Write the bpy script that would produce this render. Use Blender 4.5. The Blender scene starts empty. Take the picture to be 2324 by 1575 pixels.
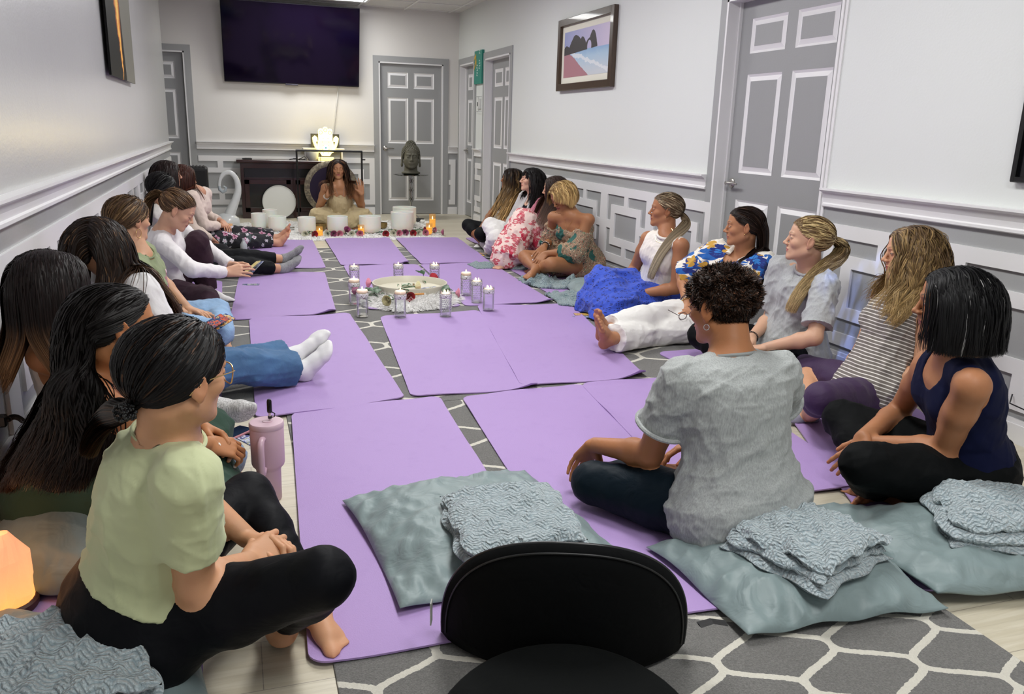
import bpy, math, random
import numpy as np
from mathutils import Vector, Matrix

# ---------------------------------------------------------------- camera, world, big lights, exposure
SC = bpy.context.scene
COL = SC.collection
W_, H_ = 2324, 1575
CAM_F, CAM_YAW, CAM_PITCH, CAM_ROLL, CAM_H = 1858.58, .3272, .2595, .0292, 1.1995


def camera():
    cy, sy, cp, sp = math.cos(CAM_YAW), math.sin(CAM_YAW), math.cos(CAM_PITCH), math.sin(CAM_PITCH)
    f = Vector((sy * cp, cy * cp, -sp)); r = Vector((cy, -sy, 0)); u = r.cross(f)
    r2 = r * math.cos(CAM_ROLL) + u * math.sin(CAM_ROLL); u2 = -r * math.sin(CAM_ROLL) + u * math.cos(CAM_ROLL)
    cd = bpy.data.cameras.new('camera'); co = bpy.data.objects.new('camera', cd); COL.objects.link(co)
    m = Matrix(((r2.x, u2.x, -f.x, 0), (r2.y, u2.y, -f.y, 0), (r2.z, u2.z, -f.z, CAM_H), (0, 0, 0, 1)))
    co.matrix_world = m
    cd.sensor_fit = 'HORIZONTAL'; cd.sensor_width = 36.0; cd.lens = 36.0 * CAM_F / W_
    cd.clip_start = .02; cd.clip_end = 100
    SC.camera = co


camera()
wd = bpy.data.worlds.new('world'); SC.world = wd; wd.use_nodes = True
wd.node_tree.nodes['Background'].inputs[0].default_value = (.90, .95, 1.0, 1)
wd.node_tree.nodes['Background'].inputs[1].default_value = .40

CEIL = 2.705
# ceiling panels: (x, y) centres of the 0.6 x 1.2 m troffers
PANELS = [(1.10, 10.78), (1.15, 7.7), (1.15, 5.2), (1.15, 2.7), (1.15, .2)]
PANEL_W = [22, 34, 36, 36, 34]


def area(name, loc, sx, sy, watts, col, rot=(0, 0, 0)):
    l = bpy.data.lights.new(name, 'AREA'); l.shape = 'RECTANGLE'; l.size = sx; l.size_y = sy
    l.energy = watts; l.color = col
    o = bpy.data.objects.new(name, l); o.location = loc; o.rotation_euler = rot; COL.objects.link(o)
    return o


for (x_, y_), w_ in zip(PANELS, PANEL_W):
    sx_ = (1.1, .55) if y_ > 10 else (.55, 1.1)
    area('ceiling_panel_glow', (x_, y_, CEIL - .03), sx_[0], sx_[1], w_, (1.0, .985, .95))

SC.view_settings.view_transform = 'Standard'
SC.view_settings.look = 'None'
SC.view_settings.gamma = 1
SC.view_settings.use_curve_mapping = False
SC.view_settings.exposure = .20
cyc = SC.cycles
cyc.max_bounces = 6; cyc.diffuse_bounces = 3; cyc.glossy_bounces = 3; cyc.transmission_bounces = 6; cyc.transparent_max_bounces = 20
cyc.caustics_reflective = False; cyc.caustics_refractive = False
cyc.use_denoising = True; cyc.use_adaptive_sampling = True; cyc.adaptive_threshold = .025; cyc.debug_use_compact_bvh = True
cyc.sample_clamp_indirect = 4

# blue projector light playing on the right wall, floor and the gray tee
l = bpy.data.lights.new('projector_glow', 'SPOT'); l.energy = 420; l.color = (.30, .42, 1.0); l.spot_size = math.radians(15); l.spot_blend = .8; l.shadow_soft_size = .01
o = bpy.data.objects.new('projector_glow', l); o.location = (1.75, 2.15, 2.1); o.rotation_euler = (Vector((2.98, 3.20, .38)) - o.location).to_track_quat('-Z', 'Y').to_euler(); COL.objects.link(o)
l.use_nodes = True; nt = l.node_tree; em = nt.nodes['Emission']
tc = nt.nodes.new('ShaderNodeTexCoord'); mp = nt.nodes.new('ShaderNodeMapping'); mp.inputs['Scale'].default_value = (42, 9, 9); nt.links.new(tc.outputs['Normal'], mp.inputs[0])
nz = nt.nodes.new('ShaderNodeTexNoise'); nz.inputs['Scale'].default_value = 1.6; nz.inputs['Distortion'].default_value = 1.2; nt.links.new(mp.outputs[0], nz.inputs['Vector'])
rp = nt.nodes.new('ShaderNodeValToRGB'); rp.color_ramp.elements[0].position = .42; rp.color_ramp.elements[1].position = .72; nt.links.new(nz.outputs['Fac'], rp.inputs[0]); nt.links.new(rp.outputs[0], em.inputs['Strength'])
# ---------------------------------------------------------------- materials
def srgb(h):
    if isinstance(h, str):
        h = h.lstrip('#'); v = [int(h[i:i + 2], 16) / 255 for i in (0, 2, 4)]
    else:
        v = list(h)
    return tuple((c / 12.92 if c <= .04045 else ((c + .055) / 1.055) ** 2.4) for c in v) + (1,)


class NT:
    """small node helper"""
    def __init__(s, name):
        s.m = bpy.data.materials.new(name); s.m.use_nodes = True
        s.t = s.m.node_tree; s.b = s.t.nodes['Principled BSDF']

    def n(s, typ, **kw):
        nd = s.t.nodes.new(typ)
        for k, v in kw.items():
            if k.startswith('_'):
                setattr(nd, k[1:], v)
            else:
                nm = k.replace('_', ' ')
                i = int(k[1:]) if (k[0] == 'i' and k[1:].isdigit()) else nm
                sock = nd.inputs[i]
                if isinstance(v, bpy.types.NodeSocket):
                    s.t.links.new(v, sock)
                else:
                    sock.default_value = v
        return nd

    def set(s, **kw):
        for k, v in kw.items():
            sock = s.b.inputs[k.replace('_', ' ')]
            if isinstance(v, bpy.types.NodeSocket):
                s.t.links.new(v, sock)
            else:
                sock.default_value = v
        return s

    def coord(s, which='Object', scale=None, rot=None, loc=None):
        c = s.n('ShaderNodeTexCoord').outputs[which]
        if scale is not None or rot is not None or loc is not None:
            mp = s.n('ShaderNodeMapping', Vector=c)
            if scale is not None: mp.inputs['Scale'].default_value = scale if hasattr(scale, '__len__') else (scale,) * 3
            if rot is not None: mp.inputs['Rotation'].default_value = rot
            if loc is not None: mp.inputs['Location'].default_value = loc
            c = mp.outputs[0]
        return c

    def noise(s, vec, scale, detail=2, rough=.5, dist=0):
        return s.n('ShaderNodeTexNoise', Vector=vec, Scale=scale, Detail=detail, Roughness=rough, Distortion=dist).outputs['Fac']

    def math(s, op, a, b=0., c=None, clamp=False):
        nd = s.n('ShaderNodeMath', _operation=op, _use_clamp=clamp, i0=a, i1=b)
        if c is not None:
            if isinstance(c, bpy.types.NodeSocket): s.t.links.new(c, nd.inputs[2])
            else: nd.inputs[2].default_value = c
        return nd.outputs[0]

    def mix(s, fac, a, b, mode='MIX'):
        nd = s.n('ShaderNodeMix', _data_type='RGBA', _blend_type=mode)
        for i, v in ((0, fac), (6, a), (7, b)):
            if isinstance(v, bpy.types.NodeSocket): s.t.links.new(v, nd.inputs[i])
            else: nd.inputs[i].default_value = v
        return nd.outputs[2]

    def ramp(s, fac, stops, interp='LINEAR'):
        nd = s.n('ShaderNodeValToRGB', Fac=fac); cr = nd.color_ramp; cr.interpolation = interp
        while len(cr.elements) < len(stops): cr.elements.new(.5)
        for e, (p, c) in zip(cr.elements, stops):
            e.position = p; e.color = c if len(c) == 4 else tuple(c) + (1,)
        return nd.outputs[0]

    def bump(s, h, strength=.3, dist=.002):
        b = s.n('ShaderNodeBump', Height=h, Strength=strength, Distance=dist)
        s.t.links.new(b.outputs[0], s.b.inputs['Normal'])
        return s


_mc = {}


def plain(name, col, rough=.6, metal=0, bump=None, coat=0, var=0, **kw):
    key = (name, str(col), rough, metal)
    if key in _mc: return _mc[key]
    m = NT(name); c = srgb(col)
    m.set(Base_Color=c, Roughness=rough, Metallic=metal)
    if coat: m.set(Coat_Weight=coat, Coat_Roughness=.1)
    if var:
        f = m.noise(m.coord(), 6, 3)
        m.set(Base_Color=m.mix(f, tuple(x * (1 - var) for x in c[:3]) + (1,), tuple(min(1, x * (1 + var)) for x in c[:3]) + (1,)))
    if bump:
        m.bump(m.noise(m.coord(), bump[0], 3), bump[1], bump[2] if len(bump) > 2 else .002)
    for k, v in kw.items(): m.set(**{k: v})
    _mc[key] = m.m
    return m.m


def emis(name, col, strength, base='#000000'):
    m = NT(name); m.set(Base_Color=srgb(base), Emission_Color=srgb(col), Emission_Strength=strength, Roughness=.5)
    return m.m


# ---------------------------------------------------------------- mesh building
def mesh_obj(name, V, F, mat, parent=None, smooth=True, col=None, auto=None):
    """V (n,3), F list of index lists or (m,4)/(m,3) array"""
    me = bpy.data.meshes.new(name)
    V = np.asarray(V, dtype=np.float32)
    if isinstance(F, np.ndarray):
        k = F.shape[1]; me.vertices.add(len(V)); me.vertices.foreach_set('co', V.ravel())
        me.loops.add(F.size); me.loops.foreach_set('vertex_index', F.astype(np.int32).ravel())
        me.polygons.add(len(F)); me.polygons.foreach_set('loop_start', np.arange(0, F.size, k, dtype=np.int32))
        me.update(calc_edges=True)
    else:
        me.from_pydata([tuple(map(float, v)) for v in V], [], F)
    me.polygons.foreach_set('use_smooth', [smooth] * len(me.polygons))
    for m in (mat if isinstance(mat, (list, tuple)) else [mat]):
        me.materials.append(m)
    if col is not None:
        a = me.color_attributes.new('Col', 'BYTE_COLOR', 'POINT')
        c = np.ones((len(V), 4), dtype=np.float32); c[:, :3] = col
        a.data.foreach_set('color', c.ravel())
    o = bpy.data.objects.new(name, me); COL.objects.link(o)
    if parent is not None:
        o.parent = parent
        o.matrix_parent_inverse = Matrix.Identity(4)
    if auto is not None:
        me.set_sharp_from_angle(angle=math.radians(auto))
    return o


class MB:
    """accumulates shapes, then links them as ONE mesh object"""
    def __init__(s): s.v = []; s.f = []; s.n = 0

    def add(s, V, F, M=None):
        V = [Vector(v) for v in V]
        if M is not None: V = [M @ v for v in V]
        s.v += V; s.f += [[i + s.n for i in f] for f in F]; s.n += len(V)
        return s

    def box(s, c, d, rz=0, M=None, bev=0):
        x, y, z = [k / 2 for k in d]
        if bev:
            b = min(bev, x * .49, y * .49, z * .49)
            V = []
            for sz in (-1, 1):
                for (ax, ay, az) in ((x - b, y - b, z), ):
                    pass
            # bevelled box: 24 vertices
            V = []; idx = {}
            for sx in (-1, 1):
                for sy in (-1, 1):
                    for sz in (-1, 1):
                        for k in range(3):
                            p = [sx * (x - b), sy * (y - b), sz * (z - b)]
                            p[k] += (sx, sy, sz)[k] * b
                            idx[(sx, sy, sz, k)] = len(V); V.append(p)
            F = []
            for k in range(3):
                a1, a2 = [(1, 2), (0, 2), (0, 1)][k]
                for sg in (-1, 1):
                    q = []
                    for (u, w) in ((-1, -1), (1, -1), (1, 1), (-1, 1)):
                        t = [0, 0, 0]; t[k] = sg; t[a1] = u; t[a2] = w
                        q.append(idx[(t[0], t[1], t[2], k)])
                    F.append(q)
            for k in range(3):
                a1, a2 = [(1, 2), (0, 2), (0, 1)][k]
                for u in (-1, 1):
                    for w in (-1, 1):
                        q = []
                        for sg, kk in ((-1, a1), (1, a1), (1, a2), (-1, a2)):
                            t = [0, 0, 0]; t[k] = sg; t[a1] = u; t[a2] = w
                            q.append(idx[(t[0], t[1], t[2], kk)])
                        F.append(q)
            for sx in (-1, 1):
                for sy in (-1, 1):
                    for sz in (-1, 1):
                        F.append([idx[(sx, sy, sz, k)] for k in range(3)])
        else:
            V = [(a * x, b * y, c_ * z) for a in (-1, 1) for b in (-1, 1) for c_ in (-1, 1)]
            F = [[0, 1, 3, 2], [4, 6, 7, 5], [0, 4, 5, 1], [2, 3, 7, 6], [0, 2, 6, 4], [1, 5, 7, 3]]
        R = Matrix.Translation(Vector(c)) @ Matrix.Rotation(rz, 4, 'Z')
        if M is not None: R = M @ R
        return s.add(V, F, R)

    def lathe(s, prof, c=(0, 0, 0), n=32, M=None, cap=True):
        V = []; F = []
        for (r, z) in prof:
            for i in range(n):
                a = 2 * math.pi * i / n; V.append((r * math.cos(a), r * math.sin(a), z))
        for j in range(len(prof) - 1):
            for i in range(n):
                F.append([j * n + i, j * n + (i + 1) % n, (j + 1) * n + (i + 1) % n, (j + 1) * n + i])
        if cap:
            if prof[0][0] > 1e-5: F.append(list(range(n))[::-1])
            if prof[-1][0] > 1e-5: F.append([(len(prof) - 1) * n + i for i in range(n)])
        R = Matrix.Translation(Vector(c))
        if M is not None: R = M @ R
        return s.add(V, F, R)

    def tube(s, pts, r, n=8, closed=False, M=None, flat=1.0):
        pts = [Vector(p) for p in pts]; m = len(pts)
        rr = r if hasattr(r, '__len__') else [r] * m
        V = []; F = []; up = None
        for i, p in enumerate(pts):
            if closed: t = pts[(i + 1) % m] - pts[i - 1]
            else: t = pts[min(i + 1, m - 1)] - pts[max(i - 1, 0)]
            t.normalize()
            if up is None:
                up = Vector((0, 0, 1)) if abs(t.z) < .9 else Vector((1, 0, 0))
            a = up.cross(t)
            if a.length < 1e-6: a = Vector((1, 0, 0)).cross(t)
            a.normalize(); b = t.cross(a).normalized(); up = b
            for k in range(n):
                an = 2 * math.pi * k / n
                V.append(p + a * math.cos(an) * rr[i] + b * math.sin(an) * rr[i] * flat)
        for i in range(m if closed else m - 1):
            j = (i + 1) % m
            for k in range(n):
                F.append([i * n + k, i * n + (k + 1) % n, j * n + (k + 1) % n, j * n + k])
        if not closed:
            F.append(list(range(n))[::-1]); F.append([(m - 1) * n + k for k in range(n)])
        return s.add(V, F, M)

    def ball(s, c, r, n=12, M=None):
        rx = r if hasattr(r, '__len__') else (r, r, r)
        prof = [(max(1e-6, math.sin(math.pi * i / n)), -math.cos(math.pi * i / n)) for i in range(n + 1)]
        R = Matrix.Translation(Vector(c)) @ Matrix.Diagonal((rx[0], rx[1], rx[2], 1))
        if M is not None: R = M @ R
        return s.lathe(prof, n=n * 2, M=R, cap=False)

    def prism(s, poly, z0, z1, M=None):
        n = len(poly)
        V = [(p[0], p[1], z0) for p in poly] + [(p[0], p[1], z1) for p in poly]
        F = [list(range(n))[::-1], [n + i for i in range(n)]] + [[i, (i + 1) % n, n + (i + 1) % n, n + i] for i in range(n)]
        return s.add(V, F, M)

    def build(s, name, mat, parent=None, smooth=False, auto=None):
        if auto is not None: smooth = True
        return mesh_obj(name, np.array([tuple(v) for v in s.v]), s.f, mat, parent, smooth, auto=auto)


def tag(o, label=None, cat=None, group=None, kind=None):
    if label: o['label'] = label
    if cat: o['category'] = cat
    if group: o['group'] = group
    if kind: o['kind'] = kind
    return o


def thing(name, loc, label, cat, group=None, rz=0):
    o = bpy.data.objects.new(name, None); COL.objects.link(o); o.location = loc; o.rotation_euler = (0, 0, rz)
    o.empty_display_size = .1
    return tag(o, label, cat, group)


def struct(o):
    o['kind'] = 'structure'; return o


def copy_tree(o, parent=None):
    c = o.copy(); COL.objects.link(c); c.parent = parent
    for k in ('category', 'label', 'group'):
        pass
    for ch in list(o.children): copy_tree(ch, c)
    return c
# ---------------------------------------------------------------- the room
XL, XR, YB = -.73, 3.025, 11.55
YE = 11.10      # far end of the left wall
Y0 = -1.6


def paint(name, col, rough=.5, bumpy=.12, coat=0):
    m = NT(name); co = m.coord()
    m.set(Base_Color=srgb(col), Roughness=rough, Coat_Weight=coat, Coat_Roughness=.3)
    m.bump(m.math('ADD', m.noise(co, 90, 2), m.math('MULTIPLY', m.noise(co, 3, 2), .6)), bumpy, .002)
    return m.m


M_UP = paint('wall_paint_white', '#dddadd', .42, .25)
M_UPL = paint('wall_paint_satin', '#d2ced2', .27, .35)
M_GRAY = paint('wall_paint_gray', '#9fa0a1', .45)
M_DOORG = paint('door_paint_gray', '#98999a', .42, .2)
M_TRIM = paint('trim_white', '#e6e5e6', .32, .05)
M_CASE = paint('casing_gray', '#9fa0a1', .45)


def quadwall(name, verts, mat):
    return struct(mesh_obj(name, np.array(verts, float), [list(range(len(verts)))], mat, None, False))


def wall_x(name, x, thick, segs, mat_fn):
    """wall along y made of boxes (y0,y1,z0,z1)"""
    mb = MB()
    for (a, b, z0, z1) in segs:
        mb.box((x + thick / 2, (a + b) / 2, (z0 + z1) / 2), (abs(thick), b - a, z1 - z0))
    return struct(mb.build(name, mat_fn))


# two-tone wall paint: gray dado below the chair rail, off-white above (a real paint line)
def twotone(name, up, lo, rough=.42, bumpy=.22):
    m = NT(name); c = m.n('ShaderNodeTexCoord').outputs['Object']
    z = m.n('ShaderNodeSeparateXYZ', Vector=c).outputs['Z']
    f = m.math('GREATER_THAN', z, .88)
    m.set(Base_Color=m.mix(f, srgb(lo), srgb(up)), Roughness=rough)
    m.bump(m.math('ADD', m.noise(c, 90, 2), m.math('MULTIPLY', m.noise(m.coord(scale=(1, 3, .6)), 2.5, 2), 1.2)), bumpy, .002)
    return m.m


M_WR = twotone('wall_right_paint', '#dcdfdd', '#a3a4a5', .45)
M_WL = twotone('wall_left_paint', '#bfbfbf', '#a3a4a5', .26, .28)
M_WB = twotone('wall_back_paint', '#e0ddd9', '#a3a4a5', .5)

DZ = 2.03
# right wall with three door openings (near door, far pair)
D_NEAR = (3.74, 4.84); D_C = (9.24, 10.24); D_D = (10.72, 11.44)
T = .13
segs = [(Y0, D_NEAR[0], 0, CEIL), (D_NEAR[0], D_NEAR[1], DZ, CEIL), (D_NEAR[1], D_C[0], 0, CEIL), (D_C[0], D_C[1], DZ, CEIL),
        (D_C[1], D_D[0], 0, CEIL), (D_D[0], D_D[1], DZ, CEIL), (D_D[1], YB, 0, CEIL)]
wall_x('wall_right', XR, T, segs, M_WR)
wall_x('wall_left', XL, -T, [(Y0, YE, 0, CEIL)], M_WL)
mb = MB()
BD = (1.915, 2.805)
LD = (-1.40, -.51)
for (a, b, z0, z1) in [(-2.2, LD[0], 0, CEIL), (LD[0], LD[1], DZ, CEIL), (LD[1], BD[0], 0, CEIL), (BD[0], BD[1], DZ, CEIL), (BD[1], XR + T, 0, CEIL)]:
    mb.box(((a + b) / 2, YB + T / 2, (z0 + z1) / 2), (b - a, T, z1 - z0))
struct(mb.build('wall_back', M_WB))
wall_x('wall_hall', -2.2, -.1, [(8.5, YB, 0, CEIL)], M_WB)

# floor: pale wood-look planks running across the room
m = NT('vinyl_plank'); co = m.coord()
br = m.n('ShaderNodeTexBrick', _offset=.37, Vector=co, Scale=1.0, Mortar_Size=.0012, Brick_Width=1.2, Row_Height=.18, Color1=srgb('#c9c1ad'), Color2=srgb('#bdb49e'), Mortar=srgb('#8f877a'))
g = m.noise(m.coord(scale=(1.2, 14, 1)), 3, 6, .62, .6)
g2 = m.noise(m.coord(scale=(2, 60, 1)), 2, 4, .6)
c = m.mix(m.math('MULTIPLY', m.ramp(g, [(.42, (0, 0, 0, 1)), (.62, (1, 1, 1, 1))]), .30), br.outputs['Color'], srgb('#e2ddce'))
c = m.mix(m.math('MULTIPLY', m.ramp(g2, [(.52, (0, 0, 0, 1)), (.75, (1, 1, 1, 1))]), .35), c, srgb('#9b9280'))
m.set(Base_Color=c, Roughness=.38, Specular_IOR_Level=.5); m.bump(g2, .1, .001)
mb = MB(); mb.box((.4, (Y0 + YB) / 2, -.05), (6.0, YB - Y0 + .4, .1)); struct(mb.build('floor', m.m))

# ceiling: acoustic tiles in a white grid, with openings only for the look of the troffers
m = NT('ceiling_tile'); co = m.coord()
f = m.noise(co, 160, 3, .7)
m.set(Base_Color=m.mix(m.ramp(f, [(.3, (0, 0, 0, 1)), (.45, (1, 1, 1, 1))]), srgb('#bcbab8'), srgb('#d8d6d4')), Roughness=.9); m.bump(f, .3, .003)
mb = MB(); mb.box((.4, (Y0 + YB) / 2, CEIL + .05), (6.0, YB - Y0 + .4, .1)); struct(mb.build('ceiling', m.m))
mb = MB()
gx = [-2.0 + .6096 * i for i in range(10)]; gy = [11.42 - 1.2192 * i for i in range(11)]
M_GRID = plain('grid_white', '#e2e1df', .5)
for x in gx:
    if x < XR: mb.box((x, (Y0 + YB) / 2, CEIL - .004), (.024, YB - Y0, .012))
for y in gy:
    for yy in (y, y - .6096):
        mb.box((.4, yy, CEIL - .0035), (5.2, .024, .011))
struct(mb.build('trim_1', M_GRID))

# troffer lights
M_LENS = emis('light_lens', '#f4fbff', 5.0)
M_FR = plain('light_frame', '#eeeeee', .4)
for i, (x, y) in enumerate(PANELS):
    lbl = ['long recessed ceiling light panel above the wall television', 'recessed ceiling light panel over the far mats', 'recessed ceiling light panel over the candle tray',
           'recessed ceiling light panel over the near mats', 'recessed ceiling light panel behind the floor chair'][i]
    t = thing('ceiling_light', (x, y, CEIL), lbl, 'ceiling light', 'recessed ceiling light panels')
    if i == 0: t.rotation_euler = (0, 0, math.pi / 2)
    mb = MB()
    for sx in (-1, 1): mb.box((sx * .30, 0, -.006), (.03, 1.22, .022))
    for sy in (-1, 1): mb.box((0, sy * .595, -.006), (.57, .03, .022))
    mb.build('frame', M_FR, t)
    MB().box((0, 0, -.004), (.57, 1.16, .008)).build('diffuser', M_LENS, t)

TN = [2]


def trim(mb, mat=None, **k):
    o = mb.build('trim_%d' % TN[0], mat or M_TRIM, **k); TN[0] += 1
    return struct(o)


# chair rail profile: (out, z)
RAIL = [(0, .845), (.016, .845), (.022, .850), (.022, .862), (.014, .868), (.018, .893), (.030, .915), (.030, .921), (.045, .927), (.052, .934), (.052, .945), (0, .945)]


def rail(side, a, b, tag_=None):
    mb = MB(); n = len(RAIL); V = []
    for t in (a, b):
        for (o, z) in RAIL:
            V.append({'R': (XR - o, t, z), 'L': (XL + o, t, z), 'B': (t, YB - o, z)}[side])
    F = [[i, (i + 1) % n, n + (i + 1) % n, n + i] for i in range(n)] + [list(range(n)), [n + i for i in range(n)][::-1]]
    if side == 'L': F = [f[::-1] for f in F]
    if side == 'B': F = [f[::-1] for f in F]
    mb.add(V, F); trim(mb)


def base(side, a, b):
    mb = MB()
    h = .10
    for (o, z0, z1) in ((.015, 0, h - .02), (.010, h - .02, h)):
        c = (a + b) / 2; L = abs(b - a)
        if side == 'R': mb.box((XR - o / 2, c, (z0 + z1) / 2), (o, L, z1 - z0))
        if side == 'L': mb.box((XL + o / 2, c, (z0 + z1) / 2), (o, L, z1 - z0))
        if side == 'B': mb.box((c, YB - o / 2, (z0 + z1) / 2), (L, o, z1 - z0))
    o = mb.build('baseboard_' + {'R': 'right', 'L': 'left', 'B': 'back'}[side], M_TRIM); struct(o)


CW = .075
for (a, b) in ((Y0, D_NEAR[0] - .025), (D_NEAR[1] + CW, D_C[0] - CW), (D_C[1] + CW, D_D[0] - CW)):
    rail('R', a, b); base('R', a, b)
rail('L', Y0, YE); base('L', Y0, YE)
for (a, b) in ((LD[1] + CW, BD[0] - CW), (BD[1] + CW, XR)):
    rail('B', a, b); base('B', a, b)


# fretwork panels: board 0.85 x 0.62 with a square ring cut round a square
def fret(side, a, clip0=-99, clip1=99, zs=.0):
    """board from a to a+0.85 along the wall (increasing coordinate)"""
    mb = MB(); t = .013
    z0, z1 = .135, .765
    R = []  # rectangles (u0,u1,v0,v1) in board space u in 0..0.85, v = z
    ru0, ru1, rz0, rz1 = .07, .78, .203, .695
    iu0, iu1, iz0, iz1 = .152, .703, .28, .613
    cu0, cu1, cz0, cz1 = .225, .625, .345, .548
    R += [(0, .85, z0, rz0), (0, .85, rz1, z1), (0, ru0, rz0, rz1), (ru1, .85, rz0, rz1)]
    R += [(iu0, iu1, iz0, cz0), (iu0, iu1, cz1, iz1), (iu0, cu0, cz0, cz1), (cu1, iu1, cz0, cz1)]
    R += [(.39, .46, rz0, iz0), (.39, .46, iz1, rz1), (ru0, iu0, .413, .48), (iu1, ru1, .413, .48)]
    for (u0, u1, v0, v1) in R:
        p, q = max(a + u0, clip0), min(a + u1, clip1)
        if q - p < .004: continue
        c = (p + q) / 2; zc = (v0 + v1) / 2
        if side == 'R': mb.box((XR - t / 2, c, zc), (t, q - p, v1 - v0))
        if side == 'L': mb.box((XL + t / 2, c, zc), (t, q - p, v1 - v0))
        if side == 'B': mb.box((c, YB - t / 2, zc), (q - p, t, v1 - v0))
    if mb.n: trim(mb)


for k in range(3): fret('R', 3.665 - .85 * (k + 1))
for k in range(3): fret('R', 3.665 - .85 * (k + 4))
y = 4.825 + .03
k = 0
while y < D_C[0] - CW - .1:
    fret('R', y + (-.03), y - .03, D_C[0] - CW - .02); y += .85
fret('R', D_C[1] - .10, D_C[1] + CW + .03, D_D[0] - CW - .03)
y = 2.92 - .85 * 5
while y < YE - .1:
    fret('L', y, -9, YE - .03); y += .85
fret('B', -.585, LD[1] + CW + .01); fret('B', .265 - .13, .265, .99); fret('B', .993)
fret('B', XR - .885, BD[1] + CW + .015, XR - .03)


# six-panel doors
def door(idx, axis, pos, a, b, face, hinge_side, handle=True, hx=None):
    """axis 'y' : leaf in a wall along y at x=pos facing -x ; axis 'x': leaf in the back wall facing -y"""
    w = b - a; h = DZ - .005; t = .04
    def Mx():
        if axis == 'x': return Matrix.Translation((a, pos, 0))
        return Matrix(((0, -1, 0, pos), (1, 0, 0, a), (0, 0, 1, 0), (0, 0, 0, 1))) @ Matrix.Diagonal((1, -1, 1, 1)) if False else Matrix(((0, 1, 0, pos), (1, 0, 0, a), (0, 0, 1, 0), (0, 0, 0, 1)))
    M = Mx()   # local: x along leaf, y into the wall, z up
    flip = axis == 'y'
    mb = MB(); cols = [(.12 * w, .455 * w), (.545 * w, .88 * w)]; rows = [(.19, .80), (.97, 1.575), (1.70, 1.905)]
    # leaf as stiles and rails around recessed fields
    xs = [0, cols[0][0], cols[0][1], cols[1][0], cols[1][1], w]; zs = [.006, rows[0][0], rows[0][1], rows[1][0], rows[1][1], rows[2][0], rows[2][1], h]
    for i in range(5):
        for j in range(7):
            hole = i in (1, 3) and j in (1, 3, 5)
            d0 = .010 if hole else 0
            mb.box(((xs[i] + xs[i + 1]) / 2, d0 + (t - d0) / 2, (zs[j] + zs[j + 1]) / 2), (xs[i + 1] - xs[i], t - d0, zs[j + 1] - zs[j]), M=M)
    leaf = mb.build('door_%d' % idx, M_DOORG); struct(leaf)
    pm = MB(); fld = MB()
    for (x0, x1) in cols:
        for (z0, z1) in rows:
            e = .042; n = 4
            o = [(x0, z0), (x1, z0), (x1, z1), (x0, z1)]; i_ = [(x0 + e, z0 + e), (x1 - e, z0 + e), (x1 - e, z1 - e), (x0 + e, z1 - e)]
            mid = [(x0 + e * .35, z0 + e * .35), (x1 - e * .35, z0 + e * .35), (x1 - e * .35, z1 - e * .35), (x0 + e * .35, z1 - e * .35)]
            V = [(p[0], -.001, p[1]) for p in o] + [(p[0], .009, p[1]) for p in mid] + [(p[0], -.001, p[1]) for p in i_] + [(p[0], .02, p[1]) for p in i_]
            F = []
            for r in range(3):
                for k in range(4):
                    F.append([r * 4 + k, r * 4 + (k + 1) % 4, (r + 1) * 4 + (k + 1) % 4, (r + 1) * 4 + k])
            pm.add(V, F, M)
            fld.box(((x0 + x1) / 2, .004, (z0 + z1) / 2), (x1 - x0 - 2 * e, .012, z1 - z0 - 2 * e), M=M)
    pm.build('panel_molding', M_TRIM, leaf); fld.build('raised_panel', M_DOORG, leaf)
    if handle:
        hz = .90; hx_ = w - .065 if hx == 'hi' else .065; sg = -1 if hx == 'hi' else 1
        mb = MB()
        Rr = M @ Matrix.Translation((hx_, 0, hz)) @ Matrix.Rotation(math.radians(90), 4, 'X')
        mb.lathe([(.032, 0), (.032, .006), (.026, .012), (.012, .014), (.011, .045), (.013, .05), (0.001, .052)], M=Rr, n=24)
        pts = [(hx_ + sg * s_, -.045 - .004 * math.sin(s_ * 40), hz + .003 * math.sin(s_ * 30)) for s_ in np.linspace(-.005, .115, 9)]
        mb.tube(pts, [.010, .011, .010, .009, .009, .0085, .008, .008, .006], 10, M=M)
        mb.build('door_handle', plain('satin_nickel', '#b9b6b0', .25, 1), leaf, auto=40)
    # jambs and casing
    j = MB(); c = MB(); cw = CW
    return leaf


def surround_y(a, b, near=True):
    """white jambs inside the opening of the right wall and a flat gray casing round it"""
    j = MB(); t = .018
    for y in (a + t / 2, b - t / 2): j.box((XR + .055, y, DZ / 2), (.11 + .03, t, DZ))
    j.box((XR + .055, (a + b) / 2, DZ - t / 2), (.14, b - a, t))
    # stop beads
    for y in (a + t + .006, b - t - .006): j.box((XR + .075, y, DZ / 2), (.02, .012, DZ))
    trim(j)
    c = MB()
    if near:
        c.box((XR - .006, a - CW / 2, (DZ + CW) / 2), (.012, CW, DZ + CW))
    c.box((XR - .006, b + CW / 2, (DZ + CW) / 2), (.012, CW, DZ + CW))
    c.box((XR - .006, (a + b) / 2, DZ + CW / 2), (.012, b - a, CW))
    trim(c, M_CASE)


def surround_x(a, b, dep=.03):
    j = MB(); t = .018
    for x in (a + t / 2, b - t / 2): j.box((x, YB + .045, DZ / 2), (t, .11, DZ))
    j.box(((a + b) / 2, YB + .045, DZ - t / 2), (b - a, .11, t))
    trim(j)
    c = MB()
    for x in (a - CW / 2, b + CW / 2): c.box((x, YB - .006, (DZ + CW) / 2), (CW, .012, DZ + CW))
    c.box(((a + b) / 2, YB - .006, DZ + CW / 2), (b - a, .012, CW))
    trim(c, M_CASE)


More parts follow.
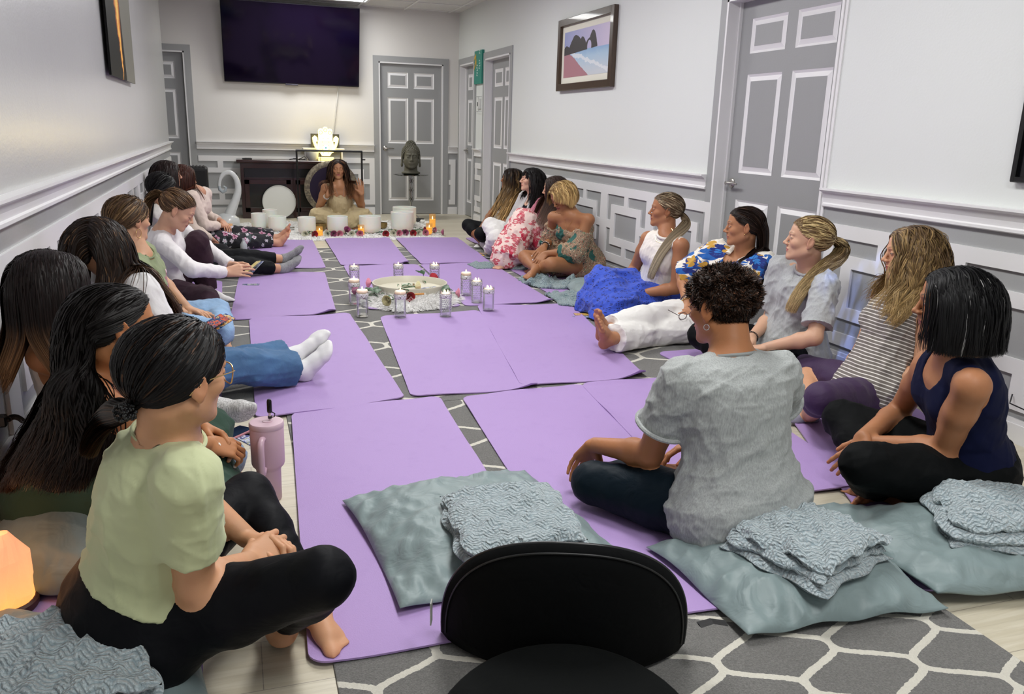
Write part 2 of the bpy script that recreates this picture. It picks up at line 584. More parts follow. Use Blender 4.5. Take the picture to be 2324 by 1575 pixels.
door(1, 'x', YB + .03, BD[0] + .020, BD[1] - .020, -1, 0, hx='lo')
surround_x(*BD)
door(2, 'x', YB + .05, LD[0] + .020, LD[1] - .020, -1, 0, hx='lo')
surround_x(*LD)
door(3, 'y', XR + .085, D_NEAR[0] + .02, D_NEAR[1] - .02, -1, 0, hx='hi')
surround_y(*D_NEAR, near=False)
door(4, 'y', XR + .085, D_C[0] + .02, D_C[1] - .02, -1, 0, hx='hi', handle=False)
surround_y(*D_C)
door(5, 'y', XR + .085, D_D[0] + .02, D_D[1] - .02, -1, 0, hx='hi')
surround_y(*D_D)
# dark backing behind the openings' leaves is the wall thickness itself
M_BK = plain('wall_back_side', '#77787a', .8)
mb = MB()
for (a, b) in (D_NEAR, D_C, D_D): mb.box((XR + .14, (a + b) / 2, DZ / 2), (.012, b - a, DZ))
struct(mb.build('wall_behind', M_BK))
mb = MB()
for (a, b) in (BD, LD): mb.box(((a + b) / 2, YB + .14, DZ / 2), (b - a, .012, DZ))
struct(mb.build('wall_beyond', M_BK))
# thin white corner bead at the near edge of the near door
mb = MB(); mb.box((XR - .004, D_NEAR[0] - .012, (DZ + .03) / 2), (.008, .020, DZ + .03)); trim(mb)


# ---------------------------------------------------------------- rugs
def trellis(name, px, py, ox, oy, half=.014, A=.5):
    m = NT(name); co = m.coord()
    dn = m.n('ShaderNodeTexNoise', Vector=co, Scale=90., Detail=2)
    dv = m.n('ShaderNodeVectorMath', _operation='SCALE', i0=dn.outputs['Color']); dv.inputs['Scale'].default_value = .008
    cw = m.n('ShaderNodeVectorMath', _operation='ADD', i0=co, i1=dv.outputs[0]).outputs[0]
    s = m.n('ShaderNodeSeparateXYZ', Vector=cw)
    u = m.math('DIVIDE', m.math('SUBTRACT', s.outputs[0], ox), px)       # lines every 1
    v = m.math('MULTIPLY', m.math('DIVIDE', m.math('SUBTRACT', s.outputs[1], oy), py), 2 * math.pi)
    sn = m.math('SINE', v)
    sh = m.math('MULTIPLY', m.n('ShaderNodeClamp', Value=m.math('MULTIPLY', sn, 1.12), Min=-1.0, Max=1.0).outputs[0], A)
    t = m.math('MODULO', m.math('ADD', u, 400.0), 2.0)
    ds = []
    for (k, sg) in ((0, 1), (1, -1), (2, 1), (-1, -1), (3, -1)):
        line = m.math('MULTIPLY_ADD', sh, float(sg), float(k))
        ds.append(m.math('ABSOLUTE', m.math('SUBTRACT', t, line)))
    d = ds[0]
    for q in ds[1:]: d = m.math('MINIMUM', d, q)
    # distance corrected for slope of the line
    cs = m.math('COSINE', v); sl = m.math('MULTIPLY', cs, A * 2 * math.pi * px / py)
    ln = m.math('SQRT', m.math('MULTIPLY_ADD', sl, sl, 1.0))
    dm = m.math('DIVIDE', m.math('MULTIPLY', d, px), ln)
    f = m.math('LESS_THAN', dm, half)
    pile = m.noise(co, 260, 4, .7)
    g = m.noise(co, 12, 3)
    gray = m.mix(m.ramp(pile, [(.3, (0, 0, 0, 1)), (.7, (1, 1, 1, 1))]), srgb('#565553'), srgb('#8a8884'))
    gray = m.mix(m.math('MULTIPLY', g, .3), gray, srgb('#5f5e5b'))
    wh = m.mix(pile, srgb('#cfcabb'), srgb('#f2eee2'))
    m.set(Base_Color=m.mix(f, gray, wh), Roughness=.95, Sheen_Weight=.25, Specular_IOR_Level=.15)
    m.bump(m.math('ADD', pile, m.math('MULTIPLY', f, .5)), .9, .006)
    return m.m


def rug(name, x0, x1, y0, y1, h, mat, label, z=0.):
    mb = MB(); mb.box(((x0 + x1) / 2, (y0 + y1) / 2, z + h / 2), (x1 - x0, y1 - y0, h), bev=.003)
    o = mb.build(name, mat); return tag(o, label, 'rug')


rug('area_rug', .155, 1.725, -.5, 1.92, .006, trellis('rug_near', .155, .24, 1.092, 1.47, .0105), 'gray trellis area rug in front of the black floor chair')
rug('area_rug', .155, 1.725, 1.922, 3.42, .006, trellis('rug_mid', .22, .42, .825, 3.30, .011), 'gray trellis area rug under the two nearest centre mats')
rug('area_rug', XL + .03, 2.75, 3.425, 8.30, .006, trellis('rug_far', .33, .52, .60, 3.80, .013), 'large gray trellis area rug under the candle tray and far mats')
# blank line
# ---------------------------------------------------------------- yoga mats
m = NT('yoga_mat'); co = m.coord()
v = m.n('ShaderNodeTexVoronoi', Vector=co, Scale=260.).outputs['Distance']
f = m.noise(co, 2.2, 3); f2 = m.noise(co, 14, 4, .6)
c = m.mix(m.math('MULTIPLY', f, .5), srgb('#a78cc0'), srgb('#9c80b6'))
c = m.mix(m.math('MULTIPLY', m.ramp(f2, [(.55, (0, 0, 0, 1)), (.8, (1, 1, 1, 1))]), .25), c, srgb('#9076ae'))
m.set(Base_Color=c, Roughness=.62, Specular_IOR_Level=.35); m.bump(m.math('ADD', m.math('MULTIPLY', v, .6), m.math('MULTIPLY', f2, .5)), .35, .002)
M_MAT = m.m


def mat(tl, tr, bl, br, z, label, curl=(0, 0, 0, 0), group='purple yoga mats', rad=.05):
    """corners far-left, far-right, near-left, near-right; curl lifts a corner; a wavy sheet 5 mm thick"""
    nx, ny = 26, 60
    tl, tr, bl, br = [np.array(q, float) for q in (tl, tr, bl, br)]
    cx = (tl + tr + bl + br) / 4
    W = np.linalg.norm(tr - tl); L = np.linalg.norm(bl - tl)
    V = []; th = .005
    rg = np.random.RandomState(int(abs(cx[0] * 977 + cx[1] * 131)) % 9999); ph = rg.uniform(0, 6, 6)

    def pt(u, v):
        # rounded corners: squeeze ends
        x = (u - .5) * W; y = (v - .5) * L
        r = rad
        ay = abs(y) - (L / 2 - r); hw = W / 2
        if ay > 0: hw = W / 2 - r + math.sqrt(max(0, r * r - ay * ay))
        uu = .5 + (u - .5) * 2 * hw / W
        p = (tl * (1 - uu) + tr * uu) * (1 - v) + (bl * (1 - uu) + br * uu) * v
        edge = max(0, abs(u - .5) * 2 - .75) / .25
        zz = .0016 * (1 + math.sin(v * 9 + ph[0]) * math.sin(u * 3 + ph[1])) + edge * .004 * max(0, math.sin(v * 14 + ph[2] + (3 if u > .5 else 0)))
        end = max(0, abs(v - .5) * 2 - .93) / .07
        zz += end * .003 * (1 + math.sin(u * 7 + ph[3]))
        for k, (cu, cv) in enumerate(((0, 0), (1, 0), (0, 1), (1, 1))):
            if curl[k]:
                d = math.hypot((u - cu) * W, (v - cv) * L)
                zz += curl[k] * max(0, 1 - d / .17) ** 2
        return (p[0], p[1], z + zz)
    for j in range(ny + 1):
        v = j / ny
        # denser at the ends
        v = .5 - .5 * math.cos(math.pi * v) if True else v
        for i in range(nx + 1):
            V.append(pt(i / nx, v))
    n = len(V); V += [(a, b, c - 0) for (a, b, c) in V]
    V = [(a, b, c + th) for (a, b, c) in V[:n]] + V[n:]
    F = []
    for j in range(ny):
        for i in range(nx):
            a = j * (nx + 1) + i; b = a + 1; c_ = a + nx + 2; d = a + nx + 1
            F.append([a, d, c_, b]); F.append([n + a, n + b, n + c_, n + d])
    rim = [i for i in range(nx + 1)] + [j * (nx + 1) + nx for j in range(1, ny + 1)] + [ny * (nx + 1) + i for i in range(nx - 1, -1, -1)] + [j * (nx + 1) for j in range(ny - 1, 0, -1)]
    for k in range(len(rim)):
        a, b = rim[k], rim[(k + 1) % len(rim)]
        F.append([a, b, n + b, n + a])
    o = mesh_obj('yoga_mat', np.array(V) - np.array([cx[0], cx[1], 0]), F, M_MAT, None, True, auto=40)
    o.location = (cx[0], cx[1], 0)
    return tag(o, label, 'yoga mat', group)


Z = .0062
mat((.175, 3.40), (.835, 3.47), (.10, 1.66), (.76, 1.65), Z + .0008, 'purple yoga mat under the gray pillow with the folded blanket, beside the pink tumbler')
mat((.93, 3.44), (1.555, 3.50), (.82, 1.62), (1.46, 1.58), Z, 'purple yoga mat under the woman with short curly hair')
mat((.04, 5.22), (.665, 5.27), (.03, 3.36), (.68, 3.475), Z + .001, 'purple yoga mat under the white socked feet and blue jeans')
mat((.84, 5.13), (1.52, 5.19), (.71, 3.50), (1.325, 3.475), Z, 'purple yoga mat between the fluffy tray mat and the nearest centre mats', curl=(0, 0, 0, .02))
mat((1.545, 5.33), (2.22, 5.28), (1.25, 3.535), (1.92, 3.515), Z + .001, 'purple yoga mat under the bare feet of the woman in white trousers', curl=(0, 0, 0, .035))
mat((0, 6.90), (.67, 6.86), (-.075, 5.22), (.585, 5.29), Z, 'purple yoga mat with a blue card on its far left corner', curl=(0, 0, 0, .03))
mat((.86, 7.17), (1.51, 7.15), (.80, 5.36), (1.44, 5.36), Z, 'purple yoga mat under the round candle tray')
mat((1.53, 7.13), (2.19, 7.10), (1.47, 5.36), (2.13, 5.35), Z + .001, 'purple yoga mat under the three candles right of the tray', curl=(0, 0, 0, .02))
mat((.12, 8.90), (.75, 8.88), (.06, 7.10), (.705, 7.09), Z, 'purple yoga mat under the gray socked feet')
mat((.885, 8.96), (1.575, 8.94), (.845, 7.19), (1.45, 7.18), Z + .001, 'purple yoga mat in the far row, middle one in front of the altar', curl=(0, 0, 0, .02))
mat((1.645, 8.93), (2.335, 8.90), (1.545, 7.15), (2.20, 7.14), Z + .002, 'purple yoga mat in the far row, right one in front of the altar')
mat((2.42, 8.88), (2.99, 8.86), (2.40, 7.42), (2.99, 7.42), Z, 'purple yoga mat under the woman with long braids')
mat((2.27, 7.05), (2.93, 7.02), (2.19, 5.42), (2.88, 5.42), Z, 'purple yoga mat by the right wall under the woman in the paisley blouse', curl=(0, 0, .012, 0))
mat((1.545, 3.50), (2.21, 3.50), (1.40, 2.18), (2.10, 2.14), Z + .0022, 'purple yoga mat ahead of the knee of the woman with short curly hair')
mat((2.20, 3.95), (2.86, 3.95), (2.24, 3.00), (2.90, 2.98), Z, 'purple yoga mat under the blonde woman in the gray tee')
mat((2.27, 2.86), (2.93, 2.80), (1.70, 1.52), (2.36, 1.44), Z, 'purple yoga mat under the woman in the navy tank top')
mat((-.70, 6.58), (-.13, 6.56), (-.70, 4.95), (-.12, 4.93), Z, 'purple yoga mat by the left wall under the white foot sock and wall blankets')
mat((-.70, 4.80), (-.10, 4.80), (-.70, 3.20), (-.11, 3.18), Z, 'purple yoga mat by the left wall below the extended blue jeans')
mat((-.71, 3.05), (-.15, 3.05), (-.71, 1.28), (-.12, 1.30), .0008, 'purple yoga mat by the left wall under the lit salt lamp')
# ---------------------------------------------------------------- implicit-surface figures
def nrm(v):
    v = np.asarray(v, float); return v / max(1e-9, np.linalg.norm(v))


def frame(up, fwd):
    """columns right, forward, up"""
    u = nrm(up); f = np.asarray(fwd, float); f = nrm(f - u * (f @ u)); r = np.cross(f, u)
    return np.stack([r, f, u], 1)


def smin(a, b, k):
    h = np.clip(.5 + .5 * (b - a) / k, 0, 1)
    return b + (a - b) * h - k * h * (1 - h)


def smax(a, b, k): return -smin(-a, -b, k)


class Cone:
    def __init__(s, a, b, ra, rb, k=.015, mode='u', flat=None):
        s.a = np.array(a, np.float32); s.b = np.array(b, np.float32); s.ra = ra; s.rb = rb; s.k = k; s.mode = mode
        s.flat = flat  # (axis vector, factor): radius shrinks along axis
        m = max(ra, rb) * (1.0 if flat is None else 1 / min(1, flat[1]) if False else 1.0)
        s.lo = np.minimum(s.a, s.b) - m; s.hi = np.maximum(s.a, s.b) + m

    def ev(s, P, off=0):
        ab = s.b - s.a; L = max(1e-9, float(ab @ ab))
        ap = P - s.a
        t = np.clip((ap @ ab) / L, 0, 1)
        d = ap - t[..., None] * ab
        if s.flat is not None:
            ax, fc = s.flat; ax = np.asarray(ax, np.float32)
            c = d @ ax
            d = d + (c * (1 / fc - 1))[..., None] * ax
            q = np.sqrt((d * d).sum(-1))
            return (q - (s.ra + (s.rb - s.ra) * t)) * (fc * .5 + .5)
        return np.sqrt((d * d).sum(-1)) - (s.ra + (s.rb - s.ra) * t)


class Ell:
    def __init__(s, c, r, R=None, k=.015, mode='u'):
        s.c = np.array(c, np.float32); s.r = np.array(r, np.float32); s.R = (np.eye(3) if R is None else np.asarray(R)).astype(np.float32)
        s.k = k; s.mode = mode; m = float(s.r.max()); s.lo = s.c - m; s.hi = s.c + m

    def ev(s, P, off=0):
        q = (P - s.c) @ s.R
        k0 = np.sqrt(((q / s.r) ** 2).sum(-1)); k1 = np.sqrt(((q / (s.r ** 2)) ** 2).sum(-1))
        return k0 * (k0 - 1) / np.maximum(k1, 1e-6)


class Torso:
    """elliptical sections along a curved, twisting spine"""
    def __init__(s, P, N, Fp, Fn, tab, k=.03, bow=.025, scale=1.0):
        s.P = np.array(P, np.float32); s.N = np.array(N, np.float32); s.ax = nrm(s.N - s.P).astype(np.float32)
        s.L = float(np.linalg.norm(s.N - s.P)); s.Rp = Fp.astype(np.float32); s.Rn = Fn.astype(np.float32)
        s.tab = np.array(tab, float); s.k = k; s.mode = 'u'; s.bow = bow; s.sc = scale
        s.lo = np.minimum(s.P, s.N) - .25 * scale; s.hi = np.maximum(s.P, s.N) + .25 * scale

    def ev(s, P, off=0):
        d = P - s.P; z = d @ s.ax; t = z / s.L
        w = np.clip(t, 0, 1)[..., None]
        rx = s.Rp[:, 0] * (1 - w) + s.Rn[:, 0] * w; rx = rx / np.sqrt((rx * rx).sum(-1, keepdims=True))
        fy = np.cross(np.broadcast_to(s.ax, rx.shape), rx)
        x = (d * rx).sum(-1); y = (d * fy).sum(-1)
        T = s.tab
        a = np.interp(t, T[:, 0], T[:, 1]) * s.sc; b = np.interp(t, T[:, 0], T[:, 2]) * s.sc; c = np.interp(t, T[:, 0], T[:, 3]) * s.sc
        c = c - s.bow * np.clip(4 * t * (1 - t), 0, 1)
        y = y - c
        k0 = np.sqrt((x / a) ** 2 + (y / b) ** 2); k1 = np.sqrt((x / a ** 2) ** 2 + (y / b ** 2) ** 2)
        dxy = k0 * (k0 - 1) / np.maximum(k1, 1e-6)
        zz = np.maximum(T[0, 0] * s.L - z, z - T[-1, 0] * s.L)
        return smax(dxy, zz, .05)


def field(prims, P, off=0):
    F = np.full(P.shape[:-1], 1.0, np.float32)
    for p in prims:
        d = p.ev(P)
        if p.mode == 'u': F = smin(F, d, p.k)
        else: F = smax(F, -d, p.k)
    return F - off


def grid_field(prims, xs, ys, zs, post=None, marg=.045):
    F = np.full((len(xs), len(ys), len(zs)), .5, np.float32)
    ax = (xs, ys, zs)
    for p in prims:
        sl = []
        for i in range(3):
            a = np.searchsorted(ax[i], p.lo[i] - marg); b = np.searchsorted(ax[i], p.hi[i] + marg)
            sl.append(slice(a, b))
        if any(q.stop - q.start < 1 for q in sl): continue
        sl = tuple(sl)
        P = np.stack(np.meshgrid(xs[sl[0]], ys[sl[1]], zs[sl[2]], indexing='ij'), -1).astype(np.float32)
        d = p.ev(P)
        if p.mode == 'u': F[sl] = smin(F[sl], d, p.k)
        else: F[sl] = smax(F[sl], -d, p.k)
    if post is not None:
        P = np.stack(np.meshgrid(xs, ys, zs, indexing='ij'), -1).astype(np.float32)
        F = post(F, P).astype(np.float32)
    return F


def surfnet(F, xs, ys, zs):
    nx, ny, nz = F.shape
    S = F < 0
    c = S[:-1, :-1, :-1].astype(np.int8)
    tot = np.zeros((nx - 1, ny - 1, nz - 1), np.int8)
    for i in (0, 1):
        for j in (0, 1):
            for k in (0, 1):
                tot += S[i:nx - 1 + i, j:ny - 1 + j, k:nz - 1 + k]
    act = (tot > 0) & (tot < 8)
    I, J, K = np.nonzero(act)
    if len(I) == 0: return np.zeros((0, 3)), np.zeros((0, 4), int)
    idm = -np.ones(act.shape, np.int64); idm[I, J, K] = np.arange(len(I))
    cor = np.empty((len(I), 2, 2, 2), np.float32)
    for i in (0, 1):
        for j in (0, 1):
            for k in (0, 1):
                cor[:, i, j, k] = F[I + i, J + j, K + k]
    acc = np.zeros((len(I), 3)); cnt = np.zeros(len(I))
    for axis in range(3):
        for u in (0, 1):
            for v in (0, 1):
                ia = [0, 0, 0]; o = [a for a in range(3) if a != axis]; ia[o[0]] = u; ia[o[1]] = v
                ib = list(ia); ib[axis] = 1
                A = cor[:, ia[0], ia[1], ia[2]]; B = cor[:, ib[0], ib[1], ib[2]]
                m = (A < 0) != (B < 0)
                t = np.where(m, A / np.where(m, A - B, 1), 0)
                p = np.zeros((len(I), 3)); p[:, o[0]] = u; p[:, o[1]] = v; p[:, axis] = t
                acc += p * m[:, None]; cnt += m
    acc /= cnt[:, None]
    V = np.empty((len(I), 3))
    for a, (ix, arr) in enumerate(((I, xs), (J, ys), (K, zs))):
        arr = np.asarray(arr); V[:, a] = arr[ix] + acc[:, a] * (arr[ix + 1] - arr[ix])
    Q = []
    for axis in range(3):
        A = [slice(None)] * 3; B = [slice(None)] * 3
        A[axis] = slice(0, -1); B[axis] = slice(1, None)
        sa = S[tuple(A)]; sb = S[tuple(B)]
        e = np.argwhere(sa != sb)
        o = [a for a in range(3) if a != axis]
        ok = (e[:, o[0]] > 0) & (e[:, o[1]] > 0) & (e[:, o[0]] < F.shape[o[0]] - 1) & (e[:, o[1]] < F.shape[o[1]] - 1)
        e = e[ok]
        ins = S[e[:, 0], e[:, 1], e[:, 2]]
        q = []
        for du, dv in ((1, 1), (0, 1), (0, 0), (1, 0)):
            c = e.copy(); c[:, o[0]] -= du; c[:, o[1]] -= dv
            q.append(idm[c[:, 0], c[:, 1], c[:, 2]])
        q = np.stack(q, 1)
        flip = ins if axis != 1 else ~ins
        q[~flip] = q[~flip][:, ::-1]
        Q.append(q)
    return V, np.concatenate(Q)


def relax(V, F, n=1, lam=.5):
    if len(V) == 0: return V
    E = np.concatenate([F[:, [0, 1]], F[:, [1, 2]], F[:, [2, 3]], F[:, [3, 0]]])
    for _ in range(n):
        s = np.zeros_like(V); c = np.zeros(len(V))
        for a in range(3):
            s[:, a] = np.bincount(E[:, 0], V[E[:, 1], a], len(V)) + np.bincount(E[:, 1], V[E[:, 0], a], len(V))
        c = np.bincount(E[:, 0], minlength=len(V)) + np.bincount(E[:, 1], minlength=len(V))
        V = V * (1 - lam) + lam * s / np.maximum(c, 1)[:, None]
    return V


def vnormals(V, F):
    a = V[F[:, 2]] - V[F[:, 0]]; b = V[F[:, 3]] - V[F[:, 1]]; n = np.cross(a, b)
    N = np.zeros_like(V)
    for k in range(4):
        for c in range(3): N[:, c] += np.bincount(F[:, k], n[:, c], len(V))
    return N / np.maximum(1e-12, np.linalg.norm(N, axis=1, keepdims=True))


def span(lo, hi, h): return np.arange(lo, hi + h, h)


def polygonize(prims, h, lo=None, hi=None, post=None, off=0.0):
    L = np.min([p.lo for p in prims if p.mode == 'u'], 0) - .02 - off; U = np.max([p.hi for p in prims if p.mode == 'u'], 0) + .02 + off
    if lo is not None: L = np.maximum(L, lo)
    if hi is not None: U = np.minimum(U, hi)
    xs, ys, zs = [span(L[i], U[i], h) for i in range(3)]
    if off:
        F = grid_field(prims, xs, ys, zs, None, marg=.045 + off) - off
        if post is not None:
            P = np.stack(np.meshgrid(xs, ys, zs, indexing='ij'), -1).astype(np.float32); F = post(F, P)
    else:
        F = grid_field(prims, xs, ys, zs, post)
    V, Q = surfnet(F, xs, ys, zs)
    return V, Q


def rfold(seed, n, wl, aniso=None, squash=.2):
    """fold pattern: warped sines; waves run mostly across `aniso` (the direction folds follow)"""
    rg = np.random.RandomState(seed)
    K = rg.normal(size=(n, 3)); K /= np.linalg.norm(K, axis=1, keepdims=True)
    if aniso is not None:
        a = nrm(aniso); K = K - np.outer(K @ a, a) * (1 - squash); K /= np.linalg.norm(K, axis=1, keepdims=True)
    K *= (2 * math.pi / wl * rg.uniform(.6, 1.6, n))[:, None]
    ph = rg.uniform(0, 6.28, n); Kw = rg.normal(size=(n, 3)) * (2 * math.pi / wl * .35); pw = rg.uniform(0, 6.28, n)

    def f(P):
        s = np.zeros(len(P))
        for i in range(n):
            s += 1 - 2 * np.abs(np.sin(.5 * (P @ K[i] + ph[i] + 1.6 * np.sin(P @ Kw[i] + pw[i])))) ** .8
        return s / n ** .5
    return f


# ---- head, in its own frame: x right, y face forward, z up, origin mid-head
def head_prims(C, R, sc=1.0, female=True, nose=1.0, chin=1.0, ears=True, face=True):
    def w(x, y, z): return C + R @ (np.array((x, y, z)) * sc)
    s = sc; p = []
    p.append(Ell(w(0, -.014, .030), np.array((.0745, .094, .080)) * s, R, .02))
    p.append(Ell(w(0, .034, -.022), np.array((.056, .052, .080)) * s, R, .03))
    p.append(Ell(w(0, .040, .045), np.array((.058, .044, .052)) * s, R, .02))
    for e in (-1, 1):
        p.append(Cone(w(e * .050, -.004, -.048), w(e * .014, .070, -.088 * chin), .020 * s, .016 * s, .02))
        p.append(Ell(w(e * .037, .058, -.020), np.array((.023, .022, .020)) * s, R, .018))
    p.append(Ell(w(0, .076, -.092 * chin), np.array((.019, .014, .015)) * s, R, .014))
    if not face: return p
    p.append(Ell(w(0, .072, -.056), np.array((.026, .020, .024)) * s, R, .016))
    for e in (-1, 1):
        p.append(Cone(w(e * .012, .087, .023), w(e * .040, .076, .024), .0075 * s, .0065 * s, .012))
        p.append(Ell(w(e * .031, .099, .006), np.array((.015, .0135, .0095)) * s, R, .012, 's'))
        p.append(Ell(w(e * .0305, .0765, .004), np.array((.0135, .0125, .0115)) * s, R, .004))
    p.append(Cone(w(0, .087, .012), w(0, .103 + .006 * (nose - 1), -.022), .0062 * s, .0082 * s, .008))
    p.append(Ell(w(0, .106 + .008 * (nose - 1), -.026), np.array((.0092, .0105 * nose, .0085)) * s, R, .006))
    for e in (-1, 1):
        p.append(Ell(w(e * .0105, .096, -.030), np.array((.0068, .010, .0065)) * s, R, .005))
    p.append(Cone(w(0, .090, -.037), w(0, .0885, -.048), .006 * s, .006 * s, .008))
    p.append(Ell(w(0, .0865, -.0535), np.array((.0225, .0095, .0055)) * s, R, .003))
    p.append(Ell(w(0, .0855, -.0625), np.array((.0195, .0095, .0065)) * s, R, .003))
    p.append(Ell(w(0, .094, -.0578), np.array((.022, .005, .0013)) * s, R, .002, 's'))
    if ears:
        for e in (-1, 1):
            a = math.radians(12); Re = R @ np.array([[1, 0, 0], [0, math.cos(a), -math.sin(a)], [0, math.sin(a), math.cos(a)]])
            b = math.radians(-22 * e); Rb = Re @ np.array([[math.cos(b), -math.sin(b), 0], [math.sin(b), math.cos(b), 0], [0, 0, 1]])
            p.append(Ell(w(e * .0805, -.008, -.003), np.array((.0065, .0185, .032)) * s, Rb, .006))
            p.append(Ell(w(e * .089, -.005, .002), np.array((.0065, .0115, .021)) * s, Rb, .004, 's'))
            p.append(Ell(w(e * .0765, .001, -.031), np.array((.005, .008, .010)) * s, Rb, .005))
            p.append(Cone(w(e * .0775, .004, -.006), w(e * .0765, .006, -.014), .004 * s, .004 * s, .003))
    return p


def head_colors(V, C, R, sc, skin, lip, brow, eyes, iris=(.05, .03, .02), blush=1.0):
    """pigment of a face: lips, brows, lash line or open eye"""
    q = ((V - C) @ R) / sc; x, y, z = q[:, 0], q[:, 1], q[:, 2]; ax = np.abs(x)
    c = np.tile(np.array(skin), (len(V), 1))

    def blend(m, col):
        m = np.clip(m, 0, 1)[:, None]; c[:] = c * (1 - m) + np.array(col) * m
    front = np.clip((y - .03) / .02, 0, 1)
    # blush on cheeks and nose
    g = np.exp(-(((ax - .04) / .02) ** 2 + ((z + .022) / .02) ** 2)) * front * .22 * blush
    blend(g, np.array(skin) * (1.06, .80, .78))
    # ears redder
    blend(np.clip((ax - .072) / .006, 0, 1) * .35 * (np.abs(z + .005) < .04), np.array(skin) * (1.05, .78, .72))
    # lips
    lw = .0235
    top = -.0485 - .004 * (ax / lw) ** 1.5; bot = -.0695 + .010 * (ax / lw) ** 2
    m = np.clip((top - z) / .0015, 0, 1) * np.clip((z - bot) / .0015, 0, 1) * np.clip((lw - ax) / .002, 0, 1) * (y > .06)
    blend(m * .95, lip)
    blend(np.exp(-((z + .0578) / .0011) ** 2) * np.clip((lw - ax) / .002, 0, 1) * (y > .06) * .75, np.array(lip) * .35)
    # nostril shade is geometry; brows
    bz = .0265 + .004 * np.sin(np.clip((ax - .012) / .034, 0, 1) * 2.4)
    th = .0033 * np.clip((.052 - ax) / .03, .25, 1)
    m = np.exp(-((z - bz) / th) ** 2) * np.clip((ax - .010) / .004, 0, 1) * np.clip((.050 - ax) / .006, 0, 1) * (y > .02)
    blend(m * .85, brow)
    # eyes
    ex = (ax - .0305) / .0135
    ok = (np.abs(ex) < 1.15) & (y > .04)
    if eyes == 'closed':
        lz = -.0005 - .0030 * np.clip(1 - ex ** 2, 0, 1)
        blend(np.exp(-((z - lz) / .0014) ** 2) * np.clip((1.1 - np.abs(ex)) / .15, 0, 1) * ok, (.02, .014, .012))
        blend(np.exp(-((z - .0085) / .002) ** 2) * np.clip((1. - np.abs(ex)) / .3, 0, 1) * ok * .35, np.array(skin) * .55)
    else:
        half = .0062 if eyes == 'open' else .0036
        up = half * np.clip(1 - ex ** 2, 0, 1) + .0030; lo = -half * .75 * np.clip(1 - ex ** 2, 0, 1) + .0030
        inside = np.clip((up - z) / .0008, 0, 1) * np.clip((z - lo) / .0008, 0, 1) * (np.abs(ex) < 1) * ok
        blend(inside, (.62, .58, .55))
        ir = np.sqrt((ax - .0305) ** 2 + (z - .0035) ** 2)
        blend(inside * np.clip((.0058 - ir) / .0008, 0, 1), iris)
        blend(np.exp(-((z - up) / .0013) ** 2) * np.clip((1.12 - np.abs(ex)) / .12, 0, 1) * ok * .9, (.02, .014, .012))
        blend(np.exp(-((z - lo) / .0009) ** 2) * np.clip((1. - np.abs(ex)) / .12, 0, 1) * ok * .5, (.05, .03, .025))
        blend(np.exp(-((z - up - .005) / .0012) ** 2) * np.clip((1. - np.abs(ex)) / .3, 0, 1) * ok * .3, np.array(skin) * .5)
    return c


def hand_prims(W, d, nr, side, curl=.5, spread=1.0, sc=1.0, thumb=.6, seed=0):
    """W wrist, d finger direction, nr palm normal (palm faces it), side=+1 when thumb lies along cross(d,nr)"""
    d = nrm(d); nr = np.asarray(nr, float); nr = nrm(nr - d * (nr @ d)); t = np.cross(d, nr) * side
    rg = np.random.RandomState(seed)
    p = []; s = sc; k = .007
    W = np.asarray(W, float)
    cu = curl if hasattr(curl, '__len__') else [curl] * 4
    tips = []
    base = [(.030, .080, .0088), (.010, .085, .009), (-.010, .081, .0086), (-.028, .073, .0076)]
    lens = [(.040, .025, .021), (.045, .028, .022), (.041, .026, .021), (.032, .020, .019)]
    for i in range(4):
        o, l, r = base[i]; r *= s
        B = W + d * l * s + t * o * s
        p.append(Cone(W + t * o * .55 * s + d * .008 * s, B, .0165 * s, r * 1.28, k * 1.6, flat=(nr, .85)))
        ang = (i - 1.5) * -.07 * spread
        dd = nrm(d * math.cos(ang) + t * math.sin(ang)); q = B
        c = cu[i] + rg.uniform(-.07, .07)
        a = 0
        for j, (L, f) in enumerate(zip(lens[i], (.75, 1.0, .7))):
            a += c * f
            v = dd * math.cos(a) + nr * math.sin(a)
            q2 = q + v * L * s
            p.append(Cone(q, q2, r * (1.0 - .08 * j), r * (.93 - .1 * j), k * .5))
            if j == 2: tips.append((q2, v, r))
            q = q2
    # thumb from the side of the palm near the wrist
    B = W + d * .022 * s + t * .022 * s + nr * .004 * s
    v1 = nrm(d * .72 + t * (.75 * (1 - thumb * .5)) + nr * (.30 + .35 * thumb)); q1 = B + v1 * .040 * s
    v2 = nrm(v1 + d * .35 - t * .25 * thumb); q2 = q1 + v2 * .031 * s
    v3 = nrm(v2 + d * .2 - t * .35 * thumb + nr * .1); q3 = q2 + v3 * .025 * s
    p.append(Cone(B, q1, .0155 * s, .0118 * s, k * 1.6)); p.append(Cone(q1, q2, .0112 * s, .0098 * s, k * .6)); p.append(Cone(q2, q3, .0098 * s, .0078 * s, k * .5))
    tips.append((q3, v3, .009 * s))
    return p, tips, (d, nr, t)


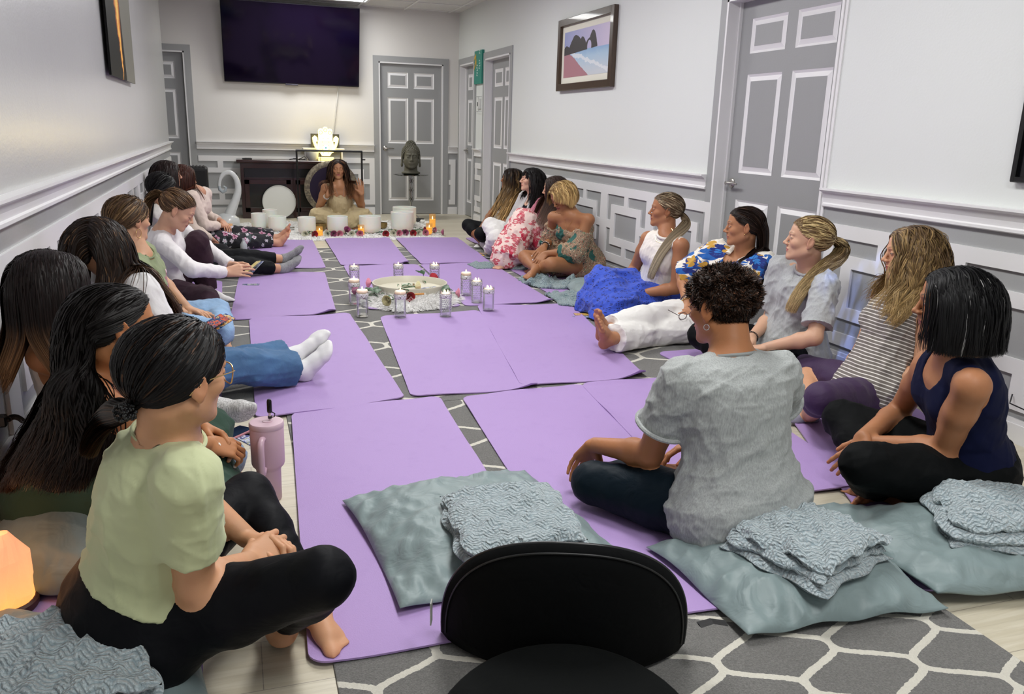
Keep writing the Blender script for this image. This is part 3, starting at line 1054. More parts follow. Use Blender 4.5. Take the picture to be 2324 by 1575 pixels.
def foot_prims(A, d, dn, side, sc=1.0, toes=True):
    """A ankle, d toe direction, dn = direction from ankle to sole, side: +1 big toe along cross(d,dn)"""
    d = nrm(d); dn = np.asarray(dn, float); dn = nrm(dn - d * (dn @ d)); t = np.cross(d, dn) * side; s = sc
    A = np.asarray(A, float); p = []; tips = []
    w = lambda a, b, c: A + (d * a + t * b + dn * c) * s
    p.append(Cone(w(-.008, 0, 0), w(-.026, 0, .034), .033 * s, .029 * s, .02))
    p.append(Cone(w(.0, 0, .0), w(.075, .006, .030), .034 * s, .026 * s, .02))
    p.append(Cone(w(-.025, 0, .038), w(.075, -.018, .042), .025 * s, .018 * s, .02))
    p.append(Cone(w(.06, .004, .034), w(.128, .020, .047), .026 * s, .020 * s, .016))
    p.append(Cone(w(.06, -.012, .040), w(.112, -.024, .050), .021 * s, .016 * s, .016))
    p.append(Cone(w(.125, .018, .048), w(.110, -.026, .051), .018 * s, .015 * s, .014))
    if toes:
        T = [(.128, .024, .170, .026, .0125), (.130, .006, .168, .006, .0092), (.126, -.006, .160, -.008, .0088), (.120, -.018, .150, -.021, .0084), (.112, -.029, .138, -.033, .0082)]
        for (a, b, a2, b2, r) in T:
            p.append(Cone(w(a, b, .048), w(a2, b2, .053), r * s, r * s * .95, .006)); tips.append(w(a2 + .004, b2, .053 - r * .7))
    else:
        p.append(Cone(w(.125, .020, .049), w(.155, .018, .052), .019 * s, .015 * s, .014))
        p.append(Cone(w(.112, -.024, .051), w(.140, -.018, .053), .016 * s, .013 * s, .014))
        p.append(Cone(w(.155, .016, .052), w(.140, -.016, .053), .015 * s, .013 * s, .014))
    return p, tips


TAB = [(-.22, .120, .105, -.01), (-.05, .170, .125, -.015), (.08, .178, .128, -.012), (.22, .150, .112, .0), (.36, .130, .098, .012),
       (.52, .132, .100, .014), (.68, .142, .106, .012), (.82, .148, .096, .006), (.92, .115, .070, -.004), (1.0, .060, .052, -.012)]


class Person:
    def __init__(s, key, pose, face, skin, scale=1.0, bulk=1.0, bust=1.0, h=.008, seed=0, legs=1.0, neck=1.0):
        s.key = key; s.J = {k: np.array(v, float) for k, v in pose.items()}; J = s.J
        s.sc = scale; s.bulk = bulk; s.seed = seed; s.skin = np.array(srgb(skin)[:3]); s.h = h
        yaw, pitch, roll = [math.radians(a) for a in face]
        f = np.array((math.cos(yaw) * math.cos(pitch), math.sin(yaw) * math.cos(pitch), math.sin(pitch)))
        r = np.array((math.sin(yaw), -math.cos(yaw), 0)); u = np.cross(r, f)
        r2 = r * math.cos(roll) + u * math.sin(roll); u2 = np.cross(r2, f)
        s.R = np.stack([r2, f, u2], 1); s.C = J['H']
        up = nrm(J['N'] - J['P'])
        def fr(a, b):
            x = b - a; x = nrm(x - up * (x @ up)); y = np.cross(up, x); return np.stack([x, y, up], 1)
        s.Fp = fr(J['HL'], J['HR']); s.Fn = fr(J['SL'], J['SR']); s.up = up
        if (s.Fp[:, 1] @ s.Fn[:, 1]) < 0: print('twist!', key)
        b = bulk
        tab = [(t, a * (b if a > .08 else 1), d * (b if a > .08 else 1), c) for (t, a, d, c) in TAB]
        s.tab = tab
        fn = s.Fn
        # torso
        s.torso = [Torso(J['P'], J['N'], s.Fp, s.Fn, tab)]
        for e, S_ in ((-1, 'SL'), (1, 'SR')):
            S0 = J[S_]
            s.torso.append(Cone(J['N'] - up * .035, S0, .046, .047 * (.6 + .4 * b), .035))
            ch = J['N'] - up * .165 + fn[:, 0] * e * .068 + fn[:, 1] * (.052 + .008 * b)
            s.torso.append(Ell(ch, np.array((.060, .050, .058)) * bust * (.5 + .5 * b), fn, .035))
        s.butt = []
        for e, Hn in ((-1, 'HL'), (1, 'HR')):
            c = J[Hn] - s.Fp[:, 1] * .03 - up * .02 + s.Fp[:, 0] * e * .012
            s.butt.append(Ell(c, np.array((.105, .105, .100)) * b, s.Fp, .04))
        s.arms = {}
        for sd in 'LR':
            S0, E0, W0 = J['S' + sd], J['E' + sd], J['W' + sd]
            m = S0 * .6 + E0 * .4
            ua = [Cone(S0, m, .047 * b, .043 * b, .02), Cone(m, E0, .043 * b, .036 * (.5 + .5 * b), .02)]
            m2 = E0 * .72 + W0 * .28
            fa = [Cone(E0, m2, .036 * (.5 + .5 * b), .038 * (.6 + .4 * b), .02), Cone(m2, W0, .037 * (.6 + .4 * b), .0255, .02)]
            s.arms[sd] = (ua, fa)
        s.legs = {}
        for sd in 'LR':
            H0, K0, A0 = J['H' + sd], J['K' + sd], J['A' + sd]
            m = H0 * .55 + K0 * .45
            th = [Cone(H0, m, .088 * b * legs, .077 * b * legs, .03), Cone(m, K0, .077 * b * legs, .058 * (.5 + .5 * b) * legs, .02)]
            ax = nrm(K0 - H0); back = nrm((A0 - K0)); cf = nrm(ax - back * (ax @ back))
            m2 = K0 * .68 + A0 * .32 + cf * -.0
            sh = [Cone(K0, m2, .055 * legs, .054 * (.6 + .4 * b) * legs, .02), Cone(m2, A0, .053 * (.6 + .4 * b) * legs, .034, .02)]
            s.legs[sd] = (th, sh)
        nb = s.C + s.R @ np.array((0, -.022, -.052)) * scale
        s.neckp = [Cone(J['N'] - up * .03 + fn[:, 1] * -.005, nb, .054 * neck, .048 * neck, .028)]
        s.neckp.append(Cone(J['N'] - up * .02 + fn[:, 1] * .02, s.C + s.R @ np.array((0, .012, -.065)), .040 * neck, .036, .025))
        s.root = None

    def joint_dirs(s): return None

    def floor(s, F, P, z0=.013, lo=None, hi=None):
        F = smax(F, z0 - P[..., 2], .012)
        if s.wall is not None:
            ax, sg, v = s.wall
            F = smax(F, sg * (P[..., ax] - v), .01)
        return F
class Sleeve:
    """open tube of cloth from a to b, cut square at b (and at a when capa)"""
    def __init__(s, a, b, ra, rb, k=.02, capa=False, capb=True, sag=None, flat=None):
        s.a = np.array(a, np.float32); s.b = np.array(b, np.float32); s.ra = ra; s.rb = rb; s.k = k; s.mode = 'u'
        s.capa = capa; s.capb = capb; s.sag = sag; s.flat = flat
        m = max(ra, rb) * 1.1; s.lo = np.minimum(s.a, s.b) - m; s.hi = np.maximum(s.a, s.b) + m

    def ev(s, P, off=0):
        ab = s.b - s.a; L = float(np.linalg.norm(ab)); u = ab / L; ap = P - s.a; t = (ap @ u) / L
        tc = np.clip(t, 0 if not s.capa else -.3, 1.2 if s.capb else 1)
        d = ap - (tc * L)[..., None] * u
        if s.flat is not None:
            ax, fc = s.flat; c = d @ np.asarray(ax, np.float32); d = d + (c * (1 / fc - 1))[..., None] * np.asarray(ax, np.float32)
        q = np.sqrt((d * d).sum(-1)) - (s.ra + (s.rb - s.ra) * np.clip(t, 0, 1.1))
        if s.capb: q = smax(q, (t - 1) * L, .005)
        if s.capa: q = smax(q, -t * L, .005)
        return q


def infl(prims, off, k=None):
    """the same shapes made larger by off"""
    import copy
    out = []
    for p in prims:
        q = copy.copy(p)
        if isinstance(p, (Cone, Sleeve)): q.ra = p.ra + off; q.rb = p.rb + off
        elif isinstance(p, Ell): q.r = p.r + off
        elif isinstance(p, Torso):
            q.tab = p.tab.copy(); q.tab[:, 1:3] += off; q.tab[0, 0] -= off * .5; q.tab[-1, 0] += off * .3
        q.lo = p.lo - off; q.hi = p.hi + off
        if k: q.k = max(p.k, k)
        out.append(q)
    return out


def lerp(a, b, t): return a * (1 - t) + b * t


def P_build_body(s, hands, feet, lip='#a8564e', brow='#2a1b14', eyes='lid', headscale=1.0, hh=.0032, hhand=.0032, iris=(.05, .03, .02),
                 label='', group=None, nails=None, toes=(True, True), legs=True, nose=1.0, chin=1.0, blush=1.0, face=True, hidehands='', hidefeet=''):
    """hands: {'L': (d, n, curl, thumb), ...}; feet: {'L': (d, dn), ...}"""
    J = s.J; parts_V = []; parts_F = []; parts_C = []
    s.hs = headscale
    hp = head_prims(s.C, s.R, headscale, nose=nose, chin=chin, face=face)
    core = s.torso + s.butt + s.arms['L'][0] + s.arms['L'][1] + s.arms['R'][0] + s.arms['R'][1] + s.legs['L'][0] + s.legs['L'][1] + s.legs['R'][0] + s.legs['R'][1] + s.neckp
    ax = nrm(s.C - J['N']); cut = J['N'] + ax * .018
    low = [p for p in hp[:9]]
    s.headp = hp

    def inhead(P, m=0):
        D = P - J['N']; t_ = D @ ax; dr = np.linalg.norm(D - t_[..., None] * ax, axis=-1)
        return ((P - cut) @ ax > m) & ((np.linalg.norm(P - s.C, axis=-1) < .145 * headscale) | (dr < .082))
    # body
    V, F = polygonize(core, s.h, post=lambda A, P: s.floor(A, P))
    c = V[F].mean(1); keep = ~inhead(c, .004)
    F = F[keep]
    # neck and head
    sel = s.neckp + hp + s.torso + s.arms['L'][0] + s.arms['R'][0]
    V2, F2 = polygonize(sel, hh, lo=np.minimum(s.C, J['N']) - .165, hi=np.maximum(s.C, J['N']) + .165)
    c = V2[F2].mean(1); F2 = F2[inhead(c, 0)]
    V2 = relax(V2, F2, 1, .3)
    C2 = head_colors(V2, s.C, s.R, headscale, s.skin, srgb(lip)[:3], srgb(brow)[:3], eyes, iris, blush)
    parts = [(V, F, np.tile(s.skin, (len(V), 1))), (V2, F2, C2)]
    s.hand_info = {}
    for sd in 'LR':
        if sd in hidehands: continue
        d, n, curl, th = hands[sd]
        W0 = J['W' + sd]; E0 = J['E' + sd]; side = -1 if sd == 'L' else 1
        # thumb side: for a left hand with palm normal n and fingers d, thumb lies along cross(n,d) reversed per hand
        hpz, tips, fr = hand_prims(W0 + nrm(W0 - E0) * .004, d, n, side, curl, 1.0, s.sc * 1.0, th, s.seed)
        hpz = [Cone(lerp(E0, W0, .86), W0, .0275, .0250, .012)] + hpz
        s.hand_info[sd] = (fr, tips)
        V3, F3 = polygonize(hpz, hhand)
        V3 = relax(V3, F3, 1, .3)
        C3 = np.tile(s.skin, (len(V3), 1))
        for (tp, v, r) in tips:  # nails
            w = tp - fr[1] * r * .75 + v * .002
            m = np.clip((.0072 - np.linalg.norm(V3 - w, axis=1)) / .002, 0, 1)[:, None]
            nc = np.array(srgb(nails)[:3]) if nails else s.skin * (1.12, .95, .95)
            C3 = C3 * (1 - m) + nc * m
        parts.append((V3, F3, C3))
    for i, sd in enumerate('LR'):
        if sd in hidefeet: continue
        d, dn = feet[sd]; side = -1 if sd == 'L' else 1
        fp, tp = foot_prims(J['A' + sd], d, dn, side, s.sc, toes[i])
        fp = [Cone(lerp(J['K' + sd], J['A' + sd], .88), J['A' + sd], .037, .034, .02)] + fp
        s.footp = getattr(s, 'footp', {}); s.footp[sd] = fp
        V4, F4 = polygonize(fp, hhand * 1.15, post=lambda A, P: s.floor(A, P))
        C4 = np.tile(s.skin, (len(V4), 1))
        sole = np.clip(((V4 - J['A' + sd]) @ nrm(dn) - .045) / .02, 0, 1)[:, None] * .35
        C4 = C4 * (1 - sole) + s.skin * (1.15, .86, .80) * sole
        parts.append((V4, F4, C4))
    s.loc = np.array((J['P'][0], J['P'][1], .0))
    n = 0; VV = []; FF = []; CC = []
    for (V, F, C) in parts:
        if len(V) == 0: continue
        u = np.unique(F); mp = -np.ones(len(V), int); mp[u] = np.arange(len(u))
        VV.append(V[u]); FF.append(mp[F] + n); CC.append(C[u]); n += len(u)
    V = np.concatenate(VV); F = np.concatenate(FF); C = np.concatenate(CC)
    o = mesh_obj('person', V - s.loc, F, SKIN, None, True, C)
    o.location = s.loc; tag(o, label, 'person', group)
    s.root = o
    return o


def P_cloth(s, name, prims, mat, off=.006, cuts=(), subs=(), h=None, fold=None, label=None, floor=True, relaxn=1, col=None, k=None, extra=None, z0=.0125, uv=None):
    """cuts: (point, normal) keep the side where (P-point).normal < 0 ; fold: (seed, n, wavelength, along, amp[, squash])"""
    h = h or s.h
    pr = infl(prims, off, k) + list(subs)

    def post(A, P):
        for cu in cuts:
            q, n_ = cu[:2]; D = P - np.asarray(q, np.float32)
            B = smax(A, D @ np.asarray(nrm(n_), np.float32), .006)
            A = np.where((D * D).sum(-1) < cu[2] ** 2, B, A) if len(cu) > 2 else B
        if extra is not None: A = extra(A, P)
        if floor: A = s.floor(A, P, z0=z0)
        return A
    V, F = polygonize(pr, h, post=post)
    V = relax(V, F, relaxn, .4)
    if fold is not None:
        for fd in (fold if isinstance(fold, list) else [fold]):
            N = vnormals(V, F)
            sd, n_, wl, al, amp = fd[:5]; sq = fd[5] if len(fd) > 5 else .2
            f = rfold(sd, n_, wl, al, sq)(V)
            V = V + N * (np.clip(f, -1.2, 1.5) * amp + amp * .3)[:, None]
            V[:, 2] = np.maximum(V[:, 2], z0)
            if s.wall is not None:
                ax, sg, v = s.wall
                V[:, ax] = np.minimum(V[:, ax], v) if sg > 0 else np.maximum(V[:, ax], v)
    o = mesh_obj(name, V - s.loc, F, mat, s.root, True, None if col is None else col(V))
    if label: o['label'] = label
    return o


Person.build_body = P_build_body
Person.cloth = P_cloth


def zline(y): return np.interp(y, [-.11, -.07, -.035, -.012, .006, .028, .044, .058, .070, .082, .12], [-.070, -.062, -.034, -.010, .018, .024, .040, .058, .066, .085, .2])


def ribbon_strands(P, rad, centre, rg):
    """each strand a narrow ribbon lying on the hair's surface, tilted at random"""
    n, m, _ = P.shape
    T = np.empty_like(P); T[:, 1:-1] = P[:, 2:] - P[:, :-2]; T[:, 0] = P[:, 1] - P[:, 0]; T[:, -1] = P[:, -1] - P[:, -2]
    T /= np.maximum(1e-9, np.linalg.norm(T, axis=-1, keepdims=True))
    O = P - centre; O[..., 2] *= np.where(O[..., 2] < 0, .15, 1)
    A = np.cross(T, O); A /= np.maximum(1e-9, np.linalg.norm(A, axis=-1, keepdims=True)); B = np.cross(A, T)
    j = rg.uniform(-.45, .45, n)[:, None, None]
    A = A * np.cos(j) + B * np.sin(j)
    V = np.stack([P - A * rad[..., None], P + A * rad[..., None]], 2)
    idx = np.arange(n * m * 2).reshape(n, m, 2)
    F = np.stack([idx[:, :-1, 0], idx[:, :-1, 1], idx[:, 1:, 1], idx[:, 1:, 0]], -1).reshape(-1, 4)
    return V.reshape(-1, 3), F


def P_hair(s, style, n=1500, length=.4, vol=.014, c0='#1b120d', c1=None, grad=.6, tie=(0, -.105, .02), tail=.22, tailr=.022, part=0.0, wave=0, wavef=45,
           rad=.0016, step=.017, ground=None, seed=1, cutz=None, guard=True, fringe=False, streak=.35, back=.6, name='hair', taildir=(0, -1, .1), cov=None, hl=0., spread=1.0, grav=.42, push=0.0, front_len=None, tailside=None, split=.0, tailpts=None, fr_len=.062):
    n = int(n * .72) if n > 500 else n; rad *= 1.16 if n > 500 else 1
    rg = np.random.RandomState(seed); R = s.R; C = s.C; hs = s.hs
    w = lambda q: C + (q * hs) @ R.T
    # roots over the scalp
    N0 = int(n * 2.1); i = np.arange(N0) + .5
    ph = np.arccos(1 - 2 * i / N0); th = math.pi * (1 + 5 ** .5) * i
    D = np.stack([np.cos(th) * np.sin(ph), np.sin(th) * np.sin(ph), np.cos(ph)], 1)
    er = np.array((.0745, .094, .080)); ec = np.array((0, -.014, .030))
    q = ec + D * er
    keep = q[:, 2] > zline(q[:, 1]) + hl
    q = q[keep]; D = D[keep]; cp_ = infl(s.headp[:1] + s.headp[2:3], .0055)
    for _ in range(3): q = q - D * field(cp_, w(q))[:, None] / hs
    q = q + rg.normal(size=q.shape) * .0012
    n = len(q)
    col_prims = infl([p for p in s.headp[:3]] + s.headp[3:8], .001) + s.neckp + infl(s.torso + s.arms['L'][0] + s.arms['R'][0], .010)
    lay = rg.uniform(0, 1, n)
    gd = [Ell(C + R @ np.array((0, .070, -.030)) * hs, np.array((.060, .070, .100)) * hs, R)] if guard else []
    if guard == 'ears': gd += [Ell(C + R @ np.array((0, .036, -.030)) * hs, np.array((.094, .050, .075)) * hs, R)]
    gd2 = gd

    def coll(P, thick):
        f = field(col_prims + gd2, P)
        e = .002
        bad = f < thick
        if bad.any():
            Q = P[bad]; g = np.stack([field(col_prims + gd2, Q + np.eye(3)[a] * e) - f[bad] for a in range(3)], 1)
            g /= np.maximum(1e-9, np.linalg.norm(g, axis=1, keepdims=True))
            P = P.copy(); P[bad] = Q + g * np.clip(thick[bad] - f[bad], 0, .03)[:, None]
            G = np.zeros_like(P); G[bad] = g
            return P, G
        return P, np.zeros_like(P)
    P = w(q); up = R[:, 2]; fw = R[:, 1]; rt = R[:, 0]
    nrmD = (D / er) @ R.T; nrmD /= np.linalg.norm(nrmD, axis=1, keepdims=True)
    m = max(6, int(length / step))
    grv = np.array((0, 0, -1.))
    pts = [P]
    if style == 'swept':    # combed back over the skull, then hanging free
        tq = np.stack([np.clip(q[:, 0] * 1.15, -.066, .066), -.075 - .03 * (1 - (q[:, 0] / .08) ** 2), np.clip(q[:, 2] * .55 - .035, -.06, .03)], 1)
        for k in range(1, 8):
            t = k / 7; dl = (q * (1 - t) + tq * t - ec) / er; dl /= np.linalg.norm(dl, axis=1, keepdims=True)
            P = w(ec + dl * er * (1.09 + .08 * (lay * vol / .02) * math.sin(t * 2.2))[:, None]); pts.append(P)
    if style in ('long', 'bob', 'bangs', 'swept'):
        sx = np.sign(q[:, 0] - part + 1e-6)
        v = rt * (sx * .9)[:, None] - fw * back + nrmD * .35 - up * .05
        if fringe:
            fr = (q[:, 1] > .035) & (q[:, 2] > .05)
            v[fr] = fw + rt * (q[fr, 0] * 4)[:, None]
        if style == 'swept': v = -fw * .5 - up * .7 + rt * (q[:, 0] * 4)[:, None]; fringe = False
        v /= np.linalg.norm(v, axis=1, keepdims=True)
        L = length * (1 - .18 * rg.uniform(0, 1, n) ** 2)
        if front_len is not None: L = np.where(q[:, 1] > .02, L * front_len, L)
        if fringe: L[fr] = .085 + rg.uniform(-.01, .006, fr.sum())
        dead = np.zeros(n)
        for k in range(m):
            dist = k * step
            g = grav if k > 1 else grav * .5
            v = v * (1 - g) + grv * g
            if push: v = v + R[:, 1] * push * -.1
            # over the shoulders hair falls to the front or to the back
            low = ((P - s.J['N']) @ s.up) < .03
            yy = (P - s.J['N']) @ s.Fn[:, 1] - split
            v = v + (low * np.sign(yy) * .22)[:, None] * s.Fn[:, 1]
            v /= np.linalg.norm(v, axis=1, keepdims=True)
            live = (dist < L)
            if cutz is not None: live &= ((P - C) @ up) > cutz + .015 * (rg.uniform(size=n) - .5)
            P2 = P + v * (step * live)[:, None]
            thick = .003 + lay * vol * min(1, dist / .07)
            P3, G = coll(P2, thick)
            if fringe:
                tt = min(1, dist / fr_len); qf = q[fr] + np.stack([q[fr, 0] * .1 * tt, .03 * tt + 0 * q[fr, 0], -fr_len * 1.25 * tt * (.85 + .3 * lay[fr])], 1)
                dl = (qf - ec) / er; dl /= np.linalg.norm(dl, axis=1, keepdims=True); e2 = np.array((.079, .106, .086)) * (1 + .05 * lay[fr])[:, None]
                P3[fr] = w(ec + dl * e2) if tt < 1 else P[fr]; G[fr] = 0; live = live | fr
            dot = (v * G).sum(1); v = v - G * np.minimum(dot, 0)[:, None]; v += 1e-6
            v /= np.linalg.norm(v, axis=1, keepdims=True)
            if ground is not None: P3[:, 2] = np.maximum(P3[:, 2], ground)
            if s.wall is not None:
                ax_, sg, vv = s.wall
                P3[:, ax_] = np.minimum(P3[:, ax_], vv - .004) if sg > 0 else np.maximum(P3[:, ax_], vv + .004)
            P3[~live] = P[~live]
            P = P3; pts.append(P)
        A = np.stack(pts, 1)
    elif style == 'short':
        m = max(4, int(length / .006)); step = .006
        v = nrmD * .6 + fw * (.25 * (q[:, 1] > 0) - .25 * (q[:, 1] <= 0))[:, None] - up * .35 + rg.normal(size=P.shape) * .35
        L = length * rg.uniform(.6, 1, n)
        # nape and sides shorter
        L *= np.clip(.45 + (q[:, 2] + .03) / .09, .3, 1.0)
        v /= np.linalg.norm(v, axis=1, keepdims=True); curl = rg.normal(size=P.shape)
        cl = np.round(q / .016); hsh = np.abs(np.sin(cl @ np.array((12.9, 78.2, 37.7))) * 4375.5) % 1
        cv = np.stack([np.cos(hsh * 40), np.sin(hsh * 40), np.cos(hsh * 91)], 1)
        for k in range(m):
            v = v * .8 + cv * .28 + curl * .06 + grv * .08 - nrmD * .06 * k / m
            v /= np.linalg.norm(v, axis=1, keepdims=True)
            P2 = P + v * (step * (k * step < L))[:, None]
            P2, G = coll(P2, .002 + 0 * lay) if k > 1 else (P2, 0)
            P = P2; pts.append(P)
        A = np.stack(pts, 1)
    else:  # pony / bun : over the scalp to the tie, then a tail along a guide
        T = C + R @ (np.array(tie) * hs); ks = 10
        for k in range(1, ks + 1):
            t = k / ks
            Q = lerp(pts[0], T + rg.normal(size=3) * 0, t ** 1.15)
            dq = Q - (C + R @ (ec * hs)); dl = (dq @ R) / er / hs; ln = np.linalg.norm(dl, axis=1, keepdims=True)
            shell = 1.0 + (.009 + lay * vol) / .08 * np.clip(math.sin(math.pi * min(1, t * 1.0)) * 1.3, 0, 1)
            tgt = (C + R @ (ec * hs)) + (dl / ln * shell[:, None] * er * hs) @ R.T
            wgt = 1.0 if t < .8 else (1 - t) / .2
            Q = Q * (1 - wgt) + tgt * wgt
            if t > .8:
                Q = Q + (rg.normal(size=Q.shape) * .0 + np.stack([np.cos(th[keep] * 7), np.sin(th[keep] * 7), np.cos(th[keep] * 3)], 1) * tailr * .35) * (t - .8) / .2
            pts.append(Q)
        # tail guide
        g = [T]; p = T.copy(); v = nrm(R @ np.array(taildir, float)); M = max(2, int(tail / step))
        for k in range(M):
            v = nrm(v * .80 + grv * .24 + (np.array(tailside) * .13 if tailside is not None else 0)); p = p + v * step
            pp, G = coll(p[None], np.array([tailr * .75])); p = pp[0]
            v = nrm(v - G[0] * min(0, v @ G[0]) + 1e-6)
            if s.wall is not None:
                ax_, sg, vv = s.wall; p[ax_] = min(p[ax_], vv - tailr) if sg > 0 else max(p[ax_], vv + tailr)
            g.append(p.copy())
        if tailpts is not None:
            cp = [T] + [s.J['N'] + s.Fn @ np.array(t_, float) for t_ in tailpts]; cp = [cp[0] * 2 - cp[1]] + cp + [cp[-1] * 2 - cp[-2]]; g = []
            for i in range(1, len(cp) - 2):
                for k in range(5):
                    u = k / 5; a0, b0, c0_, d0 = cp[i - 1:i + 3]; g.append(.5 * (2 * b0 + (c0_ - a0) * u + (2 * a0 - 5 * b0 + 4 * c0_ - d0) * u * u + (3 * b0 - a0 - 3 * c0_ + d0) * u ** 3))
            g.append(cp[-2])
        g = np.array(g); gt = np.gradient(g, axis=0); gt /= np.linalg.norm(gt, axis=1, keepdims=True)
        a = np.cross(gt, np.array((.3, .9, .1))); a /= np.linalg.norm(a, axis=1, keepdims=True); b = np.cross(gt, a)
        an = rg.uniform(0, 6.28, n); rr = np.sqrt(rg.uniform(0, 1, n)); Lf = rg.uniform(.72, 1.0, n)
        for k in range(1, len(g)):
            t = k / (len(g) - 1); te = np.minimum(t, Lf)
            prof = tailr * (.55 + 1.0 * np.clip(te * 4, 0, 1) * (1 - .65 * te)) * spread
            kk = te * (len(g) - 1); k0 = np.floor(kk).astype(int).clip(0, len(g) - 2); fr_ = (kk - k0)[:, None]
            gp = g[k0] * (1 - fr_) + g[k0 + 1] * fr_; ga = a[k0]; gb = b[k0]
            tw = an + te * 1.2
            pts.append(gp + ga * (np.cos(tw) * rr * prof)[:, None] + gb * (np.sin(tw) * rr * prof)[:, None])
        A = np.stack(pts, 1)
    for _ in range(2 if style != 'short' else 0): A[:, 1:-1] = .25 * A[:, :-2] + .5 * A[:, 1:-1] + .25 * A[:, 2:]
    nn, mm, _ = A.shape
    if wave:
        d = np.concatenate([[0], np.cumsum(np.linalg.norm(np.diff(A.mean(0), axis=0), axis=1))])
        dd = np.cumsum(np.concatenate([np.zeros((nn, 1)), np.linalg.norm(np.diff(A, axis=1), axis=2)], 1), 1)
        ph_ = np.round(q[:, 0] / .02) * 2.1 + np.round(q[:, 1] / .02) * 1.3 + rg.uniform(0, .6, nn)
        amp = wave * np.clip(dd / .12, 0, 1)
        A = A + rt * (np.sin(dd * wavef + ph_[:, None]) * amp)[..., None] + fw * (np.cos(dd * wavef * .9 + ph_[:, None] * 1.7) * amp)[..., None]
    t = np.linspace(0, 1, mm)
    dd = np.cumsum(np.concatenate([np.zeros((nn, 1)), np.linalg.norm(np.diff(A, axis=1), axis=2)], 1), 1)
    tl = dd / np.maximum(dd[:, -1:], 1e-6)
    rad_ = rad * rg.uniform(.7, 1.3, nn)[:, None] * (1 - .75 * np.clip(tl - .6, 0, 1) / .4) * np.clip(.5 + dd / .01, 0, 1)
    V, F = ribbon_strands(A, rad_ * 1.15, C - s.R[:, 2] * .02, rg)
    c0_ = np.array(srgb(c0)[:3]); c1_ = np.array(srgb(c1 or c0)[:3])
    br = np.exp(rg.normal(0, streak, nn))[:, None, None]
    mx = np.clip((dd / max(1e-6, dd.max()) - (1 - grad)) / max(.05, grad), 0, 1)[..., None] * rg.uniform(.7, 1.0, nn)[:, None, None]
    if cov is not None:   # streaks of another colour
        cs = np.array(srgb(cov[0])[:3]); sel = (rg.uniform(size=nn) < cov[1])[:, None, None] * 1.0
    else: cs = c0_; sel = 0.
    base = c0_ * (1 - sel) + cs * sel
    Cc = (base * (1 - mx) + c1_ * mx) * br
    Cc = np.repeat(Cc[:, :, None], 2, 2).reshape(-1, 3)
    # scalp cap
    cap = infl(s.headp[:1] + s.headp[2:3], .005)

    def post(Fd, P):
        qq = ((P - C) @ R) / hs
        return smax(Fd, (zline(qq[..., 1]) + hl + .002 - qq[..., 2]).astype(np.float32), .004)
    Vc, Fc = polygonize(cap, .006, post=post)
    Fall = np.concatenate([F, Fc + len(V)]); Vall = np.concatenate([V, Vc]); Call = np.concatenate([Cc, np.tile(base.reshape(-1, 3)[:1] * .7 if False else c0_ * .8, (len(Vc), 1))])
    o = mesh_obj(name, Vall - s.loc, Fall, HAIR, s.root, True, np.clip(Call, 0, 1))
    s.tie_pt = C + R @ (np.array(tie) * hs)
    return o


Person.hair = P_hair


def make_skin():
    m = NT('skin')
    a = m.n('ShaderNodeAttribute', _attribute_name='Col').outputs['Color']
    f = m.noise(m.coord(), 60, 4, .6)
    c = m.mix(m.math('MULTIPLY', f, .30), a, m.mix(1.0, a, (.88, .76, .70, 1), 'MULTIPLY'))
    m.set(Base_Color=c, Specular_IOR_Level=.35, Roughness=m.math('MULTIPLY_ADD', f, .2, .42), Subsurface_Weight=.08, Subsurface_Scale=.02)
    m.b.inputs['Subsurface Radius'].default_value = (1, .35, .2)
    m.bump(m.noise(m.coord(), 400, 2), .12, .001)
    return m.m


def make_hair():
    m = NT('hair')
    a = m.n('ShaderNodeAttribute', _attribute_name='Col').outputs['Color']
    m.set(Base_Color=a, Roughness=.5, Specular_IOR_Level=.22)
    return m.m


SKIN = make_skin(); HAIR = make_hair()


def fabric(name, col, rough=.85, weave=900, ws=.25, wr=14, wrs=.4, heather=0, sheen=.1, col2=None, wd=.004):
    """plain cloth: fine weave, soft wrinkles, optional two-tone heather"""
    m = NT(name); c = srgb(col); co = m.coord()
    base = c
    if heather:
        f = m.noise(m.coord(scale=(260, 260, 45)), 1, 4, .7)
        f = m.ramp(f, [(.35, (0, 0, 0, 1)), (.65, (1, 1, 1, 1))])
        c2 = srgb(col2) if col2 else tuple(x * (1 - heather) for x in c[:3]) + (1,)
        base = m.mix(f, c, c2)
    lum = sum(c[:3]) / 3
    m.set(Base_Color=base, Roughness=rough, Sheen_Weight=sheen * min(1, lum * 6), Sheen_Roughness=.5, Specular_IOR_Level=.3 if lum > .02 else .12)
    h = m.math('ADD', m.math('MULTIPLY', m.noise(co, wr, 3, .55, .8), wrs * 4), m.math('MULTIPLY', m.noise(co, weave, 1), ws * .12))
    m.bump(h, .6, wd)
    return m.m
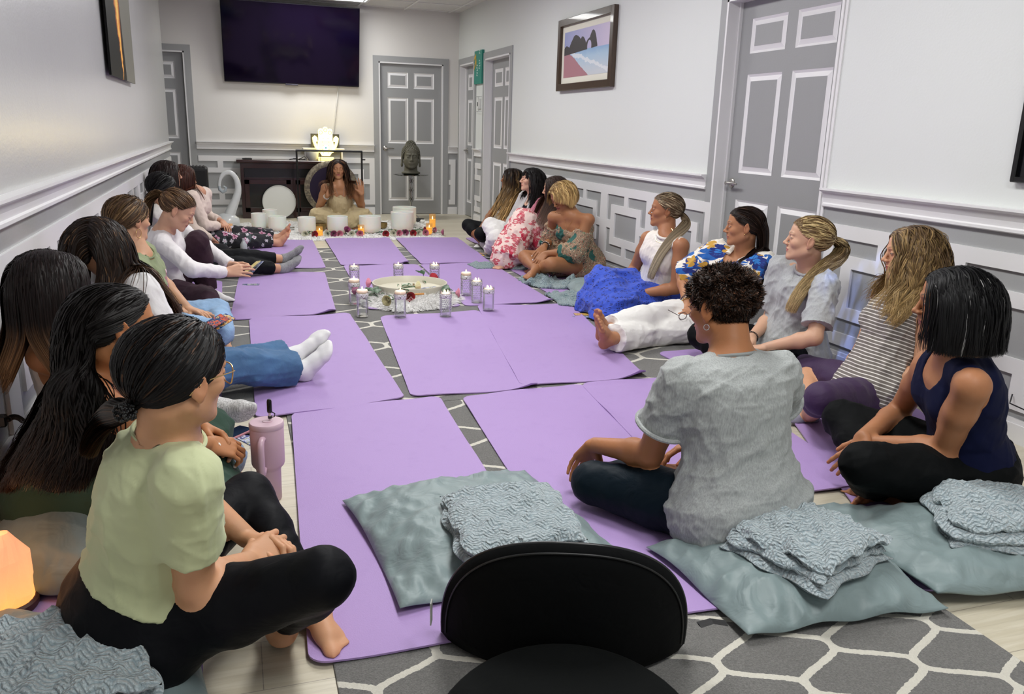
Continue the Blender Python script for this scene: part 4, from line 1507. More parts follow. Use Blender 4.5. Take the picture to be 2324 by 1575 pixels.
# ---------------------------------------------------------------- patterned cloth
def pat_floral(name, bg, cols, scale=9, petals=5, size=.36, leaf=None, leafcol=None, rough=.85, line=None, vein=.0):
    """flowers round scattered centres, with petals, and optional leaves between"""
    m = NT(name); co = m.coord(); cur = srgb(bg)
    def layer(cur, sc, col, off, pet, size, col2=None):
        c = m.coord(scale=sc, loc=(off, off * .7, off * .3))
        vo = m.n('ShaderNodeTexVoronoi', Vector=c, Scale=1.0, Randomness=.8)
        d = m.n('ShaderNodeVectorMath', _operation='SUBTRACT', i0=c, i1=vo.outputs['Position'])
        sp = m.n('ShaderNodeSeparateXYZ', Vector=d.outputs[0])
        a = m.math('ARCTAN2', sp.outputs[2], m.math('ADD', sp.outputs[0], m.math('MULTIPLY', sp.outputs[1], .8)))
        w = m.math('MULTIPLY_ADD', m.math('ABSOLUTE', m.math('COSINE', m.math('MULTIPLY', a, pet / 2))), .5, .55)
        r = m.math('DIVIDE', vo.outputs['Distance'], w)
        f = m.math('LESS_THAN', r, size)
        cc = srgb(col)
        if col2: cc = m.mix(m.ramp(r, [(0, (1, 1, 1, 1)), (size * .45, (1, 1, 1, 1)), (size * .5, (0, 0, 0, 1))]), srgb(col), srgb(col2))
        if vein:
            ring = m.math('LESS_THAN', m.math('ABSOLUTE', m.math('SINE', m.math('MULTIPLY', a, 14.0))), vein)
            cc = m.mix(m.math('MULTIPLY', ring, m.math('GREATER_THAN', r, size * .3)), cc, srgb(bg))
        return m.mix(f, cur, cc)
    if leaf:
        c = m.coord(scale=(leaf, leaf * .45, leaf * .45), rot=(.6, .5, .4)); 
        nz = m.n('ShaderNodeTexNoise', Vector=c, Scale=.7, Detail=1)
        vo = m.n('ShaderNodeTexVoronoi', Vector=m.mix(.25, c, nz.outputs['Color']), Scale=1.0)
        cur = m.mix(m.math('LESS_THAN', vo.outputs['Distance'], .30), cur, srgb(leafcol))
    for i, cspec in enumerate(cols):
        cur = layer(cur, scale * (1 + .23 * i), cspec[0], 3.1 * i + .5, petals + (i % 2), size * (1 - .12 * i), cspec[1] if len(cspec) > 1 else None)
    m.set(Base_Color=cur, Roughness=rough, Sheen_Weight=.1)
    m.bump(m.noise(co, 14, 3, .55, .8), .6, .008)
    return m.m


def pat_paisley(name, cols, scale=16):
    m = NT(name); co = m.coord()
    nz = m.n('ShaderNodeTexNoise', Vector=co, Scale=scale * .5, Detail=3, Roughness=.5)
    v = m.n('ShaderNodeTexVoronoi', Vector=m.mix(.12, co, nz.outputs['Color']), Scale=float(scale))
    f = m.math('MODULO', m.math('MULTIPLY_ADD', v.outputs['Distance'], 3.0, m.math('MULTIPLY', nz.outputs['Fac'], 4.0)), 1.0)
    n = len(cols)
    c = m.ramp(f, [(i / n, srgb(q)) for i, q in enumerate(cols)], 'CONSTANT')
    big = m.noise(co, 7, 2)
    c = m.mix(m.ramp(big, [(.60, (0, 0, 0, 1)), (.62, (1, 1, 1, 1))]), c, srgb(cols[-1]))
    m.set(Base_Color=c, Roughness=.8); m.bump(m.noise(co, 18, 3, .55, .8), .5, .006)
    return m.m


def pat_stripe(name, bg, fg, period=.0165, width=.24, axis=(0, 0, 1)):
    m = NT(name); co = m.coord()
    nz = m.n('ShaderNodeTexNoise', Vector=co, Scale=5., Detail=1)
    d = m.n('ShaderNodeVectorMath', _operation='DOT_PRODUCT', i0=co, i1=axis).outputs['Value']
    z = m.math('DIVIDE', m.math('MULTIPLY_ADD', nz.outputs['Fac'], .018, d), period)
    f = m.math('LESS_THAN', m.math('FRACT', m.math('ADD', z, 100.0)), width)
    m.set(Base_Color=m.mix(f, srgb(bg), srgb(fg)), Roughness=.85, Sheen_Weight=.1); m.bump(m.noise(co, 12, 3, .5, .8), .5, .006)
    return m.m


def pat_eyelet(name, col, dark):
    m = NT(name); c = m.coord(scale=30)
    vo = m.n('ShaderNodeTexVoronoi', Vector=c, Scale=1.0, Randomness=.35)
    d = m.n('ShaderNodeVectorMath', _operation='SUBTRACT', i0=c, i1=vo.outputs['Position'])
    sp = m.n('ShaderNodeSeparateXYZ', Vector=d.outputs[0])
    a = m.math('ARCTAN2', sp.outputs[2], m.math('ADD', sp.outputs[0], m.math('MULTIPLY', sp.outputs[1], .7)))
    pet = m.math('ABSOLUTE', m.math('COSINE', m.math('MULTIPLY', a, 2.5)))
    r = vo.outputs['Distance']
    f = m.math('MULTIPLY', m.math('MULTIPLY', m.math('GREATER_THAN', pet, .72), m.math('LESS_THAN', r, .40)), m.math('GREATER_THAN', r, .14))
    m.set(Base_Color=m.mix(f, srgb(col), srgb(dark)), Roughness=.8, Sheen_Weight=.15)
    m.bump(m.math('ADD', m.noise(m.coord(), 16, 3, .55, .8), m.math('MULTIPLY', f, -.5)), .6, .008)
    return m.m


def denim(name, col):
    m = NT(name); co = m.coord(); f = m.noise(co, 6, 4, .6); w = m.noise(m.coord(scale=(500, 500, 120)), 1, 2)
    c = srgb(col)
    c2 = m.mix(m.ramp(f, [(.35, (0, 0, 0, 1)), (.7, (1, 1, 1, 1))]), tuple(x * .72 for x in c[:3]) + (1,), tuple(min(1, x * 1.25) for x in c[:3]) + (1,))
    c3 = m.mix(m.math('MULTIPLY', w, .35), c2, tuple(min(1, x * 1.6) for x in c[:3]) + (1,))
    m.set(Base_Color=c3, Roughness=.85, Sheen_Weight=.1); m.bump(m.math('ADD', m.noise(co, 15, 3, .55, .8), m.math('MULTIPLY', w, .15)), .55, .008)
    return m.m


# ---------------------------------------------------------------- garments on a figure
def tpart(p, t0, t1, grow=0, flare=0):
    """a length of the torso between two heights, cut square"""
    T = p.torso[0]; tb = np.array(p.tab, float)
    ts = [t0] + [t for t in tb[:, 0] if t0 < t < t1] + [t1]
    rows = [(t, np.interp(t, tb[:, 0], tb[:, 1]) + grow + flare * max(0, .5 - t), np.interp(t, tb[:, 0], tb[:, 2]) + grow + flare * max(0, .5 - t), np.interp(t, tb[:, 0], tb[:, 3])) for t in ts]
    return Torso(p.J['P'], p.J['N'], p.Fp, p.Fn, rows)


def upper(p, t0=-.22, grow=0, flare=0):
    return [tpart(p, t0, 1.0, grow, flare)] + p.torso[1:]


def sleeve(p, frac, r0=.050, r1=.048, forearm=None, r2=.040, flare_k=.02):
    out = []
    for sd in 'LR':
        S0, E0, W0 = p.J['S' + sd], p.J['E' + sd], p.J['W' + sd]
        b = p.bulk
        if forearm is None:
            out.append(Sleeve(S0, lerp(S0, E0, frac), r0 * b, r1 * b, .03))
        else:
            out.append(Cone(S0, E0, r0 * b, r1 * b, .03)); out.append(Sleeve(E0, lerp(E0, W0, forearm), r1 * b, r2, .02))
    return out


def legp(p, end=1.0, grow=0, flare=0, sides='LR', waist=.20):
    out = [tpart(p, -.22, waist, grow)] + infl(p.butt, grow)
    for sd in sides:
        th, sh = p.legs[sd]; K0, A0 = p.J['K' + sd], p.J['A' + sd]
        out += infl(th, grow)
        if end <= .02: continue
        e = lerp(K0, A0, end); mid = lerp(K0, A0, min(.32, end * .6))
        rm = sh[0].rb + grow; re = (sh[1].ra + (sh[1].rb - sh[1].ra) * max(0, (end - .32) / .68)) + grow + flare
        out += [Cone(K0, mid, sh[0].ra + grow, rm + flare * .3, .02), Sleeve(mid, e, rm + flare * .3, re, .02)]
    return out


def neckcut(p, r=.058, drop=.0, front=0.0, fr=.055):
    N, up, fn = p.J['N'], p.up, p.Fn
    ax = nrm(p.C - N)
    out = [Cone(N - ax * (.012 + drop), p.C, r, r + .012, .006, 's')]
    if front: out.append(Ell(N - up * (.03 + front * .5) + fn[:, 1] * .075, (fr, .06, .03 + front), fn, .01, 's'))
    return out


def armcut(p, r=.062, inn=.035):
    """openings of a sleeveless top"""
    out = []
    for e, sd in ((-1, 'L'), (1, 'R')):
        S0 = p.J['S' + sd]
        out.append(Ell(S0 + p.Fn[:, 0] * e * inn - p.up * .035, (r, .085, .105), p.Fn, .008, 's'))
    return out


def auto_hands(p, over=None, curl=.35, thumb=.5):
    H = {}
    for sd, o in (('L', 'R'), ('R', 'L')):
        W, E = p.J['W' + sd], p.J['E' + sd]; d = nrm(nrm(W - E) * .9 + nrm(p.J['W' + o] - W + 1e-6) * .55 + np.array((0, 0, -.15)))
        H[sd] = (d, (p.Fn[:, 1] * -.25 + np.array((0, 0, -1.))), curl, thumb)
    H.update(over or {})
    return H


def auto_feet(p, kind, over=None):
    F = {}
    f = p.Fp[:, 1] * (1, 1, 0); f = nrm(f); r = np.cross(f, (0, 0, 1))
    for sd in 'LR':
        K, A = p.J['K' + sd], p.J['A' + sd]; s_ = nrm((A - K) * (1, 1, 0)); e = -1 if sd == 'L' else 1
        if kind == 'cross': F[sd] = (nrm(s_ * .85 + f * .25), nrm(np.array((0, 0, -.55)) - f * .2 + s_ * .1 - r * 0))
        elif kind == 'out': F[sd] = (nrm(np.array((0, 0, .9)) + s_ * .35 + r * e * .25), s_)
        else: F[sd] = (nrm(f * 1 + r * e * .1 + np.array((0, 0, -.12))), np.array((0, 0, -1.)))
    F.update(over or {})
    return F


def sock(p, sd, mat, up_=.10, off=.0035, name='sock', cuff=True):
    A, K = p.J['A' + sd], p.J['K' + sd]; u = nrm(K - A)
    prims = [q for q in p.footp[sd][1:]]
    prims = [Sleeve(A, A + u * up_, .036, .040, .02)] + prims
    V, F = polygonize(infl(prims, off, .02), max(.0045, p.h * .7), post=lambda a, P: p.floor(a, P, z0=.0122))
    V = relax(V, F, 2, .5)
    return mesh_obj(name, V - p.loc, F, mat, p.root)


def small(p, name, mb, mat, auto=40):
    """mb holds world coordinates"""
    mb.v = [v - Vector(p.loc) for v in mb.v]
    return mb.build(name, mat, p.root, auto=auto)


def ring_pts(c, n, r, k=20, flat=1.0):
    n = nrm(n); a = nrm(np.cross(n, (.3, .2, 1.))); b = np.cross(n, a)
    return [tuple(c + a * math.cos(t) * r + b * math.sin(t) * r * flat) for t in np.linspace(0, 2 * math.pi, k, endpoint=False)]


GOLD = plain('gold', '#d9b678', .25, 1); SILVER = plain('silver', '#d2d2d0', .22, 1)


def hoops(p, r=.018, w=.0013, mat=None, sides=(-1, 1)):
    for e in sides:
        c = p.C + p.R @ (np.array((e * .0785, .001, -.043 - r)) * p.hs)
        small(p, 'earring', MB().tube(ring_pts(c, p.R[:, 0] * .9 + p.R[:, 1] * .4, r), w, 8, closed=True), mat or GOLD)


def stud(p, mat=None, sides=(-1, 1)):
    for e in sides:
        c = p.C + p.R @ (np.array((e * .080, .002, -.037)) * p.hs)
        small(p, 'earring', MB().ball(c, .0045, 6), mat or GOLD)


def bracelet(p, sd, mat, r=.031, w=.003, t=.06, name='bracelet', beads=0, n=1):
    E, W = p.J['E' + sd], p.J['W' + sd]; d = nrm(W - E)
    for i in range(n):
        c = W - d * (t * .5 + i * .011)
        mb = MB(); pts = ring_pts(c, d + np.array((.1 * (i % 2), 0, .1)), r + .001 * i, beads or 22)
        if beads:
            for q in pts: mb.ball(q, w, 5)
        else: mb.tube(pts, w, 6, closed=True)
        small(p, name, mb, mat[i % len(mat)] if isinstance(mat, list) else mat)


def collar(p, mat, r=.068, w=.005, dz=.004, dy=.010, tilt=.35, name='collar'):
    mb = MB(); mb.tube(ring_pts(p.J['N'] + p.up * dz + p.Fn[:, 1] * dy, p.up + p.Fn[:, 1] * tilt, r, 40), w, 8, closed=True); small(p, name, mb, mat)


def watch(p, sd, band, t=.035, up=(0, 0, 1)):
    E, W = p.J['E' + sd], p.J['W' + sd]; d = nrm(W - E); c = W - d * t
    n = np.array(up, float); n = nrm(n - d * (n @ d)); s_ = np.cross(d, n)
    mb = MB()
    pts = ring_pts(c, d, .0305, 26)
    mb.tube(pts, .0085, 8, closed=True)
    # band flattened against the wrist
    o = small(p, 'watch_band', mb, band)
    M = Matrix(((d[0], s_[0], n[0], 0), (d[1], s_[1], n[1], 0), (d[2], s_[2], n[2], 0), (0, 0, 0, 1)))
    q = c + n * .036
    mb = MB(); mb.box((0, 0, 0), (.038, .034, .010), M=Matrix.Translation(Vector(q)) @ M, bev=.004)
    small(p, 'watch_case', mb, plain('watch_black', '#17181a', .15))


def glasses(p, frame_mat, rr=.024, w=.0016, lens=True):
    R, C, hs = p.R, p.C, p.hs
    lo = lambda x, y, z: C + R @ (np.array((x, y, z)) * hs)
    mb = MB()
    for e in (-1, 1):
        pts = []
        for t in np.linspace(0, 2 * math.pi, 28, endpoint=False):
            x = math.cos(t); z = math.sin(t); k = 1 / (abs(x) ** 3.2 + abs(z) ** 3.2) ** (1 / 3.2)
            pts.append(tuple(lo(e * .034 + x * k * rr, (.100) - abs(e * .034 + x * k * rr) ** 2 * 3.2, .000 + z * k * rr * .88)))
        mb.tube(pts, w, 8, closed=True)
        mb.tube([tuple(lo(e * .057, .094, .010)), tuple(lo(e * .070, .072, .012)), tuple(lo(e * .081, .02, .008)), tuple(lo(e * .082, -.010, -.002)), tuple(lo(e * .078, -.024, -.02))], w * .85, 6)
    mb.tube([tuple(lo(-.011, .106, .004)), tuple(lo(0, .109, .008)), tuple(lo(.011, .106, .004))], w, 6)
    g = small(p, 'eyeglasses', mb, frame_mat)
    return g
# ---------------------------------------------------------------- joints of every sitter, metres in the room
POSE = {
    'L1': dict(P=(-0.252, 1.769, 0.133), N=(-0.152, 1.692, 0.586), H=(-0.125, 1.62, 0.73), SL=(-0.164, 1.859, 0.553), SR=(-0.114, 1.532, 0.547), EL=(-0.187, 2.045, 0.352), ER=(-0.119, 1.613, 0.284), WL=(-0.019, 1.944, 0.204), WR=(-0.016, 1.82, 0.205), KL=(-0.009, 2.128, 0.232), KR=(0.128, 1.529, 0.307), AL=(0.13, 1.816, 0.055), AR=(0.049, 1.794, 0.042), HL=(-0.281, 1.849, 0.138), HR=(-0.197, 1.702, 0.143)),
    'L2': dict(P=(-0.532, 2.524, 0.139), N=(-0.361, 2.335, 0.536), H=(-0.312, 2.267, 0.676), SL=(-0.428, 2.491, 0.535), SR=(-0.37, 2.166, 0.522), EL=(-0.386, 2.665, 0.326), ER=(-0.236, 2.323, 0.34), WL=(-0.151, 2.626, 0.266), WR=(-0.124, 2.516, 0.238), KL=(-0.121, 2.72, 0.212), KR=(-0.131, 2.305, 0.145), AL=(-0.147, 2.375, 0.045), AR=(-0.092, 2.677, 0.056), HL=(-0.501, 2.606, 0.141), HR=(-0.508, 2.439, 0.141)),
    'L3': dict(P=(-0.503, 2.851, 0.115), N=(-0.537, 2.836, 0.587), H=(-0.535, 2.724, 0.707), SL=(-0.505, 3.004, 0.567), SR=(-0.571, 2.689, 0.501), EL=(-0.448, 3.089, 0.312), ER=(-0.343, 2.714, 0.35), WL=(-0.245, 3.004, 0.205), WR=(-0.219, 2.881, 0.219), KL=(-0.297, 3.252, 0.113), KR=(-0.082, 2.708, 0.117), AL=(-0.145, 2.922, 0.24), AR=(-0.251, 3.048, 0.053), HL=(-0.534, 2.93, 0.115), HR=(-0.477, 2.77, 0.115)),
    'L4': dict(P=(-0.45, 3.511, 0.119), N=(-0.408, 3.531, 0.592), H=(-0.509, 3.496, 0.717), SL=(-0.521, 3.656, 0.571), SR=(-0.359, 3.369, 0.571), EL=(-0.476, 3.751, 0.317), ER=(-0.256, 3.369, 0.316), WL=(-0.261, 3.721, 0.205), WR=(-0.174, 3.572, 0.205), KL=(-0.127, 3.756, 0.122), KR=(-0.066, 3.649, 0.165), AL=(0.233, 3.893, 0.131), AR=(0.254, 3.84, 0.069), HL=(-0.489, 3.586, 0.12), HR=(-0.404, 3.439, 0.12)),
    'L5': dict(P=(-0.478, 4.716, 0.116), N=(-0.481, 4.524, 0.548), H=(-0.516, 4.565, 0.706), SL=(-0.481, 4.693, 0.522), SR=(-0.477, 4.367, 0.478), EL=(-0.428, 4.895, 0.343), ER=(-0.462, 4.545, 0.27), WL=(-0.285, 4.764, 0.193), WR=(-0.317, 4.722, 0.183), KL=(-0.134, 4.979, 0.127), KR=(-0.113, 4.442, 0.124), AL=(-0.103, 4.604, 0.045), AR=(-0.212, 4.808, 0.057), HL=(-0.492, 4.8, 0.116), HR=(-0.464, 4.632, 0.116)),
    'L6': dict(P=(-0.446, 5.72, 0.112), N=(-0.433, 5.547, 0.549), H=(-0.34, 5.476, 0.663), SL=(-0.379, 5.71, 0.54), SR=(-0.436, 5.395, 0.469), EL=(-0.211, 5.856, 0.378), ER=(-0.273, 5.223, 0.334), WL=(-0.05, 5.704, 0.273), WR=(-0.078, 5.366, 0.287), KL=(-0.249, 5.677, 0.44), KR=(-0.198, 5.327, 0.12), AL=(-0.212, 5.815, 0.083), AR=(-0.264, 5.705, 0.086), HL=(-0.445, 5.805, 0.115), HR=(-0.452, 5.635, 0.115)),
    'L7': dict(P=(-0.411, 6.746, 0.118), N=(-0.516, 6.776, 0.579), H=(-0.511, 6.665, 0.701), SL=(-0.469, 6.933, 0.533), SR=(-0.565, 6.619, 0.529), EL=(-0.387, 7.009, 0.281), ER=(-0.352, 6.579, 0.36), WL=(-0.196, 6.879, 0.199), WR=(-0.194, 6.705, 0.221), KL=(-0.001, 6.838, 0.159), KR=(-0.011, 6.716, 0.117), AL=(0.357, 6.97, 0.11), AR=(0.332, 6.875, 0.045), HL=(-0.401, 6.831, 0.119), HR=(-0.407, 6.661, 0.119)),
    'L8': dict(P=(-0.531, 7.598, 0.12), N=(-0.492, 7.605, 0.594), H=(-0.53, 7.608, 0.754), SL=(-0.496, 7.772, 0.564), SR=(-0.439, 7.447, 0.564), EL=(-0.427, 7.828, 0.303), ER=(-0.355, 7.418, 0.303), WL=(-0.24, 7.706, 0.203), WR=(-0.22, 7.597, 0.203), KL=(-0.24, 7.937, 0.119), KR=(-0.139, 7.388, 0.117), AL=(-0.149, 7.569, 0.051), AR=(-0.241, 7.754, 0.053), HL=(-0.548, 7.682, 0.12), HR=(-0.518, 7.514, 0.12)),
    'L9': dict(P=(-0.401, 8.362, 0.116), N=(-0.321, 8.307, 0.578), H=(-0.445, 8.332, 0.685), SL=(-0.271, 8.463, 0.524), SR=(-0.377, 8.155, 0.515), EL=(-0.29, 8.629, 0.305), ER=(-0.284, 8.119, 0.258), WL=(-0.13, 8.45, 0.256), WR=(-0.149, 8.322, 0.233), KL=(0.011, 8.437, 0.141), KR=(-0, 8.301, 0.085), AL=(0.39, 8.476, 0.088), AR=(0.367, 8.411, 0.047), HL=(-0.389, 8.446, 0.116), HR=(-0.398, 8.277, 0.116)),
    'F': dict(P=(1.196, 10.142, 0.118), N=(1.166, 9.911, 0.531), H=(1.162, 9.951, 0.693), SL=(1.329, 9.903, 0.475), SR=(1.002, 9.896, 0.479), EL=(1.432, 9.985, 0.235), ER=(0.938, 10.034, 0.251), WL=(1.412, 9.822, 0.416), WR=(1.018, 9.851, 0.395), KL=(1.427, 9.764, 0.165), KR=(0.885, 9.82, 0.162), AL=(1.061, 9.75, 0.047), AR=(1.256, 9.793, 0.06), HL=(1.28, 10.133, 0.118), HR=(1.111, 10.147, 0.118)),
    'R1': dict(P=(2.663, 8.092, 0.119), N=(2.754, 8.119, 0.584), H=(2.677, 8.043, 0.709), SL=(2.745, 7.964, 0.51), SR=(2.712, 8.285, 0.566), EL=(2.685, 7.755, 0.343), ER=(2.545, 8.281, 0.347), WL=(2.496, 7.897, 0.278), WR=(2.394, 8.14, 0.215), KL=(2.303, 7.853, 0.187), KR=(2.304, 8.337, 0.216), AL=(2.461, 8.181, 0.062), AR=(2.383, 7.991, 0.066), HL=(2.666, 8.007, 0.12), HR=(2.658, 8.177, 0.12)),
    'R2': dict(P=(2.697, 7.484, 0.122), N=(2.737, 7.518, 0.595), H=(2.684, 7.472, 0.743), SL=(2.747, 7.357, 0.538), SR=(2.694, 7.681, 0.564), EL=(2.657, 7.184, 0.345), ER=(2.571, 7.69, 0.319), WL=(2.501, 7.346, 0.247), WR=(2.424, 7.531, 0.205), KL=(2.304, 7.317, 0.211), KR=(2.372, 7.738, 0.276), AL=(2.37, 7.657, 0.045), AR=(2.423, 7.409, 0.082), HL=(2.686, 7.399, 0.122), HR=(2.699, 7.569, 0.121)),
    'R3': dict(P=(2.708, 6.948, 0.118), N=(2.686, 6.967, 0.591), H=(2.681, 6.847, 0.703), SL=(2.707, 6.805, 0.539), SR=(2.675, 7.132, 0.543), EL=(2.59, 6.592, 0.41), ER=(2.498, 7.159, 0.335), WL=(2.626, 6.814, 0.314), WR=(2.357, 6.962, 0.299), KL=(2.436, 6.868, 0.405), KR=(2.429, 6.977, 0.414), AL=(2.247, 6.807, 0.075), AR=(2.233, 6.926, 0.087), HL=(2.717, 6.863, 0.12), HR=(2.694, 7.031, 0.12)),
    'R4': dict(P=(2.735, 6.373, 0.118), N=(2.603, 6.251, 0.556), H=(2.545, 6.336, 0.685), SL=(2.694, 6.113, 0.512), SR=(2.496, 6.375, 0.505), EL=(2.596, 6.122, 0.256), ER=(2.566, 6.556, 0.31), WL=(2.404, 6.271, 0.222), WR=(2.418, 6.366, 0.262), KL=(2.387, 6.105, 0.158), KR=(2.338, 6.606, 0.143), AL=(2.362, 6.472, 0.045), AR=(2.299, 6.225, 0.104), HL=(2.741, 6.288, 0.118), HR=(2.708, 6.454, 0.118)),
    'R5': dict(P=(2.709, 4.968, 0.116), N=(2.697, 4.809, 0.562), H=(2.705, 4.88, 0.71), SL=(2.705, 4.645, 0.506), SR=(2.635, 4.963, 0.511), EL=(2.69, 4.642, 0.231), ER=(2.621, 5.113, 0.281), WL=(2.496, 4.78, 0.171), WR=(2.447, 4.978, 0.174), KL=(2.327, 4.739, 0.091), KR=(2.348, 5.038, 0.212), AL=(2.28, 5.118, 0.045), AR=(2.383, 4.694, 0.045), HL=(2.7, 4.883, 0.114), HR=(2.733, 5.05, 0.112)),
    'R6': dict(P=(2.681, 4.226, 0.117), N=(2.821, 4.095, 0.551), H=(2.761, 4.056, 0.699), SL=(2.837, 3.931, 0.502), SR=(2.714, 4.233, 0.533), EL=(2.585, 3.931, 0.392), ER=(2.594, 4.406, 0.356), WL=(2.541, 4.086, 0.208), WR=(2.525, 4.212, 0.222), KL=(2.269, 4.132, 0.068), KR=(2.318, 4.2, 0.167), AL=(1.918, 3.978, 0.101), AR=(1.952, 4.094, 0.116), HL=(2.666, 4.143, 0.116), HR=(2.699, 4.31, 0.116)),
    'R7': dict(P=(2.723, 3.512, 0.112), N=(2.729, 3.397, 0.569), H=(2.664, 3.363, 0.716), SL=(2.693, 3.238, 0.512), SR=(2.673, 3.561, 0.541), EL=(2.589, 3.137, 0.28), ER=(2.681, 3.61, 0.271), WL=(2.446, 3.315, 0.19), WR=(2.483, 3.487, 0.194), KL=(2.393, 3.196, 0.119), KR=(2.37, 3.782, 0.145), AL=(2.39, 3.575, 0.051), AR=(2.423, 3.409, 0.062), HL=(2.719, 3.427, 0.113), HR=(2.724, 3.597, 0.113)),
    'R8': dict(P=(2.557, 2.724, 0.133), N=(2.714, 2.737, 0.587), H=(2.678, 2.719, 0.746), SL=(2.691, 2.571, 0.551), SR=(2.733, 2.896, 0.528), EL=(2.64, 2.531, 0.279), ER=(2.692, 2.935, 0.258), WL=(2.51, 2.708, 0.169), WR=(2.502, 2.821, 0.155), KL=(2.132, 2.504, 0.217), KR=(2.612, 3.2, 0.11), AL=(2.318, 2.781, 0.035), AR=(2.403, 2.88, 0.06), HL=(2.496, 2.661, 0.137), HR=(2.59, 2.802, 0.137)),
    'R9': dict(P=(2.272, 1.929, 0.123), N=(2.126, 1.92, 0.567), H=(2.077, 1.91, 0.722), SL=(2.049, 1.77, 0.501), SR=(2.177, 2.061, 0.465), EL=(2.099, 1.877, 0.252), ER=(2.244, 2.22, 0.25), WL=(2.046, 2.109, 0.191), WR=(2.019, 2.134, 0.208), KL=(1.803, 1.886, 0.227), KR=(2.117, 2.357, 0.185), AL=(2.066, 2.087, 0.039), AR=(2.055, 1.998, 0.06), HL=(2.196, 1.884, 0.129), HR=(2.308, 2.009, 0.129)),
    'R10': dict(P=(1.386, 1.941, 0.116), N=(1.366, 2.011, 0.585), H=(1.375, 2.093, 0.702), SL=(1.205, 2.006, 0.503), SR=(1.527, 1.992, 0.51), EL=(1.17, 2.095, 0.245), ER=(1.643, 2.139, 0.309), WL=(1.089, 2.321, 0.195), WR=(1.453, 2.251, 0.203), KL=(1.051, 2.241, 0.099), KR=(1.661, 2.305, 0.118), AL=(1.428, 2.311, 0.057), AR=(1.29, 2.227, 0.052), HL=(1.302, 1.929, 0.116), HR=(1.47, 1.954, 0.116)),
}
# ---------------------------------------------------------------- the people
WL_ = (0, -1, XL + .022); WR_ = (0, 1, XR - .022)


def person(key, face, skin, kind, wall=None, label='', hands=None, feet=None, curl=.35, thumb=.5, body={}, **kw):
    p = Person(key, POSE[key], face, skin, **kw); p.wall = wall
    p.build_body(auto_hands(p, hands, curl, thumb), auto_feet(p, kind, feet), label=label, **body)
    return p


FAR = dict(hh=.0045, hhand=.005); NEAR = dict(hh=.003, hhand=.003)
V3 = lambda *a: np.array(a, float)


def L1():
    p = person('L1', (38, -6, -4), '#c99774', 'cross', None, 'woman in a sage green tee, gold-rimmed glasses and black leggings, low dark ponytail',
               hands=dict(L=((.78, -.45, .1), (-.1, -.55, -.85), .75, .5), R=((.75, .60, .12), (-.1, .62, -.75), .75, .6)), seed=1, bulk=1.03, feet=dict(R=((.30, .92, 0), (.2, -.1, -1)), L=((.35, -.90, 0), (0, -.2, -1))),
               body=dict(brow='#1d130e', eyes='open', lip='#b5695f', hh=.0028, hhand=.0028, headscale=.96), h=.007)
    J = p.J
    p.cloth('leggings', legp(p, .80, waist=.34), fabric('black_knit', '#06070c', .6, ws=.1, sheen=.25), off=.004, h=.007, fold=(2, 5, .09, None, .0015))
    p.cloth('t_shirt', upper(p, -.2) + infl(p.butt, .001) + sleeve(p, .66, .051, .050), fabric('sage_jersey', '#bfc59c', .8, wrs=.15), off=.010, subs=neckcut(p, .063), h=.0055,
            cuts=[(J['P'] + p.up * .115, -p.up - p.Fp[:, 1] * .10)], fold=[(3, 6, .085, p.Fp[:, 0] + p.up * .12, .0042, .05), (8, 5, .035, p.Fp[:, 0], .0008, .2)])
    p.hair('pony', n=7500, length=.2, c0='#0b0808', c1='#7a5030', grad=.42, tailpts=[(-.012, -.105, .035), (-.035, -.130, -.02), (-.05, -.140, -.085)], tie=(0, -.098, -.058), tail=.155, tailr=.020, taildir=(0, -.7, -.5), vol=.011, rad=.00095, cov=('#3a2516', .06))
    ax = nrm(p.R @ V3(0, -.5, -.8))
    mb = MB()
    for k in range(90):
        a = k * 2.4; q = p.tie_pt + p.R @ V3(math.cos(a) * .017, -.008 + .012 * math.sin(a * 1.7), math.sin(a) * .014 - .004); mb.ball(q, .0032, 4)
    small(p, 'scrunchie', mb, plain('scrunchie_black', '#0c0c0d', .4))
    collar(p, fabric('sage_rib', '#b9bf97', .8), .070, .0050, -.004, .000, .10)
    glasses(p, GOLD, .0235, .0014)
    return p


def L2():
    p = person('L2', (24, -4, 6), '#b27a52', 'cross', WL_, 'woman in black tank top and dark green trousers, very long dark hair, white watch',
               hands=dict(L=((.8, -.35, -.35), (-.2, -.5, -.7), .7, .5), R=((.82, .30, -.30), (-.1, .5, -.8), .7, .5)), seed=2,
               feet=dict(R=((.75, .55, -.05), (.3, -.5, -.75)), L=((.6, -.6, -.1), (0, -.3, -1))), body=dict(brow='#1d130e', eyes='open', lip='#a2604f', nails='#f4f2ee', nose=1.25, **NEAR), h=.008)
    p.cloth('trousers', legp(p, .90, .012, .02, waist=.30), fabric('green_cotton', '#2c4337', .85), off=.004, h=.008, fold=(2, 6, .07, p.Fp[:, 1], .004))
    p.cloth('tank_top', upper(p, .12), fabric('black_rib', '#060607', .8), off=.004, subs=armcut(p, .085, .02) + neckcut(p, .085, .03, .05), h=.008)
    p.hair('swept', n=6000, length=.44, c0='#0c0807', c1='#2c1a12', vol=.030, rad=.0012, wave=.009, wavef=36, split=.10, streak=.3)
    hoops(p, .020, .0014)
    watch(p, 'L', plain('white_silicone', '#e8e8e6', .45))
    return p


